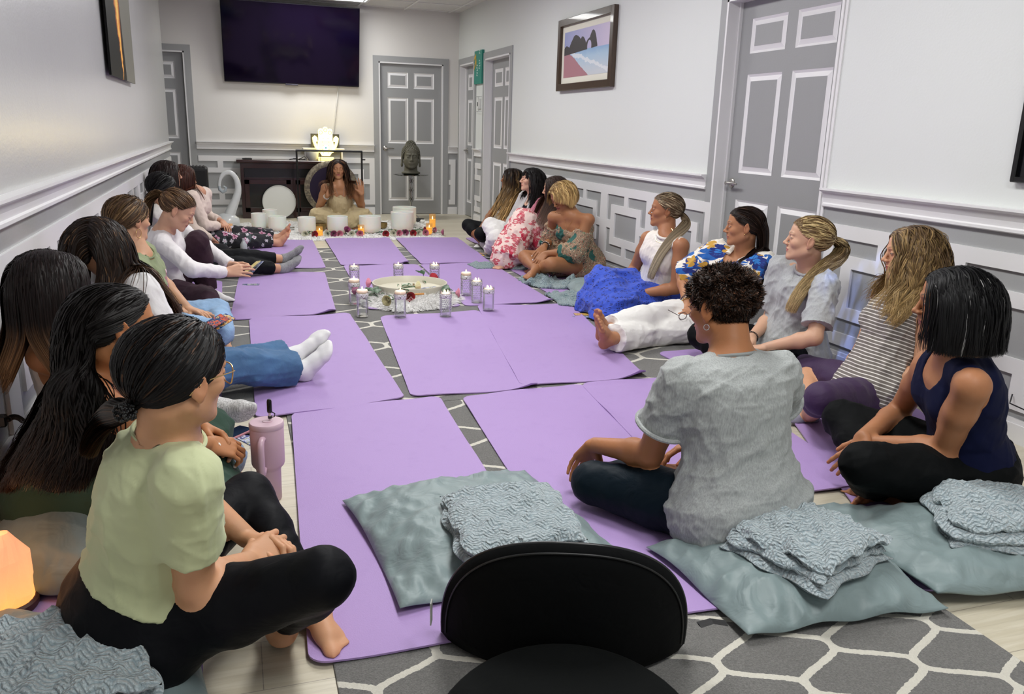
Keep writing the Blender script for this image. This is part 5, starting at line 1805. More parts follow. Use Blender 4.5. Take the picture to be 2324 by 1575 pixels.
def L3():
    p = person('L3', (20, -6, 0), '#b9835c', 'cross', WL_, 'woman in white tank top by the left wall, straight dark hair with lighter ends', seed=3,
               feet=dict(L=((.9, -.1, .05), (.1, -.8, -.5))), body=dict(brow='#20150f', eyes='lid', headscale=.95, **NEAR), h=.009)
    p.cloth('jeans', legp(p, .9, .008, .01, waist=.2), denim('faded_denim', '#7f95ab'), off=.004, h=.009, fold=(2, 6, .08, p.Fp[:, 1], .004))
    p.cloth('tank_top', upper(p, .02), fabric('white_rib', '#e9e8e6', .8), off=.006, subs=armcut(p, .070, .028) + neckcut(p, .065, .01, .02), h=.007, fold=(3, 5, .07, p.Fn[:, 0], .003))
    sock(p, 'L', fabric('sock_twotone', '#dfdedd', .9, heather=.6)); sock(p, 'R', fabric('sock_twotone', '#dfdedd', .9, heather=.6))
    p.hair('long', n=6000, length=.31, c0='#150d0c', c1='#9a7350', grad=.5, vol=.006, rad=.0011, back=.2, part=.0)
    return p


def L4():
    p = person('L4', (78, -8, 0), '#c4916c', 'out', WL_, 'woman with long wavy brown hair, blue jeans and white socks on outstretched legs', seed=4,
               body=dict(brow='#2a1b14', eyes='lid', **NEAR), h=.009, feet=dict(L=((.62, .05, .75), (.75, .45, -.4)), R=((.55, -.05, .8), (.8, .3, -.45))))
    p.cloth('jeans', legp(p, .86, .020, .030, waist=.24), denim('blue_denim', '#3f6389'), off=.004, h=.008, fold=[(2, 7, .11, V3(1, .3, 0), .007, .2), (4, 6, .045, V3(.6, .6, .3), .002)])
    p.cloth('t_shirt', upper(p, .02, .006) + sleeve(p, .55, .056, .058), fabric('white_jersey', '#e6e5e4', .85), off=.006, subs=neckcut(p, .060), h=.008, fold=(3, 6, .08, p.Fn[:, 0], .004))
    W = fabric('white_sock', '#e2e1e1', .95, wrs=.2)
    sock(p, 'L', W, .10); sock(p, 'R', W, .10)
    p.hair('long', n=5500, length=.50, c0='#1c120c', c1='#553c2a', grad=.7, vol=.026, rad=.0014, wave=.006, wavef=34, back=.5, cov=('#553f2c', .08), split=-.02)
    return p


def L5():
    p = person('L5', (38, -4, 0), '#c79a7a', 'cross', WL_, 'woman in olive green graphic tee and light blue jeans, gold hoop earrings', seed=5,
               hands=dict(R=((.95, .2, -.1), (0, 0, -1), .15, .2), L=((.7, -.5, -.1), (0, -.2, -1), .35, .5)), body=dict(brow='#3a281c', eyes='lid', hh=.0038, hhand=.004), h=.010)
    p.cloth('jeans', legp(p, .92, .010, .012, waist=.2), denim('light_denim', '#84a3c3'), off=.004, h=.010, fold=(2, 6, .08, p.Fp[:, 1], .005))
    p.cloth('t_shirt', upper(p, .0, .008) + sleeve(p, .60, .054, .056), fabric('olive_jersey', '#8a9570', .85), off=.006, subs=neckcut(p, .058), h=.009, fold=(3, 6, .09, p.Fn[:, 0] + p.up * .3, .006))
    collar(p, fabric('olive_rib2', '#858f6b', .85), .068, .005)
    # printed bear on the chest
    q = p.J['N'] - p.up * .20 + p.Fn[:, 1] * .113
    mb = MB(); M = Matrix([list(p.Fn[0]) + [q[0]], list(p.Fn[1]) + [q[1]], list(p.Fn[2]) + [q[2]], [0, 0, 0, 1]])
    for (x, z, r) in ((0, 0, .048), (-.035, .045, .018), (.035, .045, .018), (0, -.065, .04), (-.05, -.05, .02), (.05, -.05, .02)):
        mb.ball((x, -.002, z), (r, .006, r), 8, M=M)
    small(p, 'shirt_print', mb, pat_floral('print_pink', '#a06a72', [('#e4cfd0', '#8a3d50')], 34))
    p.hair('pony', n=3000, length=.2, c0='#3a281b', c1='#8f7550', grad=.9, tie=(0, -.100, -.050), tail=.10, tailr=.022, taildir=(0, -.3, -.9), vol=.016, rad=.0014, cov=('#6f573b', .35))
    hoops(p, .022, .0016)
    watch(p, 'R', plain('watch_strap_black', '#1a1a1c', .5))
    mb = MB(); mb.tube(ring_pts(p.J['N'] + p.up * .008 + p.Fn[:, 1] * .02, p.up + p.Fn[:, 1] * .7, .068, 30), .0016, 6, closed=True); small(p, 'necklace', mb, GOLD)
    return p


def L6():
    p = person('L6', (-4, -32, 0), '#d1a489', 'up', WL_, 'woman in white long-sleeved top and burgundy trousers leaning forward over her cards', seed=6,
               hands=dict(R=((.95, -.1, .1), (0, .8, -.4), .45, .7), L=((.95, -.3, 0), (0, -.7, -.5), .45, .7)), body=dict(brow='#5a4130', eyes='closed', lip='#b06a62', hh=.0038, hhand=.0035), h=.010)
    p.cloth('trousers', legp(p, .93, .012, .02, waist=.22), fabric('burgundy_cotton', '#35202b', .8), off=.004, h=.010, fold=(2, 6, .09, p.up, .005))
    p.cloth('long_sleeved_top', upper(p, .04) + sleeve(p, 1, .050, .044, .95, .034), fabric('white_knit', '#e3dfe0', .85), off=.006, subs=neckcut(p, .060), h=.008, fold=(3, 6, .09, p.Fn[:, 0], .004))
    W = fabric('white_sock2', '#dddcda', .95, wrs=.2)
    sock(p, 'R', W, .12); sock(p, 'L', W, .12)
    p.hair('pony', n=3000, length=.2, c0='#4a3524', c1='#a98a63', grad=.7, tie=(0, -.098, .045), tail=.27, tailr=.020, taildir=(0, -.8, .1), vol=.010, rad=.0013, cov=('#7d6145', .3), wave=.004)
    return p


def L7():
    p = person('L7', (50, -10, 0), '#c9987a', 'out', WL_, 'woman in white lace top, cropped black leggings and gray socks, legs outstretched', seed=7,
               feet=dict(L=((.55, -.1, .75), (.8, .2, -.5)), R=((.62, .15, .7), (.75, .2, -.6))), body=dict(FAR), h=.011)
    p.cloth('leggings', legp(p, .78, .004, .006, waist=.2), fabric('black_leg', '#101114', .7), off=.004, h=.010, fold=(2, 5, .09, p.Fp[:, 1], .003))
    p.cloth('lace_top', upper(p, .0, .005) + sleeve(p, .7, .054, .056), fabric('white_lace', '#dcd8d2', .95, weave=120, ws=3), off=.006, subs=neckcut(p, .062), h=.010, fold=(3, 6, .05, p.Fn[:, 0], .005))
    G = fabric('gray_sock', '#97979a', .95, heather=.4, wrs=.2)
    sock(p, 'L', G, .03); sock(p, 'R', G, .03)
    p.hair('pony', n=2600, length=.2, c0='#0c0a0b', tie=(0, -.098, -.03), tail=.26, tailr=.026, taildir=(0, -.5, -.6), vol=.018, rad=.0015)
    return p


def L8():
    p = person('L8', (14, -2, 0), '#c4947a', 'cross', WL_, 'woman with long dark brown hair between the white lace top and the cream cardigan', seed=8, body=dict(FAR), h=.012)
    p.cloth('trousers', legp(p, .92, .008, waist=.2), fabric('dark_cotton', '#232326', .85), off=.004, h=.012)
    p.cloth('blouse', upper(p, .0, .006) + sleeve(p, 1, .054, .046, .9, .036), fabric('beige_blouse', '#cdbdb0', .85), off=.006, subs=neckcut(p, .060), h=.011, fold=(3, 6, .09, p.Fn[:, 0], .004))
    p.hair('long', n=2200, length=.34, c0='#1f1513', c1='#35241d', vol=.020, rad=.0018, back=.6)
    return p


def L9():
    p = person('L9', (8, -12, 0), '#c79579', 'out', WL_, 'woman with auburn hair, cream cardigan and black floral trousers, bare feet outstretched', seed=9,
               feet=dict(L=((.35, -.05, .9), (.9, -.1, -.3)), R=((.5, .05, .85), (.85, 0, -.4))), body=dict(FAR, brow='#4a2f22'), h=.011)
    p.cloth('trousers', legp(p, .84, .018, .025, waist=.2), pat_floral('black_floral', '#17171d', [('#b98aa0', '#7a2348'), ('#c9c4cc', '#9a5a78')], 11, 5, .36, 16, '#3f4a4c'), off=.004, h=.010, fold=(2, 6, .07, p.Fp[:, 1], .006))
    p.cloth('cardigan', upper(p, .0, .008) + sleeve(p, 1, .058, .050, .80, .040), fabric('cream_knit', '#dac8bd', .95, weave=200, ws=1.5), off=.006, subs=neckcut(p, .062), h=.010, fold=(3, 6, .07, p.Fn[:, 0], .004))
    p.hair('long', n=2400, length=.36, c0='#3a1c13', c1='#5b3020', vol=.020, rad=.0017, back=.4)
    glasses(p, plain('glasses_dark', '#1a1412', .3), .022, .0017)
    bracelet(p, 'R', GOLD, .030, .0022)
    return p


def F():
    p = person('F', (266, -2, 2), '#b5835f', 'cross', None, 'woman in beige strappy jumpsuit with both hands raised, sitting behind the white bowls', seed=10,
               hands=dict(R=((.45, .25, .85), (.5, -.85, -.1), .10, -.3), L=((-.1, .05, 1), (-.35, -.9, .1), .10, -.5)),
               feet=dict(L=((-.5, -.8, -.1), (-.3, .2, -1)), R=((.6, -.75, -.1), (.3, .2, -1))),
               body=dict(eyes='closed', brow='#2a1a12', lip='#a35c58', hh=.0035, hhand=.0035), h=.009, bust=1.05)
    J = p.J
    drape = [Cone(J['P'] + p.up * .25 + p.Fp[:, 1] * .06, J['P'] + p.Fp[:, 1] * .16 - p.up * .03, .125, .10, .05)]
    p.cloth('jumpsuit_trousers', legp(p, .90, .034, .03, waist=.40), fabric('beige_linen_low', '#bcaa84', .9), off=.004, h=.008, subs=drape, fold=[(2, 8, .09, V3(.2, 1, .5), .010, .12), (5, 6, .05, V3(0, 1, .3), .003)])
    p.cloth('jumpsuit_bodice', [tpart(p, .20, .90, .012, .05)] + p.torso[3:] + p.torso[1:2][:0] + drape, fabric('beige_linen', '#bfad88', .9), off=.006, subs=armcut(p, .075, .03) + neckcut(p, .105, .045, .075, .07), h=.007,
            fold=[(3, 8, .05, p.up, .0035, .10)])
    for e in (-1, 1):
        mb = MB()
        pts = [J['N'] - p.up * .115 + p.Fn[:, 0] * e * .080 + p.Fn[:, 1] * .105, J['N'] - p.up * .06 + p.Fn[:, 0] * e * .085 + p.Fn[:, 1] * .075, J['N'] - p.up * .0 + p.Fn[:, 0] * e * .085 + p.Fn[:, 1] * .02, J['N'] - p.up * .03 + p.Fn[:, 0] * e * .085 - p.Fn[:, 1] * .06]
        mb.tube([tuple(q) for q in pts], .006, 6)
        small(p, 'shoulder_strap', mb, fabric('beige_strap', '#bfad88', .9))
    p.hair('long', n=3600, length=.47, c0='#22150f', c1='#6f4a30', grad=.75, vol=.026, rad=.0014, wave=.007, wavef=32, back=.25, split=-.06, cov=('#6a4a33', .12))
    mb = MB()
    c = J['N'] - p.up * .205 + p.Fn[:, 1] * .155
    mb.tube([tuple(q) for q in (J['N'] + p.Fn[:, 0] * -.06 + p.Fn[:, 1] * .045, J['N'] - p.up * .10 + p.Fn[:, 0] * -.025 + p.Fn[:, 1] * .115, c, J['N'] - p.up * .10 + p.Fn[:, 0] * .025 + p.Fn[:, 1] * .115, J['N'] + p.Fn[:, 0] * .06 + p.Fn[:, 1] * .045)], .0012, 5)
    small(p, 'necklace', mb, SILVER)
    small(p, 'pendant', MB().tube(ring_pts(c - p.up * .012, p.Fn[:, 1], .012, 16), .0025, 6, closed=True), SILVER)
    bracelet(p, 'R', plain('bead_pale', '#cfc5bb', .4), .030, .006, .05, beads=16, n=2)
    return p


def R1():
    p = person('R1', (172, 6, 0), '#8a5b3c', 'cross', WR_, 'woman with long golden-brown braids, olive tank top and cropped black leggings', seed=11, body=dict(FAR, eyes='closed', lip='#7a4038', brow='#120c0a'), h=.011,
               feet=dict(L=((-.75, -.6, 0), (.2, .3, -.9))))
    p.cloth('leggings', legp(p, .45, .003, waist=.2), fabric('black_crop', '#111214', .7), off=.004, h=.010)
    p.cloth('tank_top', upper(p, .0, .002), fabric('olive_rib', '#6c6a52', .8), off=.005, subs=armcut(p, .072, .028) + neckcut(p, .07, .02, .03), h=.009)
    sock(p, 'L', fabric('ankle_sock', '#dcdad8', .95), .03); sock(p, 'R', fabric('ankle_sock', '#dcdad8', .95), .03)
    p.hair('long', n=170, length=.52, c0='#1c120d', c1='#b8925a', grad=.85, vol=.035, rad=.0062, wave=.003, wavef=60, back=.3, step=.010, split=-.03, streak=.25)
    return p


def R2():
    p = person('R2', (172, 4, 0), '#d3a68d', 'cross', WR_, 'woman with black fringe, gray cardigan, black top and wide white trousers', seed=12, body=dict(FAR, eyes='closed', brow='#1a1210'), h=.011)
    p.cloth('trousers', legp(p, .93, .025, .03, waist=.2), fabric('white_linen', '#e2e0dd', .85), off=.004, h=.010, fold=(2, 6, .08, p.Fp[:, 1], .006))
    p.cloth('top', upper(p, .0), fabric('black_top', '#14141a', .8), off=.004, subs=neckcut(p, .068, .02, .03), h=.010)
    fn = p.Fn
    p.cloth('cardigan', upper(p, -.05, .010, .03) + sleeve(p, 1, .058, .050, .95, .042), fabric('gray_knit', '#b9b6b5', .95, weave=200, ws=1.2), off=.006,
            subs=neckcut(p, .066, .01) + [Ell(p.J['N'] - p.up * .20 + fn[:, 1] * .14, (.050, .10, .24), fn, .01, 's')], h=.009, fold=(3, 6, .08, p.up, .005))
    p.hair('long', n=3000, length=.29, c0='#100c0c', vol=.022, rad=.0016, back=.35, fringe=True, wave=.004, wavef=40)
    return p


def R3():
    p = person('R3', (165, -5, 0), '#c4977c', 'up', WR_, 'woman in dusty pink cardigan and red floral skirt over raised knees', seed=13, body=dict(FAR), h=.011)
    J = p.J
    leg = legp(p, .90, .03, .06, waist=.2)
    mid = [(J['KL'] + J['KR']) / 2, (J['AL'] + J['AR']) / 2, (J['HL'] + J['HR']) / 2]
    leg += [Cone(mid[0], mid[1], .10, .13, .06), Cone(mid[2], mid[0], .12, .10, .06)]
    p.cloth('skirt', leg, pat_floral('red_floral', '#e6cdc4', [('#c02a48', '#e6cdc4'), ('#b32743', '#d98a98')], 10, 6, .46, 15, '#bb2844', vein=.28), off=.006, h=.010, fold=(2, 8, .08, p.up + V3(-.4, 0, 0), .010, .12))
    p.cloth('cardigan', upper(p, .0, .008) + sleeve(p, 1, .056, .048, .93, .038), fabric('pink_knit', '#b36c7c', .9, weave=200, ws=1.), off=.006, subs=neckcut(p, .064, 0, .04), h=.010, fold=(3, 6, .07, p.Fn[:, 0], .004))
    p.hair('long', n=2400, length=.42, c0='#2c1d18', c1='#6b5040', vol=.018, rad=.0016, back=.3, split=-.04)
    bracelet(p, 'L', [SILVER, plain('bead_dark', '#2b2422', .4)], .034, .005, .05, beads=16, n=2)
    return p


def R4():
    p = person('R4', (203, -34, 0), '#a16f4c', 'cross', WR_, 'woman with short blonde bob looking down, off-shoulder paisley blouse, bare legs crossed', seed=14,
               hands=dict(L=((-.75, -.2, -.6), (-.2, .2, -.9), .25, .3), R=((-.7, -.55, -.45), (-.3, .2, -.9), .25, .3)),
               feet=dict(R=((-.75, -.65, 0), (.2, .2, -.9))), body=dict(eyes='closed', brow='#4a3222', lip='#8f4b42', nails='#eeeae6', hh=.0038, hhand=.0042), h=.009, bulk=1.03)
    J = p.J
    pz = pat_paisley('paisley', ['#c9b294', '#7b4a3c', '#b08a6c', '#3f3a32', '#d8c3a4', '#9a4a3f', '#8d8a63', '#2d5f56'], 22)
    arms = []
    for sd in 'LR':
        S0, E0, W0 = J['S' + sd], J['E' + sd], J['W' + sd]
        arms += [Sleeve(lerp(S0, E0, .34), E0, .066, .085, .03, capa=True, capb=False), Sleeve(E0, lerp(E0, W0, .55), .085, .075, .03)]
    p.cloth('off_shoulder_blouse', [tpart(p, -.10, .78, .020, .10)] + p.torso[3:] + arms + [Cone(J['P'] + p.Fp[:, 1] * .05 + V3(0, 0, .10), J['P'] + p.Fp[:, 1] * .22 + V3(0, 0, .05), .13, .09, .05)], pz, off=.006, h=.008,
            subs=[Ell(J['N'] + p.up * .02, (.24, .20, .125), p.Fn, .008, 's')], fold=[(3, 8, .06, p.up, .009, .15), (6, 6, .03, p.up, .002)])
    p.hair('bob', n=3600, length=.19, cutz=-.055, c0='#6a4a28', streak=.22, c1='#c9a66c', grad=.9, vol=.024, rad=.0014, back=.9, part=.03, cov=('#c9a970', .4), front_len=.62)
    bracelet(p, 'R', [plain('bead_dark', '#2b2422', .4), SILVER], .033, .006, .05, beads=14, n=2)
    mb = MB(); c = J['N'] - p.up * .10 + p.Fn[:, 1] * .11
    mb.tube([tuple(q) for q in (J['N'] + p.Fn[:, 0] * -.055 + p.Fn[:, 1] * .04, c, J['N'] + p.Fn[:, 0] * .055 + p.Fn[:, 1] * .04)], .0014, 5); small(p, 'necklace', mb, GOLD)
    return p


def R5():
    p = person('R5', (157, 2, 0), '#a97453', 'cross', WR_, 'woman in sleeveless white blouse and bright blue eyelet skirt, long pale ponytail', seed=15, bulk=1.06, bust=1.15,
               hands=dict(L=((-.8, .5, -.3), (-.1, .1, -1), .3, .4), R=((-.8, -.45, -.35), (-.1, 0, -1), .3, .4)), body=dict(eyes='lid', brow='#3a261b', lip='#9c5850', hh=.0035, hhand=.0038), h=.009)
    J = p.J
    sk = legp(p, .95, .045, .04, waist=.20)
    m_ = (J['KL'] + J['KR']) / 2
    sk += [Cone(J['P'] + V3(0, 0, -.02), m_ + V3(0, 0, -.03), .13, .085, .08), Cone(J['KL'], J['KR'], .07, .07, .08), Cone(J['KL'] + V3(-.05, 0, -.05), J['KR'] + V3(-.07, 0, -.06), .07, .07, .06),
           Cone(J['KL'] + V3(0, -.12, -.06), J['KL'] + V3(-.12, .05, -.08), .06, .06, .06)]
    p.cloth('skirt', sk, pat_eyelet('blue_eyelet', '#2f4fc0', '#0e1c66'), off=.006, h=.009, fold=[(2, 9, .11, V3(-1, .15, -.3), .013, .07), (7, 7, .05, V3(-1, .2, 0), .002, .1)])
    p.cloth('blouse', upper(p, .0, .010), fabric('ivory_silk', '#e9e2da', .55, wrs=.3), off=.006, subs=armcut(p, .066, .034) + neckcut(p, .066, -.01), h=.006, fold=[(3, 7, .045, p.up, .0028, .06)])
    mb = MB(); mb.tube(ring_pts(J['N'] + p.up * .012 + p.Fn[:, 1] * .012, p.up + p.Fn[:, 1] * .35, .066, 34), .009, 8, closed=True); small(p, 'collar', mb, fabric('ivory_collar', '#e9e2da', .55))
    p.hair('pony', n=3600, length=.2, c0='#5e4a38', c1='#e2d6b4', grad=.75, tie=(0, -.102, -.008), tail=.44, tailr=.026, tailpts=[(-.05, -.085, .10), (-.085, -.03, .075), (-.10, .05, .03), (-.095, .12, -.08), (-.09, .15, -.2), (-.085, .15, -.26)], vol=.008, rad=.0012, cov=('#a9967a', .4), spread=1.0)
    mb = MB(); mb.tube(ring_pts(p.tie_pt, p.R @ V3(0, 1, -.3), .021, 20), .008, 8, closed=True); small(p, 'hair_tie', mb, fabric('tie_tan', '#a8895a', .9, weave=100, ws=3))
    stud(p); mb = MB(); mb.tube(ring_pts(J['N'] + p.up * .0 + p.Fn[:, 1] * .035, p.up + p.Fn[:, 1] * .9, .062, 34), .0022, 6, closed=True); small(p, 'necklace', mb, GOLD)
    bracelet(p, 'R', plain('bead_tan', '#b98f66', .45), .031, .0055, .05, beads=18); bracelet(p, 'L', plain('pearl', '#e3d9d2', .3), .030, .004, .05, beads=20)
    return p


def R6():
    p = person('R6', (152, -2, 0), '#b37f5c', 'out', WR_, 'woman in blue and gold floral shirt and white trousers holding eyeglasses', seed=16, bulk=1.10, bust=1.15,
               hands=dict(L=((-.85, .15, -.35), (.1, .75, -.5), .55, .7), R=((-.8, -.3, -.5), (-.1, -.2, -1), .5, .4)),
               feet=dict(L=((-.30, -.45, .80), (-.92, .1, -.35)), R=((-.22, -.35, .88), (-.95, 0, -.25))), body=dict(eyes='lid', brow='#221610', lip='#9c5850', nails='#c8444e', hh=.0035, hhand=.0035), h=.009)
    J = p.J
    p.cloth('trousers', legp(p, .90, .016, .030, waist=.2), fabric('white_twill', '#e4e2de', .8), off=.004, h=.008, fold=[(2, 8, .12, V3(-1, .1, 0), .007, .08), (7, 6, .05, V3(-.8, .3, .2), .0015)])
    fl = pat_floral('blue_gold_floral', '#ece6da', [('#1c5fae', '#0f2a66'), ('#1a2f7c', '#2f7fd0'), ('#c79a3e',)], 6.5, 8, .50, None)
    p.cloth('shirt', upper(p, -.05, .018, .05) + sleeve(p, .95, .066, .080), fl, off=.006, subs=neckcut(p, .064, .01, .05), h=.008, fold=[(3, 7, .10, p.up, .009, .15)])
    for e in (-1, 1):
        mb = MB(); a = J['N'] + p.up * .02 + p.Fn[:, 0] * e * .065 + p.Fn[:, 1] * .02
        pts = [J['N'] + p.up * .018 - p.Fn[:, 1] * .05 + p.Fn[:, 0] * e * .03, a, J['N'] - p.up * .05 + p.Fn[:, 0] * e * .045 + p.Fn[:, 1] * .095]
        mb.tube([tuple(q) for q in pts], [.010, .015, .018], 8, flat=.5); small(p, 'collar', mb, fabric('ivory_collar2', '#ece6da', .8))
    p.hair('swept', n=4000, length=.42, c0='#1d1310', c1='#b3935f', grad=.45, vol=.022, rad=.0014, split=-.06, cov=('#3a281e', .2))
    stud(p, GOLD)
    bracelet(p, 'R', [GOLD, SILVER, plain('bead_navy', '#2c3550', .4), plain('bead_tan', '#b98f66', .45)], .031, .0035, .03, beads=24, n=4)
    return p


def R7():
    p = person('R7', (147, 4, 0), '#cfa58a', 'cross', WR_, 'woman in loose light gray tee and black trousers, blonde ponytail with black band', seed=17,
               hands=dict(L=((-.8, .55, -.1), (-.1, 0, -1), .25, .4), R=((-.8, -.5, -.2), (-.1, 0, -1), .3, .4)), body=dict(eyes='lid', brow='#6e5238', lip='#b76e68', **NEAR), h=.008)
    J = p.J
    p.cloth('trousers', legp(p, .93, .012, .015, waist=.22), fabric('black_jersey', '#08090c', .75), off=.004, h=.008, fold=(2, 6, .08, p.Fp[:, 1], .004))
    p.cloth('t_shirt', upper(p, -.06, .024, .09) + sleeve(p, .80, .066, .074), fabric('gray_marl', '#b4b6b6', .9, heather=.16, col2='#a3a6a8', wrs=.3), off=.006, subs=neckcut(p, .064, .01), h=.006, fold=[(3, 7, .12, p.up + p.Fn[:, 0] * .4, .010, .15), (9, 6, .05, p.up, .002)])
    mb = MB(); mb.tube(ring_pts(J['N'] + p.up * .002 + p.Fn[:, 1] * .010, p.up + p.Fn[:, 1] * .40, .071, 36), .007, 8, closed=True); small(p, 'neck_rib', mb, fabric('gray_rib', '#aaacae', .9))
    p.hair('pony', n=4600, length=.2, c0='#6b5236', streak=.2, c1='#cdb583', grad=.85, tie=(0, -.108, .022), tail=.36, tailr=.026, tailpts=[(-.045, -.115, .13), (-.085, -.06, .085), (-.105, .02, .055), (-.105, .095, -.03), (-.10, .135, -.12), (-.095, .14, -.19)], vol=.007, rad=.0011, cov=('#c9b07e', .5), wave=.004, spread=1.1)
    mb = MB(); mb.tube(ring_pts(p.tie_pt + p.R @ V3(0, -.004, 0), p.R @ V3(0, 1, -.2), .017, 20), .006, 8, closed=True); small(p, 'hair_tie', mb, plain('tie_black', '#0e0e10', .6))
    bracelet(p, 'R', plain('bead_black', '#121214', .3), .030, .004, .03, beads=22)
    mb = MB(); c = J['N'] - p.up * .055 + p.Fn[:, 1] * .10
    mb.tube([tuple(q) for q in (J['N'] + p.Fn[:, 0] * -.055 + p.Fn[:, 1] * .04, c, J['N'] + p.Fn[:, 0] * .055 + p.Fn[:, 1] * .04)], .0009, 5); small(p, 'necklace', mb, SILVER)
    return p


def R8():
    p = person('R8', (152, -4, 0), '#cc9a78', 'cross', WR_, 'woman in striped sleeveless top and dark purple cropped leggings, wavy blonde hair', seed=18,
               hands=dict(R=((-.65, -.55, -.45), (-.1, 0, -1), .3, .4), L=((-.8, .25, -.35), (-.1, .1, -1), .3, .4)),
               feet=dict(L=((-.9, -.35, -.05), (.1, .5, -.8)), R=((-.5, .8, 0), (0, 0, -1))), body=dict(eyes='lid', brow='#7a5a3e', **NEAR), h=.008)
    J = p.J
    p.cloth('leggings', legp(p, .34, .002, waist=.24), fabric('purple_knit', '#3b2748', .65, ws=.1, sheen=.2), off=.004, h=.007, fold=(2, 5, .09, None, .0015))
    p.cloth('striped_top', upper(p, -.08, .014, .05), pat_stripe('thin_stripe', '#6d6660', '#dcd8d2', .0150, .26, tuple(p.up)), off=.006, subs=armcut(p, .060, .036) + neckcut(p, .066, .0), h=.006, fold=[(3, 7, .10, p.up + p.Fn[:, 0] * .4, .008, .15)])
    sock(p, 'L', fabric('slate_sock', '#8c8a9c', .95, heather=.15), .025); sock(p, 'R', fabric('slate_sock', '#8c8a9c', .95, heather=.15), .025)
    p.hair('long', n=4600, length=.36, c0='#5a452f', streak=.2, c1='#b0925f', grad=.8, vol=.034, rad=.0013, wave=.011, wavef=48, back=.8, cov=('#8d734b', .4), part=.01, split=-.03)
    bracelet(p, 'R', plain('pearl2', '#e6dfd2', .3), .032, .0055, .02, beads=20, n=3)
    return p


def R9():
    p = person('R9', (142, -4, 0), '#a87350', 'cross', None, 'woman in navy tank top and black trousers, black bob, one bare foot forward', seed=19, bulk=1.06,
               hands=dict(L=((-.75, .15, -.55), (.15, .55, -.75), .35, .5), R=((-.55, -.3, -.75), (.3, -.1, -.7), .3, .5)),
               feet=dict(L=((-.98, -.12, .02), (-.05, -.90, -.40)), R=((-.5, .8, 0), (0, 0, -1))), body=dict(eyes='lid', brow='#1d1614', lip='#9a5a50', hh=.0028, hhand=.0028), h=.007)
    p.cloth('trousers', legp(p, .92, .010, .02, waist=.26), fabric('black_crepe', '#050708', .75), off=.004, h=.008, fold=(2, 6, .09, p.Fp[:, 1], .004))
    p.cloth('tank_top', upper(p, -.02, .004), fabric('navy_jersey', '#0d1230', .8, wrs=.2), off=.005, subs=armcut(p, .072, .030) + neckcut(p, .070, .015, .035), h=.006, fold=[(3, 6, .09, p.Fn[:, 0] + p.up * .2, .003, .15)])
    p.hair('bob', n=9000, length=.30, cutz=-.120, c0='#070608', c1='#0d0b0c', vol=.026, rad=.00105, back=.7, part=.005, cov=('#8f8d8c', .008), streak=.2, wave=.002)
    return p


def R10():
    p = person('R10', (112, -12, 0), '#a8714b', 'cross', None, 'woman seen from behind in heather gray tee and dark teal leggings, short curly hair', seed=20, bulk=1.14,
               hands=dict(L=((-.25, .55, -.80), (-.2, -.85, -.45), .35, .3)), neck=1.12,
               body=dict(eyes='lid', brow='#1d130e', hh=.0028, hhand=.003, headscale=1.04), h=.007)
    J = p.J
    p.cloth('leggings', legp(p, .62, .004, waist=.30), fabric('teal_knit', '#07151e', .55, ws=.1, sheen=.2), off=.004, h=.007, fold=(2, 5, .09, None, .002))
    p.cloth('t_shirt', upper(p, -.30, .016, .03) + infl(p.butt, .012) + sleeve(p, .62, .060, .064), fabric('heather_gray', '#8f9291', .9, heather=.25, col2='#a9adac', wrs=.35), off=.006, subs=neckcut(p, .062), h=.0055,
            fold=[(3, 7, .10, p.Fn[:, 0] + p.up * .45, .0055, .12), (12, 7, .045, p.Fn[:, 0] + p.up * .3, .0018, .15)])
    mb = MB()
    for sd in 'LR':
        mb = MB(); c = lerp(J['S' + sd], J['E' + sd], .59); mb.tube(ring_pts(c, J['E' + sd] - J['S' + sd], .079, 36), .0075, 8, closed=True, flat=1)
        small(p, 'sleeve_cuff', mb, fabric('gray_cuff', '#8f9291', .9, heather=.25, col2='#a9adac'))
    collar(p, fabric('gray_rib2', '#8a8d8c', .9), .070, .006, -.010, .004, .10)
    p.hair('short', n=15000, length=.019, c0='#1c110b', c1='#5a3d2a', grad=.8, rad=.0010, streak=.35, cov=('#4a2f1f', .15), hl=-.018)
    hoops(p, .008, .0013, SILVER)
    return p
import time as _t, gc as _gc
for fn in (L1, L2, L3, L4, L5, L6, L7, L8, L9, F, R1, R2, R3, R4, R5, R6, R7, R8, R9, R10):
    t0 = _t.time(); p = fn(); _gc.collect(); print(fn.__name__, round(_t.time() - t0, 2), sum(len(c.data.vertices) for c in [p.root] + list(p.root.children)))
# ---------------------------------------------------------------- soft furnishings
def grid_surface(nx, ny, top, bot):
    """closed pad from two height functions over the unit square; returns verts and quads"""
    V = []; F = []
    for j in range(ny + 1):
        for i in range(nx + 1): V.append(top(i / nx, j / ny))
    n = len(V)
    for j in range(ny + 1):
        for i in range(nx + 1): V.append(bot(i / nx, j / ny))
    for j in range(ny):
        for i in range(nx):
            a = j * (nx + 1) + i; b = a + 1; c = a + nx + 2; d = a + nx + 1
            F.append((a, b, c, d)); F.append((n + a, n + d, n + c, n + b))
    rim = [i for i in range(nx + 1)] + [j * (nx + 1) + nx for j in range(1, ny + 1)] + [ny * (nx + 1) + i for i in range(nx - 1, -1, -1)] + [j * (nx + 1) for j in range(ny - 1, 0, -1)]
    for k in range(len(rim)):
        a, b = rim[k], rim[(k + 1) % len(rim)]; F.append((a, n + a, n + b, b))
    return np.array(V), np.array(F)


SATIN = fabric('pillow_satin', '#788889', .5, weave=700, ws=.08, wr=11, wrs=.8, sheen=.1, wd=.004)
SATIN.node_tree.nodes['Principled BSDF'].inputs['Specular IOR Level'].default_value = .5


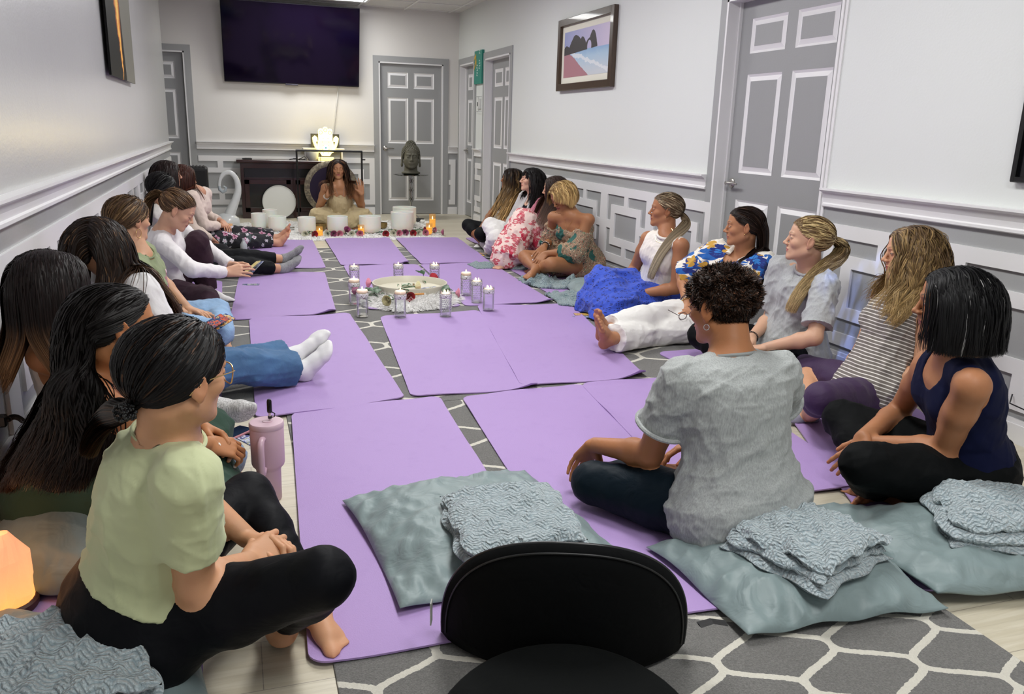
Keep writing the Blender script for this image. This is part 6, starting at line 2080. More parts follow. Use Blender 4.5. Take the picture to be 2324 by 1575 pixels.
def cushion(name, TL, TR, BL, BR, T, label, z0=.0125, seed=0, mat=None, tilt=(0, 0, 0, 0), cat='pillow', group='gray satin floor pillows', n=70, wr=.006):
    rg = np.random.RandomState(seed); f1 = rfold(seed, 7, .16, (1, .3, 0), .35); f2 = rfold(seed + 5, 6, .07, (.2, 1, 0), .3)
    C = [np.array(q, float) for q in (TL, TR, BL, BR)]; c0 = sum(C) / 4

    def pos(u, v):
        # edges bow inward between pinched corners
        s, t = 2 * u - 1, 2 * v - 1
        k = .045
        uu = .5 + .5 * s * (1 - k * (1 - t * t)); vv = .5 + .5 * t * (1 - k * (1 - s * s))
        return (C[0] * (1 - uu) + C[1] * uu) * (1 - vv) + (C[2] * (1 - uu) + C[3] * uu) * vv, s, t

    def prof(s, t):
        a = max(0, 1 - abs(s) ** 2.6) * max(0, 1 - abs(t) ** 2.6)
        return a ** .5
    tz = lambda u, v: (tilt[0] * (1 - u) + tilt[1] * u) * (1 - v) + (tilt[2] * (1 - u) + tilt[3] * u) * v

    def top(u, v):
        p, s, t = pos(u, v); h = prof(s, t)
        e = max(abs(s), abs(t)); q = np.array([[p[0], p[1], 0]])
        w = wr * (f1(q)[0] * (.5 + .9 * e) * min(1, h * 2.2) + 1.0 * f2(q)[0] * e ** 2 * min(1, h * 3))
        return (p[0], p[1], z0 + .016 + T * .72 * h + w + tz(u, v) + .006 * math.sin(9 * s + 4 * t) * e ** 4)

    def bot(u, v):
        p, s, t = pos(u, v); h = prof(s, t)
        return (p[0], p[1], max(z0, z0 + .014 - T * .10 * h + tz(u, v) * .8 + .006 * math.sin(9 * s + 4 * t) * max(abs(s), abs(t)) ** 4))
    V, F = grid_surface(n, n, top, bot)
    o = mesh_obj(name, V - np.array([c0[0], c0[1], 0]), F, mat or SATIN, None, True)
    o.location = (c0[0], c0[1], 0)
    return tag(o, label, cat, group)


def knit(name, col, dark, rot=.0, sc=62):
    m = NT(name); co = m.coord(rot=(0, 0, rot))
    dn = m.n('ShaderNodeTexNoise', Vector=co, Scale=9., Detail=2)
    c = m.mix(.035, co, dn.outputs['Color'])
    s = m.n('ShaderNodeSeparateXYZ', Vector=c)
    zz = m.math('PINGPONG', m.math('MULTIPLY', s.outputs[0], float(sc) * .55), 1.0)
    r = m.math('FRACT', m.math('ADD', m.math('MULTIPLY_ADD', s.outputs[1], float(sc), m.math('MULTIPLY', zz, 1.2)), 100.0))
    rib = m.math('SINE', m.math('MULTIPLY', r, math.pi))
    vo = m.n('ShaderNodeTexVoronoi', Vector=c, Scale=float(sc) * 1.4).outputs['Distance']
    h = m.math('MULTIPLY', m.math('MULTIPLY_ADD', rib, .75, .25), m.math('SUBTRACT', 1.1, vo))
    mot = m.noise(co, 8, 3)
    c1 = m.mix(m.ramp(h, [(.12, (0, 0, 0, 1)), (.6, (1, 1, 1, 1))]), srgb(dark), srgb(col))
    c2 = m.mix(m.math('MULTIPLY', m.ramp(mot, [(.4, (0, 0, 0, 1)), (.7, (1, 1, 1, 1))]), .35), c1, m.mix(.5, c1, srgb('#d6dfe2')))
    m.set(Base_Color=c2, Roughness=.95, Sheen_Weight=.4, Specular_IOR_Level=.15)
    m.bump(m.math('ADD', h, m.math('MULTIPLY', m.noise(co, 500, 2), .25)), 1.0, .012)
    return m.m


KNIT = knit('chenille_knit', '#bccacf', '#8c9ea6', .4, 85); KNIT2 = knit('chenille_knit_teal', '#93aaae', '#5f777c', 1.1, 80)


def folded(name, c, sx, sy, rz, H, label, layers=3, z0=.05, seed=0, mat=None, bend=0, n=64):
    """a blanket folded in layers: stacked rounded sheets, the fold along one side"""
    rg = np.random.RandomState(seed); f1 = rfold(seed, 6, .11, None); f2 = rfold(seed + 3, 5, .04, None)
    V = []; F = []; N = 0
    M = Matrix.Translation(Vector((c[0], c[1], 0))) @ Matrix.Rotation(rz, 4, 'Z')
    lh = H / layers
    for L in range(layers):
        ox, oy = rg.uniform(-.012, .012, 2); s1 = 1 - .04 * L + rg.uniform(-.02, .02)
        zb = z0 + lh * L * .93

        def f(u, v, up):
            s, t = 2 * u - 1, 2 * v - 1
            e = max(0, 1 - abs(s) ** 9) ** .5 * max(0, 1 - abs(t) ** 9) ** .5
            sx_ = s * (1 - .05 * abs(t) ** 4); 
            x = sx_ * sx / 2 * s1 + ox; y = t * sy / 2 * s1 + oy
            q = np.array([[x, y, L * .3]])
            w = .010 * f1(q)[0] + .0035 * f2(q)[0]
            dome = bend * (1 - s * s * .8) * (1 - t * t * .6)
            zc = zb + lh * .5
            z = zc + (1 if up else -1) * lh * .54 * e + (w * (.35 + L / layers) if up or L else 0) + dome
            x += .008 * math.sin(t * 7 + L * 2 + seed) * abs(s) ** 3; y += .008 * math.sin(s * 6 + L + seed) * abs(t) ** 3
            return tuple(M @ Vector((x, y, max(z, z0))))
        v_, f_ = grid_surface(n, n, lambda u, v: f(u, v, True), lambda u, v: f(u, v, False))
        V.append(v_); F.append(f_ + N); N += len(v_)
    V = np.concatenate(V); F = np.concatenate(F)
    o = mesh_obj(name, V - np.array([c[0], c[1], 0]), F, mat or KNIT, None, True); o.location = (c[0], c[1], 0)
    return tag(o, label, 'blanket', 'chenille knit blankets')


def heap(name, poly, H, label, z0=.0125, seed=0, mat=None, res=.009, rise=.06, cat='blanket', group='chenille knit blankets', wall=None):
    """crumpled cloth lying inside an outline"""
    poly = np.array(poly, float); c0 = poly.mean(0); lo = poly.min(0); hi = poly.max(0)
    xs = np.arange(lo[0] - .01, hi[0] + .01, res); ys = np.arange(lo[1] - .01, hi[1] + .01, res)
    X, Y = np.meshgrid(xs, ys, indexing='ij'); P = np.stack([X, Y], -1)
    wob = rfold(seed + 9, 4, .12, None)(np.stack([X.ravel(), Y.ravel(), X.ravel() * 0], 1)).reshape(X.shape) * .010
    n = len(poly); d = np.full(X.shape, 9.); ins = np.zeros(X.shape, bool)
    for i in range(n):
        a, b = poly[i], poly[(i + 1) % n]; ab = b - a; t = np.clip(((P - a) @ ab) / (ab @ ab), 0, 1)
        d = np.minimum(d, np.linalg.norm(P - a - t[..., None] * ab, axis=-1))
        cond = (a[1] > Y) != (b[1] > Y)
        ins ^= cond & (X < (b[0] - a[0]) * (Y - a[1]) / (b[1] - a[1] + 1e-12) + a[0])
    sd = np.where(ins, d, -d) + wob
    Q = np.stack([X.ravel(), Y.ravel(), X.ravel() * 0], 1)
    f = rfold(seed, 7, .15, None)(Q).reshape(X.shape); g = rfold(seed + 4, 6, .06, None)(Q).reshape(X.shape)
    e = np.clip(sd / rise, 0, 1); e = np.sqrt(np.clip(1 - (1 - e) ** 2, 0, 1))
    Z = z0 + e * H * np.clip(.62 + .30 * f + .10 * g, .18, 1.4)
    ok = sd > 0
    idx = -np.ones(X.shape, int); cell = ok[:-1, :-1] & ok[1:, :-1] & ok[1:, 1:] & ok[:-1, 1:]
    I, J = np.nonzero(cell); use = np.zeros(X.shape, bool)
    for a, b in ((0, 0), (1, 0), (1, 1), (0, 1)): use[I + a, J + b] = True
    idx[use] = np.arange(use.sum())
    V = np.stack([X[use], Y[use], Z[use]], 1); nv = len(V)
    F = np.stack([idx[I, J], idx[I + 1, J], idx[I + 1, J + 1], idx[I, J + 1]], 1)
    B = V.copy(); B[:, 2] = z0
    E = {}
    for q in F:
        for k in range(4):
            a, b = int(q[k]), int(q[(k + 1) % 4]); E[(a, b)] = E.get((a, b), 0) + 1
    side = [(b, a, nv + a, nv + b) for (a, b) in E if (b, a) not in E]
    Fa = np.concatenate([F, F[:, ::-1] + nv, np.array(side)])
    o = mesh_obj(name, np.concatenate([V, B]) - np.array([c0[0], c0[1], 0]), Fa, mat or KNIT2, None, True); o.location = (c0[0], c0[1], 0)
    return tag(o, label, cat, group)


cushion('pillow', (.275, 2.47), (.93, 2.56), (.335, 1.80), (1.02, 1.86), .14, 'gray satin pillow with a folded blanket, behind the black floor chair', seed=3, wr=.008)
cushion('pillow', (1.09, 1.93), (1.78, 1.99), (1.12, 1.46), (1.70, 1.42), .13, 'gray satin pillow behind the woman in heather gray, blanket folded on it', seed=5, wr=.008)
cushion('pillow', (1.72, 2.02), (2.40, 1.72), (1.70, 1.46), (2.42, 1.30), .13, 'gray satin pillow behind the woman in navy, on the pale floor', seed=8, tilt=(.01, .03, .02, .0), wr=.008)
cushion('pillow', (-.70, 2.72), (-.36, 2.42), (-.70, 2.16), (-.33, 2.06), .17, 'gray satin pillow by the left wall behind the salt lamp', seed=11, tilt=(.05, .0, .0, .0))
cushion('pillow', (-.62, 2.06), (-.16, 1.98), (-.66, 1.40), (-.08, 1.46), .09, 'gray satin pillow under the woman in sage green', seed=13)
cushion('pillow', (2.42, 5.98), (2.86, 5.95), (2.34, 5.42), (2.84, 5.40), .11, 'gray satin pillow between the paisley blouse and the blue skirt', seed=17, wr=.003)
folded('folded_blanket', (.69, 1.99), .36, .38, -.05, .085, 'pale blue chenille blanket folded on the pillow beyond the floor chair', z0=.100, seed=2, layers=2)
folded('folded_blanket', (1.42, 1.66), .34, .32, .35, .11, 'pale blue chenille blanket folded behind the woman in heather gray', z0=.085, seed=4, bend=.015)
folded('folded_blanket', (2.10, 1.62), .42, .33, -.5, .11, 'pale blue chenille blanket folded on the pillow behind the woman in navy', z0=.09, seed=6, bend=.015)
folded('folded_blanket', (-.40, 1.62), .40, .40, .25, .13, 'blue gray chenille blanket folded beside the woman in sage green', z0=.055, seed=9, layers=4, mat=KNIT, bend=.02)
heap('crumpled_blanket', [(-.70, 2.95), (-.52, 2.90), (-.36, 2.66), (-.40, 2.50), (-.70, 2.55)], .17, 'gray blue blanket heaped on the pillow by the left wall', z0=.10, seed=21, mat=KNIT, rise=.08)
heap('crumpled_blanket', [(1.93, 7.10), (2.28, 7.12), (2.52, 6.80), (2.42, 6.66), (2.20, 6.78), (1.96, 6.80)], .075, 'teal gray blanket on the mats in front of the red floral skirt', seed=23)
heap('crumpled_blanket', [(2.16, 6.30), (2.38, 6.30), (2.62, 6.02), (2.50, 5.75), (2.22, 5.84), (2.12, 6.05)], .11, 'teal gray blanket in front of the bare crossed legs', seed=25)
heap('crumpled_blanket', [(2.14, 5.62), (2.38, 5.66), (2.42, 5.30), (2.26, 5.12), (2.12, 5.22)], .12, 'teal gray blanket against the blue eyelet skirt', seed=27)
heap('crumpled_blanket', [(2.62, 6.05), (2.94, 6.05), (2.96, 5.25), (2.74, 5.22), (2.60, 5.6)], .09, 'teal gray blanket along the right wall behind the blue skirt', seed=29)
heap('crumpled_blanket', [(-.62, 5.66), (-.24, 5.66), (-.22, 5.22), (-.36, 5.08), (-.64, 5.10)], .10, 'pale gray blanket under the woman in burgundy trousers', seed=31, mat=KNIT)
heap('crumpled_blanket', [(2.30, 7.62), (2.50, 7.60), (2.50, 7.36), (2.34, 7.34)], .16, 'gray blanket on the white trousers of the woman with black fringe', z0=.08, seed=33, mat=KNIT2)


# ---------------------------------------------------------------- black floor chair
def floor_chair():
    t = thing('floor_chair', (.655, 1.50, .006), 'black padded floor chair with rounded backrest on the nearest rug', 'chair', rz=-.36)
    blk = fabric('chair_black', '#050607', .85, weave=500, ws=.3)
    blk2 = fabric('chair_black_inner', '#0a0c0c', .9, weave=500, ws=.5)
    # backrest: a D-shaped pad leaning back toward the camera, hollowed
    W, Hh, T = .292, .345, .075
    cx, cy, z0 = .0, .02, .012

    def shell(u, v, side):
        a = math.pi * u           # along the arc from right foot to left foot
        r = v
        x = math.cos(a) * (abs(math.cos(a)) ** -.12 if abs(math.cos(a)) > 1e-3 else 1) * W * r
        z = math.sin(a) ** .82 * Hh * r
        d = (1 - r ** 3.2) ** .5 if r < 1 else 0
        hollow = .045 * (1 - r * r)
        y = -z * .28 + (T * .5 * d if side else -T * .5 * d) + (-hollow * .9 if side else -hollow * .6) + .10 * (x / W) ** 2 * .8
        return (cx + x, cy + y, z0 + z)
    V = []; F = []; nu, nv = 48, 16
    for side in (0, 1):
        for j in range(nv + 1):
            for i in range(nu + 1): V.append(shell(i / nu, j / nv, side))
    n = (nu + 1) * (nv + 1)
    for j in range(nv):
        for i in range(nu):
            a = j * (nu + 1) + i; b = a + 1; c = a + nu + 2; d = a + nu + 1
            F.append((a, d, c, b)); F.append((n + a, n + b, n + c, n + d))
    for i in range(nu): F.append((nv * (nu + 1) + i, n + nv * (nu + 1) + i, n + nv * (nu + 1) + i + 1, nv * (nu + 1) + i + 1))
    for j in range(nv):
        for i in (0, nu):
            a = j * (nu + 1) + i; b = a + nu + 1; F.append((a, b, n + b, n + a) if i else (a, n + a, n + b, b))
    mesh_obj('backrest', np.array(V), np.array(F), blk, t, True)
    pts = [shell(u, .995, 1) for u in np.linspace(0, 1, 60)]
    mb = MB(); mb.tube(pts, .0042, 8); mb.build('zipper', plain('zip_black', '#101113', .35), t, auto=50)
    pts = [tuple(np.array(shell(u, .955, 0)) + np.array((0, -.002, .0))) for u in np.linspace(.01, .99, 60)]
    mb = MB(); mb.tube(pts, .0025, 6); mb.build('piping', plain('piping_black', '#0c0d0e', .5), t, auto=50)
    # seat pad: rounded, in front of the camera side of the backrest
    mb = MB(); prof = []
    for k in range(13):
        a = math.pi * k / 12; prof.append((max(.001, .27 + .035 * math.sin(a) if 0 < k < 12 else .24), .012 + .06 - .058 * math.cos(a)))
    prof = [(.001, .010), (.25, .010)] + prof[1:-1] + [(.25, .130), (.15, .137), (.001, .140)]
    mb.lathe(prof, (0, -.37, 0), 56, M=Matrix.Diagonal((.88, 1, 1.0, 1)))
    mb.build('seat', blk2, t, auto=60)
    mb = MB(); mb.tube([(.30, .0, .13), (.33, .01, .135), (.365, .015, .128)], [.012, .011, .012], 4, flat=.18); mb.build('strap', plain('strap_black', '#0c0c0e', .7), t)
    mb = MB(); mb.box((-.304, .0, .13), (.003, .022, .055)); mb.build('label_tag', plain('tag_gray', '#9c9d98', .7), t)
    return t


floor_chair()


# ---------------------------------------------------------------- small things on the floor
def tumbler():
    t = thing('tumbler', (.055, 2.60, 0), 'tall pale pink handled tumbler with a black straw cap', 'tumbler')
    pk = NT('tumbler_pink'); pk.set(Base_Color=srgb('#c0a0ae'), Roughness=.5); pk.bump(pk.noise(pk.coord(), 700, 2), .2, .0006)
    mb = MB(); mb.lathe([(.001, .001), (.036, .001), (.038, .004), (.039, .105), (.041, .112), (.050, .122), (.0525, .130), (.0535, .250), (.052, .253), (.001, .253)], n=56); mb.build('body', pk.m, t, auto=35)
    mb = MB(); mb.lathe([(.0535, .252), (.0545, .255), (.0545, .266), (.052, .270), (.046, .2705), (.001, .2695)], n=56); mb.lathe([(.016, .270), (.016, .272), (.001, .272)], (.004, -.0, 0), 24); mb.build('lid', plain('lid_pink', '#c9adb9', .35), t, auto=35)
    M = Matrix.Rotation(math.radians(-105), 4, 'Z')
    mb = MB(); pts = [(.048, 0, .228), (.066, 0, .232), (.082, 0, .226), (.088, 0, .21), (.088, 0, .17), (.087, 0, .135), (.083, 0, .122), (.068, 0, .118), (.050, 0, .128)]
    mb.tube(pts, [.010, .010, .0105, .011, .011, .0105, .010, .009, .008], 12, M=M, flat=1.0); mb.build('handle', plain('handle_pink', '#c3a3b2', .25), t, auto=50)
    mb = MB(); mb.lathe([(.004, .27), (.004, .318)], (.012, .004, 0), 12); mb.build('straw', plain('straw_clear', '#d5c2cb', .3), t, auto=50)
    mb = MB(); mb.lathe([(.007, .298), (.008, .302), (.008, .335), (.006, .342), (.001, .343)], (.012, .004, 0), 14); mb.lathe([(.0065, .278), (.0065, .286)], (.012, .004, 0), 12)
    mb.tube([(.018, .004, .30), (.028, .004, .292), (.026, .004, .282), (.018, .004, .281)], .0018, 6); mb.build('straw_cap', plain('cap_black', '#0b0b0c', .25), t, auto=50)


tumbler()


def art_card(name, cols, seed=0):
    m = NT(name); co = m.coord('Generated', scale=(2.2, 3.5, 1), loc=(seed, seed * .37, 0))
    f = m.noise(co, 1.3, 3, .5, 1.2); n = len(cols)
    m.set(Base_Color=m.ramp(f, [(.25 + .5 * i / n, srgb(c)) for i, c in enumerate(cols)], 'CONSTANT'), Roughness=.3, Coat_Weight=.3)
    return m.m


def card(c, z, rz, label, mat, w=.072, l=.122, tiltx=0, tilty=0, back='#1c2c5a', name='oracle_card', group=None):
    t = thing(name, (c[0], c[1], z), label, 'card', group, rz)
    t.rotation_euler = (tiltx, tilty, rz)
    r = .006; poly = []
    for (sx, sy, a0) in ((1, 1, 0), (-1, 1, 90), (-1, -1, 180), (1, -1, 270)):
        for k in range(4):
            a = math.radians(a0 + k * 30); poly.append((sx * (w / 2 - r) + r * math.cos(a), sy * (l / 2 - r) + r * math.sin(a)))
    mb = MB(); mb.prism(poly, 0, .0008); mb.build('card_stock', plain('card_back_' + back, back, .4), t)
    mb = MB(); mb.prism([(x * .94, y * .965) for x, y in poly], .0008, .0011); mb.build('printed_face', mat, t)
    return t


CB = art_card('card_art_blue', ['#0f1f4a', '#1d4a8c', '#e7d2a0', '#d98b3c', '#16306a'], 1)
CY = art_card('card_art_yellow', ['#d9a23a', '#e8c465', '#c98f2e', '#f0d890'], 2)
CR = art_card('card_art_red', ['#8d3f34', '#d96f50', '#35507a', '#c9b27a'], 3)
CN = art_card('card_art_night', ['#10214d', '#27407c', '#c9cbe0', '#a3a86a', '#0f1836'], 4)
CG = art_card('card_art_gold', ['#e6d78a', '#d9c25e', '#f0e6a8', '#a58d3c'], 5)
card((.075, 6.39), .0132, 1.45, 'dark blue printed card on the corner of a purple mat', CN)
card((2.06, 2.24), .0142, 1.15, 'blue and gold printed card beside the bare foot of the woman in navy', CB, .080, .135)
card((2.12, 2.26), .0128, 1.30, 'printed card half hidden under the blue and gold card by the bare foot', CR, .080, .135)
card((2.17, 4.93), .0155, 1.35, 'yellow printed card on the rug by the blue eyelet skirt', CY)
card((2.14, 4.87), .0135, 1.55, 'blue printed card under the yellow card by the blue skirt', CN)
card((-.13, 4.27), .222, -.9, 'red printed card lying on the knee of the light blue jeans', CR, tiltx=.35, tilty=.25)
card((-.10, 4.30), .215, -.8, 'dark printed card on the light blue jeans beside the red card', CB, tiltx=.35, tilty=.25)
card((.005, 3.16), .0010, .5, 'blue printed card on the pale floor beside the phone', CN)
card((.03, 3.23), .0010, 1.2, 'orange printed card on the pale floor behind the pink tumbler', CR)
card((2.21, 7.62), .0085, 1.2, 'yellow and blue printed card on the rug by the dark tablet', CY, .09, .13)
card((2.28, 7.72), .0085, .9, 'blue printed card farthest along the rug beside the white trousers', CB, .09, .13)
card((2.24, 6.22), .0140, .9, 'pink and gray printed card on the rug by the crumpled blanket', CR)
wl6, wr6 = np.array(POSE['L6']['WL']), np.array(POSE['L6']['WR'])
h6 = (wl6 + wr6) / 2 + np.array((.145, 0, .012))
card(h6, h6[2], -1.1, 'yellow printed card held by the woman in burgundy trousers', CG, tiltx=.55, tilty=-.2)
card(h6 + np.array((.018, .012, 0)), h6[2] - .008, -.9, 'blue backed card held behind the yellow card', CN, tiltx=.55, tilty=-.2)


def phone(c, z, rz, label, casec, cat='phone', w=.078, l=.162, name='phone'):
    t = thing(name, (c[0], c[1], z), label, cat, None, rz)
    MB().box((0, 0, .005), (w, l, .010), bev=.004).build('case', plain('phone_case_' + casec, casec, .35), t)
    MB().box((0, 0, .0103), (w - .008, l - .008, .0008), bev=.0003).build('screen', plain('phone_screen', '#07080c', .08, coat=.5), t)
    return t


phone((-.06, 3.22), .0012, -.75, 'phone in a pink case on the pale floor beside the green trousers', '#b97f86')
phone((.27, 1.335), .0075, -.65, 'black phone on the rug in front of the floor chair', '#0b0b0d')
card((.315, 1.40), .0070, -.35, 'large cream and purple printed card under the black phone', art_card('card_art_cream', ['#d8c3a8', '#e9d9bd', '#4c3f55', '#d9c9a8'], 6), .12, .17)
phone((2.33, 7.42), .0085, .9, 'dark tablet on the rug beside the crumpled blanket', '#15171a', 'tablet', .13, .19, 'tablet')
o = MB(); o.tube([(2.30, 6.05, .014), (2.36, 6.02, .017), (2.46, 6.04, .015), (2.52, 6.10, .014), (2.47, 6.16, .018), (2.38, 6.15, .016), (2.31, 6.12, .014)], .008, 8, closed=True)
tag(o.build('sandal_strap', plain('sandal_dark', '#241f28', .5), auto=50), 'dark looped strap on the rug in front of the crossed bare legs', 'strap')


# eyeglasses held by the woman in white trousers
def held_glasses():
    W = np.array(POSE['R6']['WL']); d = nrm(W - np.array(POSE['R6']['EL'])); c = W + np.array((-.10, -.035, -.015))
    t = thing('eyeglasses', tuple(c), 'dark red eyeglasses held over the white trousers', 'glasses')
    m = plain('glasses_burgundy', '#3a1420', .25)
    for k, e in enumerate((-1, 1)):
        pts = [(e * .033 + math.cos(a) * .025, 0, math.sin(a) * .021) for a in np.linspace(0, 6.28, 24, endpoint=False)]
        mb = MB(); mb.tube(pts, .0022, 8, closed=True); mb.tube([(e * .058, 0, .008), (e * .062, .01, .008), (e * .064, .12, .0)], .002, 6); mb.build('rim', m, t, auto=50)
    mb = MB(); mb.tube([(-.009, 0, .004), (0, -.003, .008), (.009, 0, .004)], .002, 6); mb.build('bridge', m, t, auto=50)
    t.rotation_euler = (.5, .3, 2.2)


held_glasses()


# ---------------------------------------------------------------- salt lamp, plug
def salt_lamp():
    t = thing('salt_lamp', (-.60, 2.11, .006), 'glowing orange salt lamp on a dark wooden base by the left wall', 'lamp')
    mb = MB(); mb.lathe([(.001, 0), (.070, 0), (.074, .006), (.074, .020), (.068, .026), (.001, .026)], n=40); mb.build('base', plain('lamp_wood', '#4a2418', .5), t, auto=40)
    rg = np.random.RandomState(4); mb = MB(); prof = [(.001, .024), (.066, .024), (.076, .05), (.074, .09), (.064, .14), (.046, .18), (.024, .205), (.001, .212)]
    mb.lathe(prof, n=26)
    f = rfold(3, 6, .07, None)
    A = np.array([tuple(v) for v in mb.v]); r = f(A * (1, 1, .8)); c = A * (1, 1, 0); L = np.maximum(np.linalg.norm(c, axis=1, keepdims=True), 1e-4)
    A = A + c / L * (r * .010)[:, None] * (A[:, 2:] > .026); mb.v = [Vector(v) for v in A]
    m = NT('salt_crystal'); co = m.coord(); n_ = m.noise(co, 22, 4, .6, .5); z = m.n('ShaderNodeSeparateXYZ', Vector=co).outputs[2]
    m.set(Base_Color=srgb('#f0a070'), Roughness=.5, Emission_Color=m.mix(m.math('MULTIPLY', z, 5.0), srgb('#ffac4a'), srgb('#ffb890')), Emission_Strength=m.math('MULTIPLY_ADD', z, -3.2, 1.15)); m.bump(n_, .5, .006)
    mb.build('salt_crystal', m.m, t, smooth=False)
    l = bpy.data.lights.new('salt_lamp_bulb', 'POINT'); l.energy = .7; l.color = (1, .45, .16); l.shadow_soft_size = .07
    o = bpy.data.objects.new('salt_lamp_bulb', l); COL.objects.link(o); o.location = (-.60, 2.11, .27)


salt_lamp()
mb = MB(); mb.box((XL + .004 + .013, 2.62, .31), (.008, .075, .118), bev=.003); pl = mb.build('outlet_plate', plain('plate_white', '#e8e8e6', .35)); tag(pl, 'white outlet plate on the left wall above the crumpled blanket', 'outlet')
t = thing('power_plug', (XL + .03, 2.62, .33), 'black plug and coiled cord in the left wall outlet', 'plug')
mb = MB(); mb.box((.012, 0, 0), (.03, .028, .036), bev=.005); mb.build('plug_body', plain('plug_black', '#111113', .4), t)
pts = [(.028 + .012 * k / 10, .010 * k, .0 - .0003 * k * k) for k in range(11)] + [(.045, .13, -.06), (.04, .15, -.15), (.035, .15, -.24)]
mb = MB(); mb.tube(pts, .0035, 6)
for k in range(12): mb.tube(ring_pts(np.array((.028 + .0012 * k, .010 + .008 * k, -.0003 * k * k)), (0, 1, 0), .0075, 10), .0018, 5, closed=True)
mb.build('cord', plain('cord_black', '#111113', .5), t, auto=50)


# ---------------------------------------------------------------- candle tray
def fur(name, c, rx, ry, label, z0, n=2600, L=.05, H=.03, seed=0, cat='rug', shape=2.0, rot=0, col=('#f4f3f1', '#e0deda'), lay=.6, wid=.0022, ng=60, hole=None):
    rg = np.random.RandomState(seed)

    def r_(a): return 1 + .05 * math.sin(3 * a + seed) + .03 * math.sin(7 * a + 2)
    V = []; F = []
    nr, na = 14, ng
    for j in range(nr + 1):
        r = j / nr
        for i in range(na):
            a = 2 * math.pi * i / na; k = r * r_(a)
            ca, sa = math.cos(a), math.sin(a); q = (abs(ca) ** shape + abs(sa) ** shape) ** (-1 / shape)
            h = H * (1 - r ** 6) * (.8 + .25 * math.sin(r * 9 + a * 3) * r)
            V.append((ca * k * rx * q, sa * k * ry * q, h + .001))
    for j in range(nr):
        for i in range(na): F.append((j * na + i, j * na + (i + 1) % na, (j + 1) * na + (i + 1) % na, (j + 1) * na + i))
    V = np.array(V); F = np.array(F)
    a = rg.uniform(0, 2 * math.pi, n); r = rg.uniform(0, 1, n) ** .45
    ca, sa = np.cos(a), np.sin(a); q = (np.abs(ca) ** shape + np.abs(sa) ** shape) ** (-1 / shape)
    ra = 1 + .05 * np.sin(3 * a + seed) + .03 * np.sin(7 * a + 2)
    P0 = np.stack([ca * r * ra * rx * q, sa * r * ra * ry * q, H * (1 - r ** 6) * .85], 1)
    if hole: k_ = np.hypot(P0[:, 0] - hole[0], P0[:, 1] - hole[1]) > hole[2]; P0, a, r, ca, sa = P0[k_], a[k_], r[k_], ca[k_], sa[k_]; n = len(P0)
    cl = np.round(P0 / .03); hh = np.sin(cl @ np.array((12.9, 78.2, 37.7))) * 4375.5; an = (hh % 1) * 6.28
    out = np.stack([ca, sa, 0 * a], 1); dirr = out * (.35 + .9 * r[:, None] ** 3) + np.stack([np.cos(an), np.sin(an), 0 * an], 1) * lay + np.array((0, 0, .75)) + rg.normal(size=(n, 3)) * .25
    dirr /= np.linalg.norm(dirr, axis=1, keepdims=True)
    pts = [P0]; p = P0
    m = 4
    for k in range(m):
        dirr = dirr + np.array((0, 0, -.28)); dirr /= np.linalg.norm(dirr, axis=1, keepdims=True)
        p = p + dirr * (L / m) * rg.uniform(.6, 1.1, (n, 1)); p = p.copy(); p[:, 2] = np.maximum(p[:, 2], .002); pts.append(p)
    A = np.stack(pts, 1); rad = wid * np.array([1, 1, .85, .6, .15])[None, :] * rg.uniform(.7, 1.2, (n, 1))
    V2, F2 = ribbon_strands(A, rad, np.array((0, 0, -.2)), rg)
    m_ = NT(name + '_fur'); f = m_.noise(m_.coord(), 25, 3); m_.set(Base_Color=m_.mix(f, srgb(col[1]), srgb(col[0])), Roughness=.9, Sheen_Weight=.3, Specular_IOR_Level=.2)
    o = mesh_obj(name, np.concatenate([V, V2]), np.concatenate([F, F2 + len(V)]), m_.m, None, True)
    o.location = (c[0], c[1], z0); o.rotation_euler = (0, 0, rot)
    return tag(o, label, cat)


fur('fur_rug', (1.13, 5.66), .34, .40, 'round fluffy white fur mat under the candle tray', .0125, n=13000, L=.058, H=.035, seed=2, wid=.0011, lay=.3, hole=(.04, .14, .245))
fur('shag_rug', (.95, 9.78), 1.36, .88, 'large white shag rug under the singing bowls', .001, n=15000, L=.040, H=.012, seed=5, shape=4.5, wid=.0032, lay=.9)


def tray():
    t = thing('tray', (1.17, 5.80, .045), 'large round cream ceramic tray in the middle of the mats', 'tray')
    mb = MB(); mb.lathe([(.001, 0), (.235, 0), (.262, .010), (.272, .055), (.270, .062), (.262, .062), (.256, .052), (.246, .018), (.225, .010), (.001, .009)], n=72)
    mb.build('tray_body', plain('tray_cream', '#cbc6b4', .35), t, auto=35)
    return t


tray()
TZ = .056

# roses
PET = {}


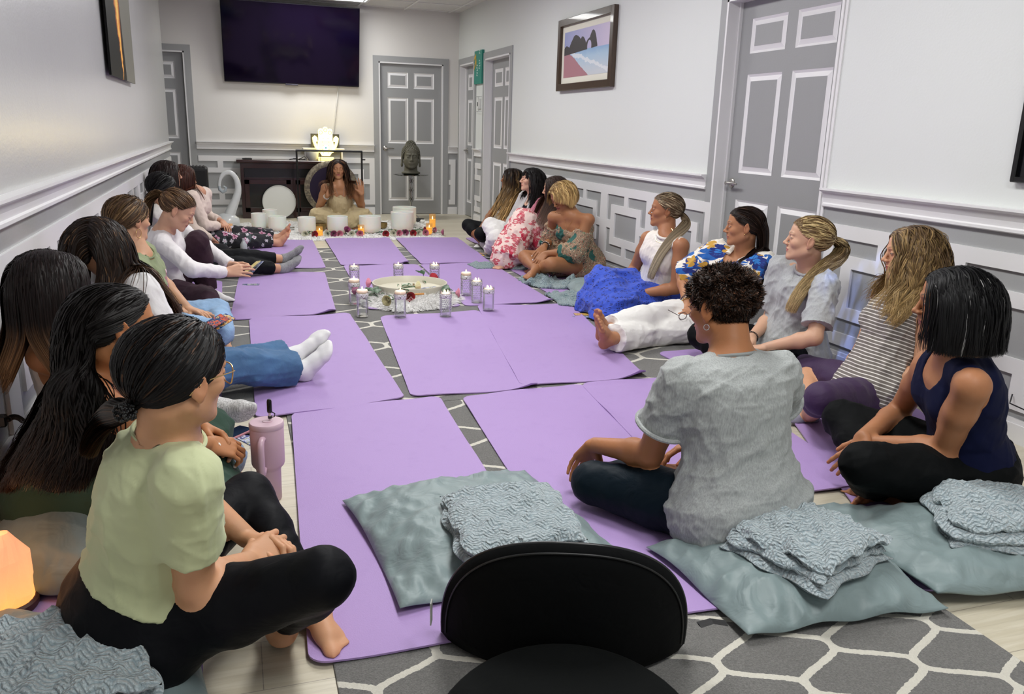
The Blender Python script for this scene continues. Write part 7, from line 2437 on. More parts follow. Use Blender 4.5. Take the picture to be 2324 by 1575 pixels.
def rose_proto(colname, c_out, c_in):
    rg = np.random.RandomState(len(colname) * 7)
    root = bpy.data.objects.new('rose', None); COL.objects.link(root)
    m = NT('petal_' + colname); co = m.coord(); f = m.noise(co, 60, 2); m.set(Base_Color=m.mix(f, srgb(c_out), srgb(c_in)), Roughness=.6, Sheen_Weight=.2)
    V = []; F = []; n0 = 0
    # bloom along +x, centre at origin; stem runs to -x
    for ring, (cnt, R, L, opn) in enumerate(((3, .008, .026, .05), (4, .013, .030, .2), (5, .018, .031, .45), (6, .021, .028, .8))):
        for k in range(cnt):
            a0 = 2 * math.pi * k / cnt + ring * .7; w = 2 * math.pi / cnt * .78
            nu, nv = 5, 5
            for j in range(nv + 1):
                v = j / nv
                for i in range(nu + 1):
                    u = i / nu * 2 - 1; a = a0 + u * w
                    rr = R * (.35 + .9 * math.sin(min(1.6, v * 1.7))) + opn * .010 * v * v * (1 - .3 * u * u)
                    x = L * v * (1 - .22 * u * u * v) - .004 - opn * .006 * v ** 3
                    V.append((x, math.cos(a) * rr, math.sin(a) * rr))
            for j in range(nv):
                for i in range(nu):
                    b = n0 + j * (nu + 1) + i; F.append((b, b + 1, b + nu + 2, b + nu + 1))
            n0 += (nu + 1) * (nv + 1)
    mesh_obj('bloom', np.array(V), np.array(F), m.m, root, True)
    G = plain('rose_green', '#2f5a2c', .5, var=.3)
    mb = MB(); mb.tube([(-.002, 0, 0), (-.05, .003, -.002), (-.11, -.004, -.006), (-.16, .004, -.012)], [.0035, .0028, .0026, .0024], 7)
    for k in range(5):
        a = k * 1.257; mb.tube([(-.004, 0, 0), (.006, math.cos(a) * .014, math.sin(a) * .014), (.010, math.cos(a) * .020, math.sin(a) * .020)], [.003, .004, .001], 5, flat=.3)
    mb.build('stem', G, root, auto=60)
    for (x, sy, a, L) in ((-.05, 1, .8, .045), (-.085, -1, .7, .050), (-.11, 1, 1.0, .040)):
        mb = MB(); VV = []; FF = []
        for j in range(7):
            v = j / 6; w = .36 * L * math.sin(math.pi * min(1, v * .93 + .05)) ** .8
            for i, u in enumerate((-1, 0, 1)):
                VV.append((x + math.cos(a) * L * v, sy * math.sin(a) * L * v + u * w * math.cos(a) * sy, .004 + .010 * math.sin(v * 3) + (0 if u == 0 else .004)))
        for j in range(6):
            for i in range(2): b = j * 3 + i; FF.append([b, b + 1, b + 4, b + 3])
        mb.add(VV, FF); mb.build('leaf', G, root, smooth=True)
    return root


ROSE_COL = {'red': ('#a31222', '#c62a36'), 'pink': ('#d9708a', '#f0a9bb'), 'white': ('#e4e0c4', '#f6f5e6'), 'magenta': ('#8f3560', '#b8608a'), 'cream': ('#d9cf98', '#ece6bd')}


def rose(col, x, y, z, rz, label, group, tilt=0., roll=0., s=1.0):
    if col not in PET:
        o = rose_proto(col, *ROSE_COL[col]); PET[col] = o
    else: o = copy_tree(PET[col])
    o.location = (x, y, z); o.rotation_euler = (roll, tilt, rz); o.scale = (s, s, s)
    tag(o, label, 'rose', group)


tg = 'roses around the candle tray'
rose('cream', 1.20, 5.74, TZ + .028, .15, 'cream rose lying inside the round tray', tg, s=1.25)
rose('red', 1.09, 5.43, .078, -1.4, 'red rose on the fur mat in front of the tray', tg, s=1.1, tilt=.1)
rose('red', 1.40, 6.06, .082, .9, 'red rose behind the right rim of the tray', tg, s=1.1, tilt=-.2)
rose('pink', .93, 6.09, .055, 2.5, 'pink rose behind the left rim of the tray', tg, s=1.1)
rose('pink', 1.46, 5.58, .06, -.2, 'pink rose at the right edge of the fur mat', tg, s=1.1)
rose('pink', .83, 5.62, .06, 2.9, 'pink rose at the left edge of the tray', tg, s=1.1)
rose('magenta', .80, 5.86, .05, 2.2, 'dark purple rose left of the tray', tg, s=1.1)
rose('cream', .93, 5.34, .075, -2.3, 'pale yellow rose half buried in the fur mat', tg, s=1.1)


def leaf_spray(x, y, z, rz, label, n=5, L=.055, seed=0):
    rg = np.random.RandomState(seed); t = thing('leaf_spray', (x, y, z), label, 'leaves', 'rose leaf sprays at the tray', rz)
    G = plain('leaf_dark', '#234a24', .45, var=.3)
    mb = MB(); mb.tube([(0, 0, 0), (.05, .01, .02), (.10, 0, .03)], .0022, 6); mb.build('stem', G, t, auto=50)
    for k in range(n):
        a = rg.uniform(-1.3, 1.3); x0 = .02 + .08 * k / n; up = rg.uniform(.1, .9); ll = L * rg.uniform(.8, 1.2); VV = []; FF = []
        for j in range(7):
            v = j / 6; w = .34 * ll * math.sin(math.pi * min(1, v * .93 + .05)) ** .8
            for u in (-1, 0, 1): VV.append((x0 + math.cos(a) * ll * v - u * w * math.sin(a), math.sin(a) * ll * v + u * w * math.cos(a), .02 + up * ll * v * (1 - .4 * v) + (0 if u == 0 else .004)))
        for j in range(6):
            for i in range(2): b = j * 3 + i; FF.append([b, b + 1, b + 4, b + 3])
        MB().add(VV, FF).build('leaf', G, t, smooth=True)


leaf_spray(.90, 5.55, .055, 1.8, 'dark green rose leaves at the left front of the tray', 6, .075, 1)
leaf_spray(.84, 5.45, .045, 2.6, 'dark green rose leaves on the left of the fur mat', 5, .075, 2)
leaf_spray(1.34, 5.52, .06, .9, 'green rose leaves at the right front of the tray', 5, .06, 3)
leaf_spray(1.33, 6.05, .09, 1.3, 'green rose leaves behind the tray rim', 3, .06, 4)
card((1.08, 5.62), TZ + .006, .5, 'printed card inside the tray, left', CB, .08, .13)
card((1.24, 5.66), TZ + .014, 1.2, 'orange edged printed card inside the tray, under the cream rose', CR, .08, .13)
card((1.32, 5.78), TZ + .006, 2.0, 'gray printed card inside the tray, right', CN, .08, .13)
t = thing('wood_stick', (1.17, 5.47, .083), 'pale wooden incense stick on the fur mat', 'incense stick'); MB().box((0, 0, 0), (.07, .012, .012), rz=.15, bev=.002).build('stick', plain('palo_wood', '#c98f4e', .7), t)
t = thing('glass_tube', (1.17, 5.90, TZ + .012), 'small corked glass tube inside the tray', 'vial', rz=.1)
Mx = Matrix.Rotation(math.pi / 2, 4, 'Y')
MB().lathe([(.001, -.04), (.012, -.04), (.012, .035), (.009, .04)], n=20, M=Mx).build('vial', plain('vial_glass', '#c9cdbf', .2), t, auto=40)
MB().lathe([(.009, .038), (.009, .055), (.001, .055)], n=16, M=Mx).build('cork', plain('cork', '#8a7a5c', .8), t, auto=40)

# glass candle holders
def thin(name, col, k, ior):
    g = NT(name); tr = g.n('ShaderNodeBsdfTransparent', Color=col); gl = g.n('ShaderNodeBsdfGlossy', Color=(1, 1, 1, 1), Roughness=.04); fr = g.n('ShaderNodeFresnel', IOR=ior)
    mx = g.n('ShaderNodeMixShader', Fac=g.math('MULTIPLY', fr.outputs[0], k)); g.t.links.new(tr.outputs[0], mx.inputs[1]); g.t.links.new(gl.outputs[0], mx.inputs[2])
    g.t.links.new(mx.outputs[0], g.t.nodes['Material Output'].inputs['Surface']); return g.m


GLASS = thin('clear_glass', (.985, .99, .99, 1), .55, 1.45); WATER = thin('water', (.99, .995, 1, 1), .4, 1.2)
bm = NT('rhinestone_band'); vo = bm.n('ShaderNodeTexVoronoi', Vector=bm.coord(), Scale=230.)
bm.set(Base_Color=bm.ramp(bm.n('ShaderNodeSeparateXYZ', Vector=vo.outputs['Color']).outputs[0], [(0, srgb('#7d7a78')), (.4, srgb('#e4e1dc')), (1, srgb('#ffffff'))]), Metallic=.25, Roughness=.22); bm.bump(vo.outputs['Distance'], .8, .004)
FLAME = emis('led_flame', '#ffdf9a', 7.0)
WAX = NT('wax_white'); WAX.set(Base_Color=srgb('#efe2cf'), Roughness=.45, Subsurface_Weight=.3, Subsurface_Scale=.02, Emission_Color=srgb('#ffd9a0'), Emission_Strength=.18); WAX = WAX.m
SIL = plain('stone_silver', '#c9c6cf', .3)


def candle_holder(x, y, label, high=False, dots=True, three=False):
    t = thing('candle_holder', (x, y, .0135), label, 'candle holder', 'glass floating candle holders round the tray')
    R, Hh = .038, .165
    MB().lathe([(.001, 0), (R - .002, 0), (R, .003), (R, Hh), (R - .0012, Hh + .001), (R - .0025, Hh), (R - .0025, .014), (.001, .012)], n=40).build('glass', GLASS, t, auto=40)
    MB().lathe([(.001, .0145), (R - .0031, .0145), (R - .0031, .10), (.001, .10)], n=36).build('water', WATER, t, auto=40)
    MB().lathe([(R + .0004, Hh - .042), (R + .0018, Hh - .040), (R + .0018, Hh - .014), (R + .0004, Hh - .012)], n=40, cap=False).build('rhinestone_band', bm.m, t, auto=40)
    zc = Hh - (.002 if high else .020)
    r = .036 if high else .033
    MB().lathe([(.001, zc - .018), (r * .7, zc - .017), (r, zc - .006), (r, zc + .004), (r * .9, zc + .010), (.010, zc + .007), (.001, zc + .006)], n=36).build('candle', WAX, t, auto=50)
    for k in range(3 if three else 1):
        a = k * 2.1; q = (.014 * math.cos(a), .014 * math.sin(a), 0) if three else (0, 0, 0)
        MB().lathe([(.001, zc + .006), (.0035, zc + .012), (.0042, zc + .017), (.0025, zc + .025), (.001, zc + .031)], q, n=12).build('flame', FLAME, t, auto=60)
    if dots:
        mb = MB()
        for j in range(6):
            for i in range(16):
                a = 2 * math.pi * (i + .5 * (j % 2)) / 16; z = .045 + j * .013
                mb.box((math.cos(a) * (R + .0006), math.sin(a) * (R + .0006), z), (.0025, .006, .005), rz=a, bev=.001)
        o_ = mb.build('etched_dots', SIL, t); o_['kind'] = 'stuff'
    return t


candle_holder(.825, 6.20, 'glass candle holder behind the tray, leftmost on the rug')
candle_holder(.735, 5.55, 'glass candle holder with a raised pale candle, left of the tray', high=True, dots=False)
candle_holder(.735, 5.17, 'glass candle holder on the rug at the left front of the fur mat', high=True, dots=False)
candle_holder(1.165, 6.22, 'glass candle holder straight behind the tray')
candle_holder(1.44, 6.17, 'glass candle holder behind the right rim of the tray', three=True)
candle_holder(.965, 5.09, 'glass candle holder directly in front of the tray', high=True, dots=False)
candle_holder(1.255, 5.06, 'glass candle holder in front of the fur mat, right side', three=True)
candle_holder(1.565, 5.70, 'farthest of the three glass candle holders right of the tray', high=True)
candle_holder(1.575, 5.45, 'middle one of the three glass candle holders right of the tray', three=True)
candle_holder(1.575, 5.16, 'nearest of the three glass candle holders right of the tray', dots=False, three=True)
t = thing('water_bottle', (.05, 8.10, .0125), 'small clear glass bottle on the mat beside the floral trousers', 'bottle')
MB().lathe([(.001, 0), (.030, 0), (.032, .004), (.032, .07), (.016, .098), (.013, .105), (.013, .125), (.001, .125)], n=24).build('bottle_body', plain('bottle_gray_glass', '#aeb3b5', .1), t, auto=40)
# ---------------------------------------------------------------- altar at the far end
SZ = .014
qm = NT('frosted_quartz'); qm.set(Base_Color=srgb('#ecebe6'), Roughness=.55, Subsurface_Weight=.5, Subsurface_Scale=.05, Specular_IOR_Level=.4); QUARTZ = qm.m


def crystal_bowl(x, y, d, h, label):
    t = thing('singing_bowl', (x, y, SZ), label, 'singing bowl', 'white crystal singing bowls')
    r = d / 2; w = .006
    prof = [(.001, 0), (r * .45, .001), (r * .78, h * .06), (r * .95, h * .18), (r, h * .34), (r, h), (r - w * .5, h + .002), (r - w, h), (r - w, h * .34), (r * .90, h * .20), (r * .7, h * .10), (.001, h * .05)]
    MB().lathe(prof, n=56).build('bowl', QUARTZ, t, auto=50)


crystal_bowl(.24, 9.80, .165, .185, 'white crystal bowl at the left end of the altar')
crystal_bowl(.37, 9.97, .165, .21, 'white crystal bowl second from left, at the back')
crystal_bowl(.435, 9.66, .20, .165, 'white crystal bowl in front of the two left bowls')
crystal_bowl(.735, 9.36, .195, .185, 'white crystal bowl beside the bare feet, left of the brass bowl')
crystal_bowl(1.065, 9.30, .225, .20, 'white crystal bowl left of the purple rose, in front of the woman in beige')
crystal_bowl(1.44, 9.40, .245, .19, 'white crystal bowl in front of the right knee of the woman in beige')
crystal_bowl(1.83, 9.50, .265, .225, 'large white crystal bowl at the right of the altar')
crystal_bowl(1.95, 9.98, .285, .235, 'largest white crystal bowl, behind the right bowl')

BR = NT('brass_bowl'); f = BR.noise(BR.coord(), 90, 3); BR.set(Base_Color=BR.mix(f, srgb('#7d6740'), srgb('#a68f5f')), Metallic=.85, Roughness=.35); BR = BR.m


def metal_bowl(x, y, d, h, label, mat=None, z=SZ):
    t = thing('metal_bowl', (x, y, z), label, 'bowl', 'small metal singing bowls'); r = d / 2
    MB().lathe([(.001, 0), (r * .55, .001), (r * .9, h * .3), (r, h * .7), (r * .96, h), (r * .90, h), (r * .93, h * .68), (r * .8, h * .3), (.001, h * .12)], n=40).build('bowl', mat or BR, t, auto=50)


metal_bowl(.90, 9.60, .145, .09, 'hammered brass bowl between two crystal bowls')
metal_bowl(1.245, 9.78, .08, .055, 'small brass bowl before the feet of the woman in beige')
metal_bowl(1.64, 9.75, .12, .075, 'brass bowl between the right crystal bowls')
metal_bowl(.02, 9.75, .10, .025, 'small open silver dish at the left of the shag rug', SILVER)
metal_bowl(.60, 9.75, .06, .03, 'small silver cup beside the crystal bowls', SILVER)

AMB = NT('amber_glass'); AMB.set(Base_Color=srgb('#c9a05a'), Roughness=.08, Alpha=.28, Emission_Color=srgb('#ffb040'), Emission_Strength=.08); AMB = AMB.m
WAXA = NT('amber_wax'); WAXA.set(Base_Color=srgb('#f0b050'), Roughness=.5, Emission_Color=srgb('#ffb840'), Emission_Strength=.75); WAXA = WAXA.m
FL2 = emis('flame_warm', '#ffe08a', 8.0)


def amber_candle(x, y, h, label, r=.038):
    t = thing('led_candle', (x, y, SZ), label, 'candle', 'amber glass candles on the altar')
    MB().lathe([(.001, 0), (r, 0), (r, h), (r - .002, h), (r - .002, .004), (.001, .004)], n=32).build('glass', AMB, t, auto=40)
    MB().lathe([(.001, .006), (r - .004, .006), (r - .004, h * .62), (.008, h * .60), (.001, h * .6)], n=28).build('candle', WAXA, t, auto=40)
    MB().lathe([(.001, h * .6), (.006, h * .66), (.006, h * .72), (.001, h * .86)], n=10).build('flame', FL2, t, auto=60)


amber_candle(.855, 9.19, .10, 'amber glass candle beside the red rose, left of centre')
amber_candle(1.315, 9.24, .11, 'amber glass candle behind the pink rose in the middle')
amber_candle(2.085, 9.21, .125, 'amber glass candle at the right front of the altar')
amber_candle(2.265, 9.83, .165, 'tall amber glass candle on the floor right of the altar', .040)
amber_candle(-.08, 9.62, .09, 'amber glass candle by the white swan planter', .036)
ag = 'roses along the front of the altar'
RL = [('red', .79, 9.13, -1.2, 'red rose left of the first amber candle'), ('white', .935, 9.15, -1.9, 'white rose right of the first amber candle'),
      ('magenta', 1.00, 9.14, -1.5, 'purple rose between the white rose and a pink rose'), ('pink', 1.06, 9.14, -1.3, 'pink rose before the crystal bowl in the middle'),
      ('white', 1.195, 9.13, -1.6, 'white rose before the small brass bowl'), ('pink', 1.285, 9.13, -1.7, 'large pink rose at the middle amber candle'),
      ('red', 1.565, 9.10, -1.6, 'red rose alone at the gap between two far mats'), ('white', 1.68, 9.22, -1.2, 'white rose behind its neighbours, by the large bowl'),
      ('white', 1.655, 9.12, -1.9, 'white rose in front, by the large bowl'), ('pink', 1.72, 9.13, -1.4, 'pink rose before the large crystal bowl'),
      ('magenta', 1.80, 9.18, -1.5, 'purple rose before the large crystal bowl'), ('red', 1.88, 9.13, -1.6, 'red rose before the large crystal bowl'),
      ('white', 1.95, 9.15, -1.4, 'cream rose left of the right amber candle'), ('pink', 2.03, 9.16, -1.7, 'pink rose touching the right amber candle'),
      ('red', 2.06, 9.42, -.6, 'red rose behind the right amber candle'), ('pink', 2.17, 9.36, -.9, 'pale pink rose right of the amber candle'), ('magenta', 2.22, 9.18, -.3, 'purple rose at the right end of the shag rug'),
      ('white', .70, 9.15, -1.8, 'white rose by the bare soles'), ('pink', -.04, 9.45, -1.0, 'pink rose among leaves by the left amber candle')]
for (c, x, y, a, lb) in RL: rose(c, x, y, SZ + .026, a, lb, ag, s=1.15)
rose('magenta', 1.145, 9.15, SZ + .062, -1.3, 'upright purple rose in the middle of the altar', ag, s=1.15, tilt=-.6)
for i, (x, y, a) in enumerate(((1.22, 9.20, .3), (1.62, 9.20, 2.9), (2.00, 9.30, 1.2), (1.93, 9.30, .2), (1.0, 9.24, .6))):
    leaf_spray(x, y, SZ, a, ['dark leaves behind the middle roses', 'dark leaves beside the lone red rose', 'leaves beside the right amber candle', 'leaves beside the large crystal bowl', 'leaves behind the purple and pink roses'][i], 5, .05, 20 + i)
t = thing('stone_dish', (2.25, 10.55, .001), 'black stone dish on the floor behind the right bowls', 'dish'); MB().lathe([(.001, 0), (.06, 0), (.075, .02), (.07, .045), (.001, .05)], n=30).build('dish', plain('stone_black', '#1a1b1c', .5), t, auto=40)
for i, (x, y) in enumerate(((2.26, 10.35), (2.27, 10.15), (1.73, 9.62), (-.06, 9.95))):
    t = thing('lotus_light', (x, y, SZ), ['white lotus light beside the black stone dish', 'white lotus light behind the tall amber candle', 'white lotus light between the right bowls', 'white lotus cluster at the swan planter'][i], 'lotus light', 'small white lotus lights')
    mb = MB(); k_ = 1.0 if i < 3 else 1.6
    for k in range(8):
        a = k * .785; mb.ball((math.cos(a) * .022 * k_, math.sin(a) * .022 * k_, .020 * k_), (.013 * k_, .013 * k_, .020 * k_), 6)
    mb.ball((0, 0, .022 * k_), .016 * k_, 6); mb.build('petals', plain('lotus_white', '#eceae4', .5), t, smooth=True)

# round white drum leaning on the console
t = thing('frame_drum', (.53, 11.02, .012), 'round white crystal drum leaning on the dark console', 'drum')
M = Matrix.Translation((0, 0, .205)) @ Matrix.Rotation(math.radians(82), 4, 'X')
MB().lathe([(.001, .0), (.19, .0), (.200, .004), (.205, .010), (.205, .028), (.200, .03), (.001, .03)], n=64, M=M).build('drum_head', plain('drum_white', '#d0d0c9', .22), t, auto=8)
MB().tube([tuple(M @ Vector((math.cos(a) * .204, math.sin(a) * .204, .030))) for a in np.linspace(0, 6.283, 56, endpoint=False)], .005, 8, closed=True).build('rim', plain('drum_rim', '#b9bab6', .3), t, auto=50)

# console cabinet
CH = NT('cherry_wood'); f = CH.noise(CH.coord(scale=(3, 3, 24)), 3, 4, .6, .5); CH.set(Base_Color=CH.mix(f, srgb('#1d0b0a'), srgb('#3a1512')), Roughness=.28, Coat_Weight=.3); CH = CH.m
DK = plain('cabinet_dark', '#060506', .25, coat=.3)


def console():
    t = thing('console_cabinet', (.72, 11.30, 0), 'dark cherry media console under the wall television', 'cabinet')
    w, d, h = 1.28, .38, .70
    mb = MB()
    for sx in (-1, 1): mb.box((sx * (w / 2 - .02), 0, h / 2), (.04, d, h))
    mb.box((0, 0, .04), (w - .08, d, .08)); mb.box((0, .01, .50), (w - .08, d - .03, .03)); mb.box((0, d / 2 - .01, h / 2), (w - .08, .015, h - .02)); mb.box((0, 0, h / 2 - .08), (.06, d - .01, h - .25))
    mb.box((0, -d / 2 + .012, .665), (w - .08, .024, .065)); mb.build('cabinet_frame', CH, t)
    mb = MB(); mb.box((0, -.015, h + .018), (w + .09, d + .06, .036), bev=.008); mb.build('top', CH, t)
    MB().box((0, .02, .57), (w - .09, .30, .12)).build('shelf_bay', DK, t)
    for sx in (-1, 1):
        mb = MB(); cx = sx * w * .245; fw = .055; ww = w / 2 - .075
        for s2 in (-1, 1): mb.box((cx + s2 * (ww / 2 - fw / 2), -d / 2 - .008, .285), (fw, .020, .40))
        for z in (.11, .46): mb.box((cx, -d / 2 - .008, z), (ww, .020, .05))
        dr = mb.build('door', CH, t)
        MB().box((cx, -d / 2 - .002, .285), (ww - 2 * fw, .006, .31)).build('glass_pane', DK, dr)
        MB().ball((cx - sx * (ww / 2 - .02), -d / 2 - .03, .38), .011, 8).build('knob', plain('knob_dark', '#2b2622', .3, 1), dr, smooth=True)
        MB().box((cx, -d / 2 - .006, .135), (ww - 2 * fw, .004, .006)).build('rail', plain('pane_rail', '#8f8c88', .4), dr)


console()
CT = .737
t = thing('riser_shelf', (1.14, 11.36, CT), 'small white riser shelf on the console', 'shelf')
WH = plain('riser_white', '#dcdad6', .4)
MB().box((0, 0, .145), (.54, .16, .022), bev=.004).build('shelf_top', WH, t)
for sx in (-1, 1): MB().box((sx * .235, 0, .067), (.02, .14, .134)).build('leg', WH, t)
t = thing('picture_frame', (1.17, 11.40, CT + .156), 'dark framed picture standing behind the glowing hand lamp', 'picture', rz=0)
MB().box((0, 0, .09), (.37, .016, .18)).build('frame', plain('frame_darkgray', '#3a3a34', .5), t); MB().box((0, -.009, .09), (.33, .003, .14)).build('print', plain('print_gray', '#55544a', .4), t)
t = thing('ceramic_bowl', (.985, 11.24, CT), 'white ceramic bowl on the console left of the glowing lamp', 'bowl')
MB().lathe([(.001, 0), (.05, 0), (.075, .04), (.088, .11), (.083, .11), (.07, .045), (.001, .012)], n=36).build('bowl', plain('bowl_white', '#c9ccc8', .3), t, auto=50)
t = thing('cable_coil', (.85, 11.20, CT), 'black cable lying on the console beside the gong stand', 'cable')
MB().tube([(-.16, 0, .006), (-.10, -.02, .02), (-.05, .02, .008), (0, -.01, .03), (.03, .01, .05), (.06, 0, .02), (.02, .02, .007), (-.04, -.03, .007)], .006, 6).build('cord', plain('cable_black', '#0d0d0e', .5), t, auto=50)
t = thing('remote', (.17, 11.22, CT), 'black remote lying on the left end of the console', 'remote'); MB().box((0, 0, .008), (.12, .04, .016), bev=.005).build('case', plain('remote_black', '#141416', .4), t); MB().box((.01, 0, .017), (.08, .025, .002)).build('buttons', plain('remote_buttons', '#3a3a3c', .5), t)


# glowing hand-shaped lamp
def hand_lamp():
    t = thing('hand_lamp', (1.155, 11.20, CT), 'glowing pierced hand-shaped lamp with a blue eye, on the console', 'lamp')
    GL = emis('lamp_glow', '#ffee8c', 1.9, '#f0e0a0'); GL2 = emis('lamp_core', '#fffbe0', 3.0, '#ffffff')
    MB().box((0, 0, .022), (.20, .07, .044), bev=.006).build('base', emis('lamp_base_glow', '#ffe68a', 1.3, '#e8d080'), t)
    M = Matrix.Rotation(math.pi / 2, 4, 'X')
    def lobe(cx, z0, z1, w): 
        out = [(cx - w, z0), (cx + w, z0)]
        for a in np.linspace(0, math.pi, 12): out.append((cx + w * math.cos(a), z1 + w * math.sin(a)))
        return out
    mb = MB()
    for (cx, z0, z1, w) in ((0, .10, .400, .030), (-.058, .10, .375, .032), (.058, .10, .375, .032)):
        mb.prism(lobe(cx, z0, z1, w), -.010, .010, M)
    mb.prism([(-.09, .12), (-.05, .06), (.05, .06), (.09, .12), (.105, .2), (.09, .26), (-.09, .26), (-.105, .2)], -.010, .010, M)
    mb.build('pierced_hand', GL, t)
    for s in (-1, 1):
        mb = MB(); pts = [(s * .085, -.002, .11), (s * .120, -.002, .17), (s * .145, -.002, .24), (s * .150, -.002, .285), (s * .135, -.002, .300), (s * .118, -.002, .285), (s * .112, -.002, .24)]
        mb.tube(pts, [.014, .018, .020, .020, .018, .016, .014], 8); mb.build('curled_finger', GL, t, auto=60)
    mb = MB()
    for (cx, z) in ((-.058, .355), (.058, .355), (0, .385)):
        mb.tube([(cx + math.cos(a) * .020, -.012, z + math.sin(a) * .020) for a in np.linspace(0, 6.283, 20, endpoint=False)], .0028, 6, closed=True)
    for k in range(5):
        for s in (-1, 1): mb.ball((s * (.03 + .012 * (k % 2)), -.011, .10 + .045 * k), .005, 5)
    mb.build('cutout_lines', plain('lamp_lines', '#8a7a3a', .6), t, auto=60)
    MB().lathe([(.001, .011), (.034, .011), (.034, .014), (.001, .015)], n=24, M=Matrix.Translation((0, 0, .165)) @ M).build('eye_white', GL2, t, auto=60)
    MB().lathe([(.001, .015), (.013, .015), (.013, .018), (.001, .019)], n=20, M=Matrix.Translation((0, 0, .165)) @ M).build('blue_eye', plain('eye_blue', '#1c6f90', .3), t, auto=60)
    l = bpy.data.lights.new('hand_lamp_bulb', 'POINT'); l.energy = 5; l.color = (1, .86, .5); l.shadow_soft_size = .1
    o = bpy.data.objects.new('hand_lamp_bulb', l); COL.objects.link(o); o.location = (1.155, 11.02, CT + .26)


hand_lamp()


# gong on its black frame
def gong():
    t = thing('gong_stand', (1.15, 10.72, 0), 'black tubular gong stand behind the woman in beige', 'stand')
    BK = plain('stand_black', '#0c0c0d', .4); w, h = .40, .875
    for s in (-1, 1): MB().tube([(s * w, 0, .02), (s * w, 0, h)], .012, 10).build('post', BK, t, auto=50)
    MB().tube([(-w - .01, 0, h), (w + .01, 0, h)], .013, 10).build('top_bar', BK, t, auto=50)
    for s in (-1, 1):
        MB().tube([(s * w, -.24, .014), (s * w, .24, .014)], .012, 10).build('foot', BK, t, auto=50)
        MB().tube([(s * w, 0, h - .10), (s * (w + .045), 0, h - .10)], .008, 8).build('knob', BK, t, auto=50)
    g = thing('gong', (1.16, 10.70, .42), 'bronze gong with a dark purple centre hanging behind the woman in beige', 'gong')
    M = Matrix.Rotation(math.pi / 2, 4, 'X'); R = .335
    G1 = NT('gong_bronze'); f = G1.noise(G1.coord(), 40, 3); G1.set(Base_Color=G1.mix(G1.ramp(f, [(.45, (0, 0, 0, 1)), (.55, (1, 1, 1, 1))]), srgb('#8f8672'), srgb('#6d6458')), Metallic=.6, Roughness=.4)
    MB().lathe([(R, -.03), (R, .01), (R - .01, .014), (R * .80, .012), (R * .80, .0), (R - .015, -.028)], n=64, M=M, cap=False).build('rim', G1.m, g, auto=40)
    MB().lathe([(.001, .013), (R * .55, .012), (R * .80, .010), (R * .80, 0), (.001, 0)], n=64, M=M).build('face', plain('gong_purple', '#2a2038', .35, .5), g, auto=40)
    for s in (-1, 1): MB().tube([(s * .12, 0, .30), (s * .13, 0, .45)], .003, 5).build('cord', BK, g)


gong()


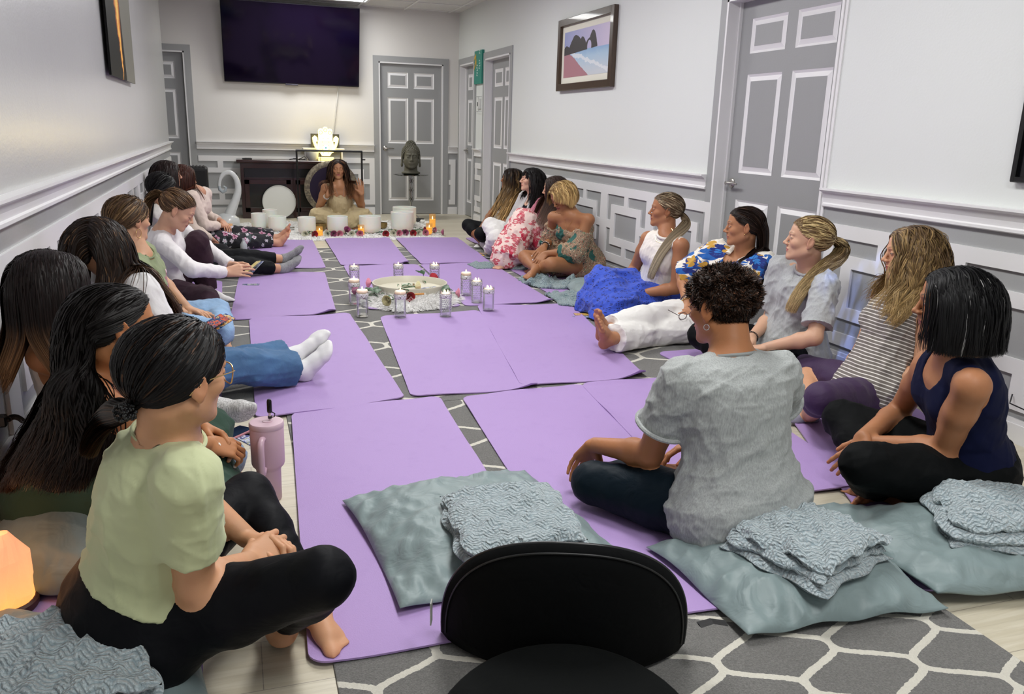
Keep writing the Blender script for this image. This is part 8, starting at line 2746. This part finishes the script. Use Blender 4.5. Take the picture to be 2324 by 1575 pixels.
# carved stone head on a mirrored pedestal
def bust():
    t = thing('pedestal_table', (2.24, 11.0, 0), 'round mirrored pedestal table with twisted chrome stem', 'table')
    CHR = plain('chrome', '#c4c6c4', .12, 1)
    MB().lathe([(.001, .572), (.225, .572), (.236, .578), (.236, .584), (.001, .584)], n=56).build('table_top', plain('mirror_gray', '#8d908c', .06, 1), t, auto=40)
    for k in range(4):
        a0 = k * 1.571; pts = [(.018 * math.cos(a0 + z * 5), .018 * math.sin(a0 + z * 5), z) for z in np.linspace(.06, .57, 14)]
        MB().tube(pts, .0075, 8).build('stem', CHR, t, auto=50)
        MB().tube([(.018 * math.cos(a0), .018 * math.sin(a0), .08), (.06 * math.cos(a0), .06 * math.sin(a0), .05), (.11 * math.cos(a0), .11 * math.sin(a0), .008)], .007, 8).build('foot', CHR, t, auto=50)
        mb = MB(); z = .14 + .12 * k
        for q in range(6): mb.tube([(0, -.03, z), (.035 * math.cos(q * 1.047), -.03, z + .035 * math.sin(q * 1.047))], .0025, 5)
        mb.build('star_ornament', plain('bronze_dark', '#3a3128', .4, .7), t)
    C = np.array((2.24, 11.0, .81)); s = 1.42
    a = math.radians(-97); f = np.array((math.cos(a), math.sin(a), 0)); r = np.array((math.sin(a), -math.cos(a), 0)); R = np.stack([r, f, np.array((0, 0, 1.))], 1)
    hp = head_prims(C, R, s, ears=False)
    w = lambda x, y, z: C + R @ (np.array((x, y, z)) * s)
    hp.append(Ell(w(0, .03, -.045), np.array((.066, .058, .062)) * s, R, .03))
    hp.append(Ell(w(0, -.02, .10), np.array((.045, .045, .045)) * s, R, .02))
    hp.append(Cone(w(0, -.01, -.07), w(0, -.01, -.125), .058 * s, .062 * s, .02))
    hp.append(Ell(w(0, -.005, -.145), np.array((.088, .066, .020)) * s, R, .01))
    for e in (-1, 1):
        hp.append(Cone(w(e * .080, -.01, .02), w(e * .082, -.005, -.055), .010 * s, .009 * s, .008)); hp.append(Ell(w(e * .084, -.003, -.072), np.array((.011, .012, .022)) * s, R, .006))
    zb = .5841
    V, F = polygonize(hp, .0045, post=lambda A, P: smax(A, zb - P[..., 2], .004))
    m = NT('carved_stone'); fz = m.noise(m.coord(), 30, 4, .6); m.set(Base_Color=m.mix(fz, srgb('#4f4d42'), srgb('#69675a')), Roughness=.7, Specular_IOR_Level=.4); m.bump(fz, .3, .002)
    b = thing('statue', (2.24, 11.0, zb), 'carved gray stone head statue with curled hair on the pedestal table', 'statue')
    mesh_obj('face_and_neck', V - np.array((2.24, 11.0, zb)), F, m.m, b, True)
    mb = MB(); n = 330
    for i in range(n):
        ph = math.acos(1 - 2 * (i + .5) / n); th = math.pi * (1 + 5 ** .5) * i
        d = np.array((math.cos(th) * math.sin(ph), math.sin(th) * math.sin(ph), math.cos(ph))); q = np.array((0, -.014, .030)) + d * np.array((.080, .100, .086))
        if q[2] > zline(q[1]) - .006: mb.ball(w(*q) - np.array((2.24, 11.0, zb)), .0125, 5)
    for i in range(60):
        ph = math.acos(1 - (i + .5) / 60); th = math.pi * (1 + 5 ** .5) * i
        d = np.array((math.cos(th) * math.sin(ph), math.sin(th) * math.sin(ph), math.cos(ph))); q = np.array((0, -.02, .10)) + d * np.array((.046, .046, .046))
        mb.ball(w(*q) - np.array((2.24, 11.0, zb)), .0105, 5)
    mb.build('curled_hair', m.m, b, smooth=True)


bust()

# dark speaker and the white swan planter by the left wall
t = thing('speaker', (-.45, 10.0, 0), 'tall black cabinet speaker by the left wall beyond the sitters', 'speaker')
MB().box((0, 0, .35), (.34, .36, .70), bev=.02).build('cabinet', plain('speaker_black', '#0d0d0f', .55), t)
MB().box((0, -.183, .36), (.30, .008, .60), bev=.003).build('grille', plain('grille_black', '#08080a', .8), t)
mb = MB()
for k in range(8): mb.box((-.13 + k * .037, -.02, .705), (.018, .26, .012), bev=.003)
mb.build('vent', plain('vent_black', '#1a1a1c', .5), t)
t = thing('swan_planter', (-.10, 9.95, 0), 'white ceramic swan with a tall looped neck beside the black speaker', 'ornament')
WHC = plain('swan_white', '#d3d6d6', .3, coat=.3)
pts = [(.0, 0, .08), (.04, 0, .20), (.10, 0, .33), (.135, 0, .45), (.125, 0, .56), (.07, 0, .635), (.0, 0, .63), (-.05, 0, .57), (-.065, 0, .49)]
from mathutils import geometry as _g
sp = []
P_ = [Vector(pts[0])] + [Vector(q) for q in pts] + [Vector(pts[-1])]
for i in range(1, len(P_) - 2):
    for k in range(6):
        u = k / 6; a, b, c, d = P_[i - 1:i + 3]
        sp.append(.5 * ((2 * b) + (c - a) * u + (2 * a - 5 * b + 4 * c - d) * u * u + (3 * b - a - 3 * c + d) * u ** 3))
sp.append(Vector(pts[-1]))
rr = np.interp(np.linspace(0, 1, len(sp)), [0, .25, .5, .8, 1], [.070, .045, .030, .024, .016])
MB().tube(sp, list(rr), 14).build('neck', WHC, t, auto=70)
MB().tube([(-.065, 0, .49), (-.06, -.005, .45), (-.03, -.01, .425), (.0, -.01, .44), (.005, -.01, .475), (-.02, -.01, .49)], [.016, .020, .020, .017, .014, .008], 10).build('head_curl', plain('swan_gray', '#9fa8ad', .35), t, auto=70)
mb = MB(); mb.lathe([(.001, 0), (.10, 0), (.14, .05), (.13, .13), (.07, .18), (.001, .19)], n=36); mb.build('body', WHC, t, auto=60)

# ---------------------------------------------------------------- television and wall pictures
t = thing('television', (.795, YB - .165, 2.165), 'large black wall-mounted television on the far wall', 'television')
t.rotation_euler = (math.radians(12), 0, 0)
MB().box((0, 0, 0), (1.69, .05, .975), bev=.006).build('housing', plain('tv_black', '#0b0b0e', .3), t)
sc = NT('tv_screen'); sc.set(Base_Color=srgb('#0b0516'), Roughness=.07, Specular_IOR_Level=.22); MB().box((0, -.026, .004), (1.68, .003, .950)).build('screen', sc.m, t)
MB().box((0, .060, .03), (.5, .075, .25)).build('wall_bracket', plain('tv_black', '#0b0b0e', .3), t)
MB().box((-.02, -.028, -.490), (.16, .012, .016), bev=.003).build('sensor_bar', plain('tv_sensor', '#3a3848', .3), t)
MB().box((0, -.026, .484), (1.69, .006, .006)).build('bezel', plain('tv_bezel', '#4a4a50', .25, .8), t)
mb = MB(); mb.tube([(1.375, YB - .012, 1.72), (1.375, YB - .012, 1.66), (1.30, YB - .012, 1.12), (1.27, YB - .012, .95)], .017, 8, flat=.6)
tag(mb.build('cable_cover', plain('cable_cover_white', '#dedcd8', .4), auto=40), 'white cable cover running down from the television', 'cable cover')


def wall_pic(name, y0, y1, z0, z1, fw, fd, label, fmat, art, mat_w=0, cat='picture', x=XR, sgn=-1):
    t = thing(name, (x, (y0 + y1) / 2, (z0 + z1) / 2), label, cat); w = y1 - y0; h = z1 - z0
    mb = MB()
    for s in (-1, 1):
        mb.box((sgn * fd / 2, s * (w / 2 - fw / 2), 0), (fd, fw, h), bev=.004); mb.box((sgn * fd / 2, 0, s * (h / 2 - fw / 2)), (fd, w - fw * 1.6, fw), bev=.004)
    mb.build('frame', fmat, t)
    if mat_w: MB().box((sgn * .010, 0, 0), (.012, w - 2 * fw + .01, h - 2 * fw + .01)).build('mat_board', plain('mat_board', '#e3e0d2', .7), t)
    o = MB().box((sgn * .015, 0, 0), (.006, w - 2 * fw - 2 * mat_w, h - 2 * fw - 2 * mat_w)).build('print', art, t)
    return t


# beach print: generated coordinates, y across (far side = left of the picture), z up
m = NT('beach_print'); g = m.n('ShaderNodeSeparateXYZ', Vector=m.coord('Generated')); X = m.math('SUBTRACT', 1.0, g.outputs[1]); Zc = g.outputs[2]
nz = m.noise(m.coord('Generated', scale=(1, 5, 5)), 1.5, 4, .6)
sky = m.ramp(X, [(0, srgb('#8f97c4')), (1, srgb('#cdbfd8'))])
sea = m.ramp(m.math('SUBTRACT', Zc, m.math('MULTIPLY', nz, .12)), [(.0, srgb('#c9cfd6')), (.35, srgb('#a9c4da')), (.58, srgb('#6f9bcb'))])
sand = srgb('#a9757f')
hor = m.math('GREATER_THAN', Zc, .56)
base_ = m.mix(hor, sea, sky)
shore = m.math('LESS_THAN', m.math('MULTIPLY_ADD', X, 1.15, m.math('MULTIPLY', nz, .12)), m.math('SUBTRACT', .74, m.math('MULTIPLY', Zc, 1.0)))
base_ = m.mix(shore, base_, sand)
foam = m.math('LESS_THAN', m.math('ABSOLUTE', m.math('SUBTRACT', m.math('MULTIPLY_ADD', X, .55, Zc), m.math('MULTIPLY_ADD', nz, .25, .50))), .045)
base_ = m.mix(m.math('MULTIPLY', foam, .8), base_, srgb('#e3e6ea'))


def hump(cx, w, top):
    d = m.math('DIVIDE', m.math('SUBTRACT', X, cx), w); e = m.math('SUBTRACT', 1.0, m.math('MULTIPLY', d, d))
    return m.math('MULTIPLY_ADD', e, top - .50, .50)


jag = m.math('MULTIPLY', m.noise(m.coord('Generated', scale=(1, 14, 2)), 1.0, 4, .7), .10)
ht = hump(.28, .20, .90)
for (a, b, c) in ((.43, .12, .84), (.66, .115, .93), (.55, .09, .74), (.06, .14, .70), (.60, .16, .78)): ht = m.math('MAXIMUM', ht, hump(a, b, c))
rock = m.math('MULTIPLY', m.math('LESS_THAN', m.math('ADD', Zc, jag), m.math('ADD', ht, .045)), m.math('GREATER_THAN', Zc, m.math('MULTIPLY_ADD', X, .10, .49)))
rock = m.math('MULTIPLY', rock, m.math('LESS_THAN', X, .76))
dx = m.math('DIVIDE', m.math('SUBTRACT', X, .585), .045); dz = m.math('DIVIDE', m.math('SUBTRACT', Zc, .60), .13)
arch = m.math('GREATER_THAN', m.math('ADD', m.math('MULTIPLY', dx, dx), m.math('MULTIPLY', dz, dz)), 1.0)
rock = m.math('MULTIPLY', rock, arch)
m.set(Base_Color=m.mix(rock, base_, srgb('#2b2328')), Roughness=.45)
FRW = NT('frame_walnut'); f = FRW.noise(FRW.coord(scale=(30, 30, 4)), 3, 3); FRW.set(Base_Color=FRW.mix(f, srgb('#24180f'), srgb('#4e3723')), Roughness=.3, Coat_Weight=.3)
wall_pic('framed_picture', 6.47, 7.70, 1.565, 2.20, .062, .045, 'dark wood framed print of a rock arch on a pink beach', FRW.m, m.m, .055)
bk = NT('night_print'); v = bk.n('ShaderNodeTexVoronoi', Vector=bk.coord(), Scale=30.); bk.set(Base_Color=bk.mix(bk.math('LESS_THAN', v.outputs['Distance'], .06), srgb('#08090d'), srgb('#aeb8c4')), Roughness=.2)
wall_pic('framed_picture', 1.75, 2.585, 1.05, 1.75, .022, .035, 'black framed dark print at the right edge of the wall', plain('frame_black', '#0a0a0b', .35), bk.m, 0)

# unframed glossy print with a flame on the left wall
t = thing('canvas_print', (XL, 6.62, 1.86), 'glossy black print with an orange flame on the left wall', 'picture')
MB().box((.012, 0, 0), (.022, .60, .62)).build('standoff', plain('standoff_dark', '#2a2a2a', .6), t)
fl = NT('flame_print'); g = fl.n('ShaderNodeSeparateXYZ', Vector=fl.coord('Generated')); Y = g.outputs[1]; Zf = g.outputs[2]
n1 = fl.noise(fl.coord('Generated', scale=(1, 7, 5)), 1.0, 5, .7, 1.5)
cen = fl.math('MULTIPLY_ADD', Zf, -.10, .47); wdt = fl.math('MULTIPLY_ADD', Zf, .16, .015)
d = fl.math('DIVIDE', fl.math('ABSOLUTE', fl.math('SUBTRACT', fl.math('MULTIPLY_ADD', n1, .16, Y), fl.math('ADD', cen, .08))), wdt)
fc = fl.ramp(d, [(0, srgb('#ffd66b')), (.45, srgb('#e8933a')), (.8, srgb('#7a3414')), (1, srgb('#050505'))])
gray = fl.math('GREATER_THAN', Y, fl.math('MULTIPLY_ADD', Zf, -.12, .60))  # gray side: reflection of the wall, painted into the print colour
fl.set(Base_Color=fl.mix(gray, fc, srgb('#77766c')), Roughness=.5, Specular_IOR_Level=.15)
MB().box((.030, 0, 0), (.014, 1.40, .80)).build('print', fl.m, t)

# green sign and thermostat between the two far doors
t = thing('canvas_sign', (XR - .016, 10.475, 1.945), 'teal green sign with a gold leaf between the two far doors', 'sign')
MB().box((0, 0, 0), (.030, .34, .40)).build('canvas', plain('sign_teal', '#1f8272', .45), t)
mb = MB()
for k, (dy, dz, L, a) in enumerate(((.12, .15, .10, .4), (.11, .10, .12, .9), (.09, .12, .12, 1.3), (.13, .05, .10, .7), (.10, .17, .08, 1.0))):
    mb.prism([(0, 0), (L * .4, .016), (L, 0), (L * .4, -.016)], 0, .002, Matrix.Translation((-.0155, dy, dz)) @ Matrix.Rotation(-math.pi / 2, 4, 'Y') @ Matrix.Rotation(a + 1.9, 4, 'Z'))
mb.build('gold_leaf', plain('leaf_gold', '#d9a92e', .5), t)
# brush lettering running up the sign, as far as it can be read
wh = plain('sign_lettering', '#e6f0ea', .5)
rg = np.random.RandomState(8); mb = MB()
for row, (dy, z0, n, hgt) in enumerate(((-.07, -.02, 6, .030), (.03, -.10, 5, .034))):
    for k in range(n):
        z = z0 + k * .030 + (.06 if (row == 0 and k > 3) else 0)
        y = dy + rg.uniform(-.006, .006)
        mb.box((-.0165, y, z), (.002, hgt * 1.5, .005)); mb.box((-.0165, y + hgt * .6 * rg.choice((-1, 1)), z + .007), (.002, .008, .017)); mb.box((-.0165, y, z + .010), (.002, hgt * .7, .004))
mb.build('lettering', wh, t)
t = thing('thermostat', (XR - .012, 10.47, 1.50), 'white thermostat in a clear cover between the far doors', 'thermostat')
MB().box((0, 0, 0), (.024, .12, .12), bev=.004).build('case', plain('thermostat_white', '#dcdcda', .4), t); MB().box((-.013, .02, 0), (.002, .035, .05)).build('display', plain('display_dark', '#2a2e2c', .3), t)
mb = MB()
for s in (-1, 1): mb.tube([(-.03, s * .085, -.09), (-.03, s * .085, .09)], .003, 5); mb.tube([(-.03, -.085, s * .09), (-.03, .085, s * .09)], .003, 5)
for s in (-1, 1):
    for q in (-1, 1): mb.tube([(.012, s * .085, q * .09), (-.03, s * .085, q * .09)], .003, 5)
mb.build('guard', plain('guard_clear', '#b9bbb9', .15), t, auto=50)
mb = MB(); mb.tube([(XR - .02, 2.40, .20), (XR - .05, 2.38, .17), (XR - .04, 2.30, .16), (XR - .03, 2.10, .10), (XR - .03, 1.9, .03)], .003, 6)
tag(mb.build('wall_cord', plain('wall_cord_black', '#141416', .5), auto=50), 'thin black cord low on the right wall', 'cord')
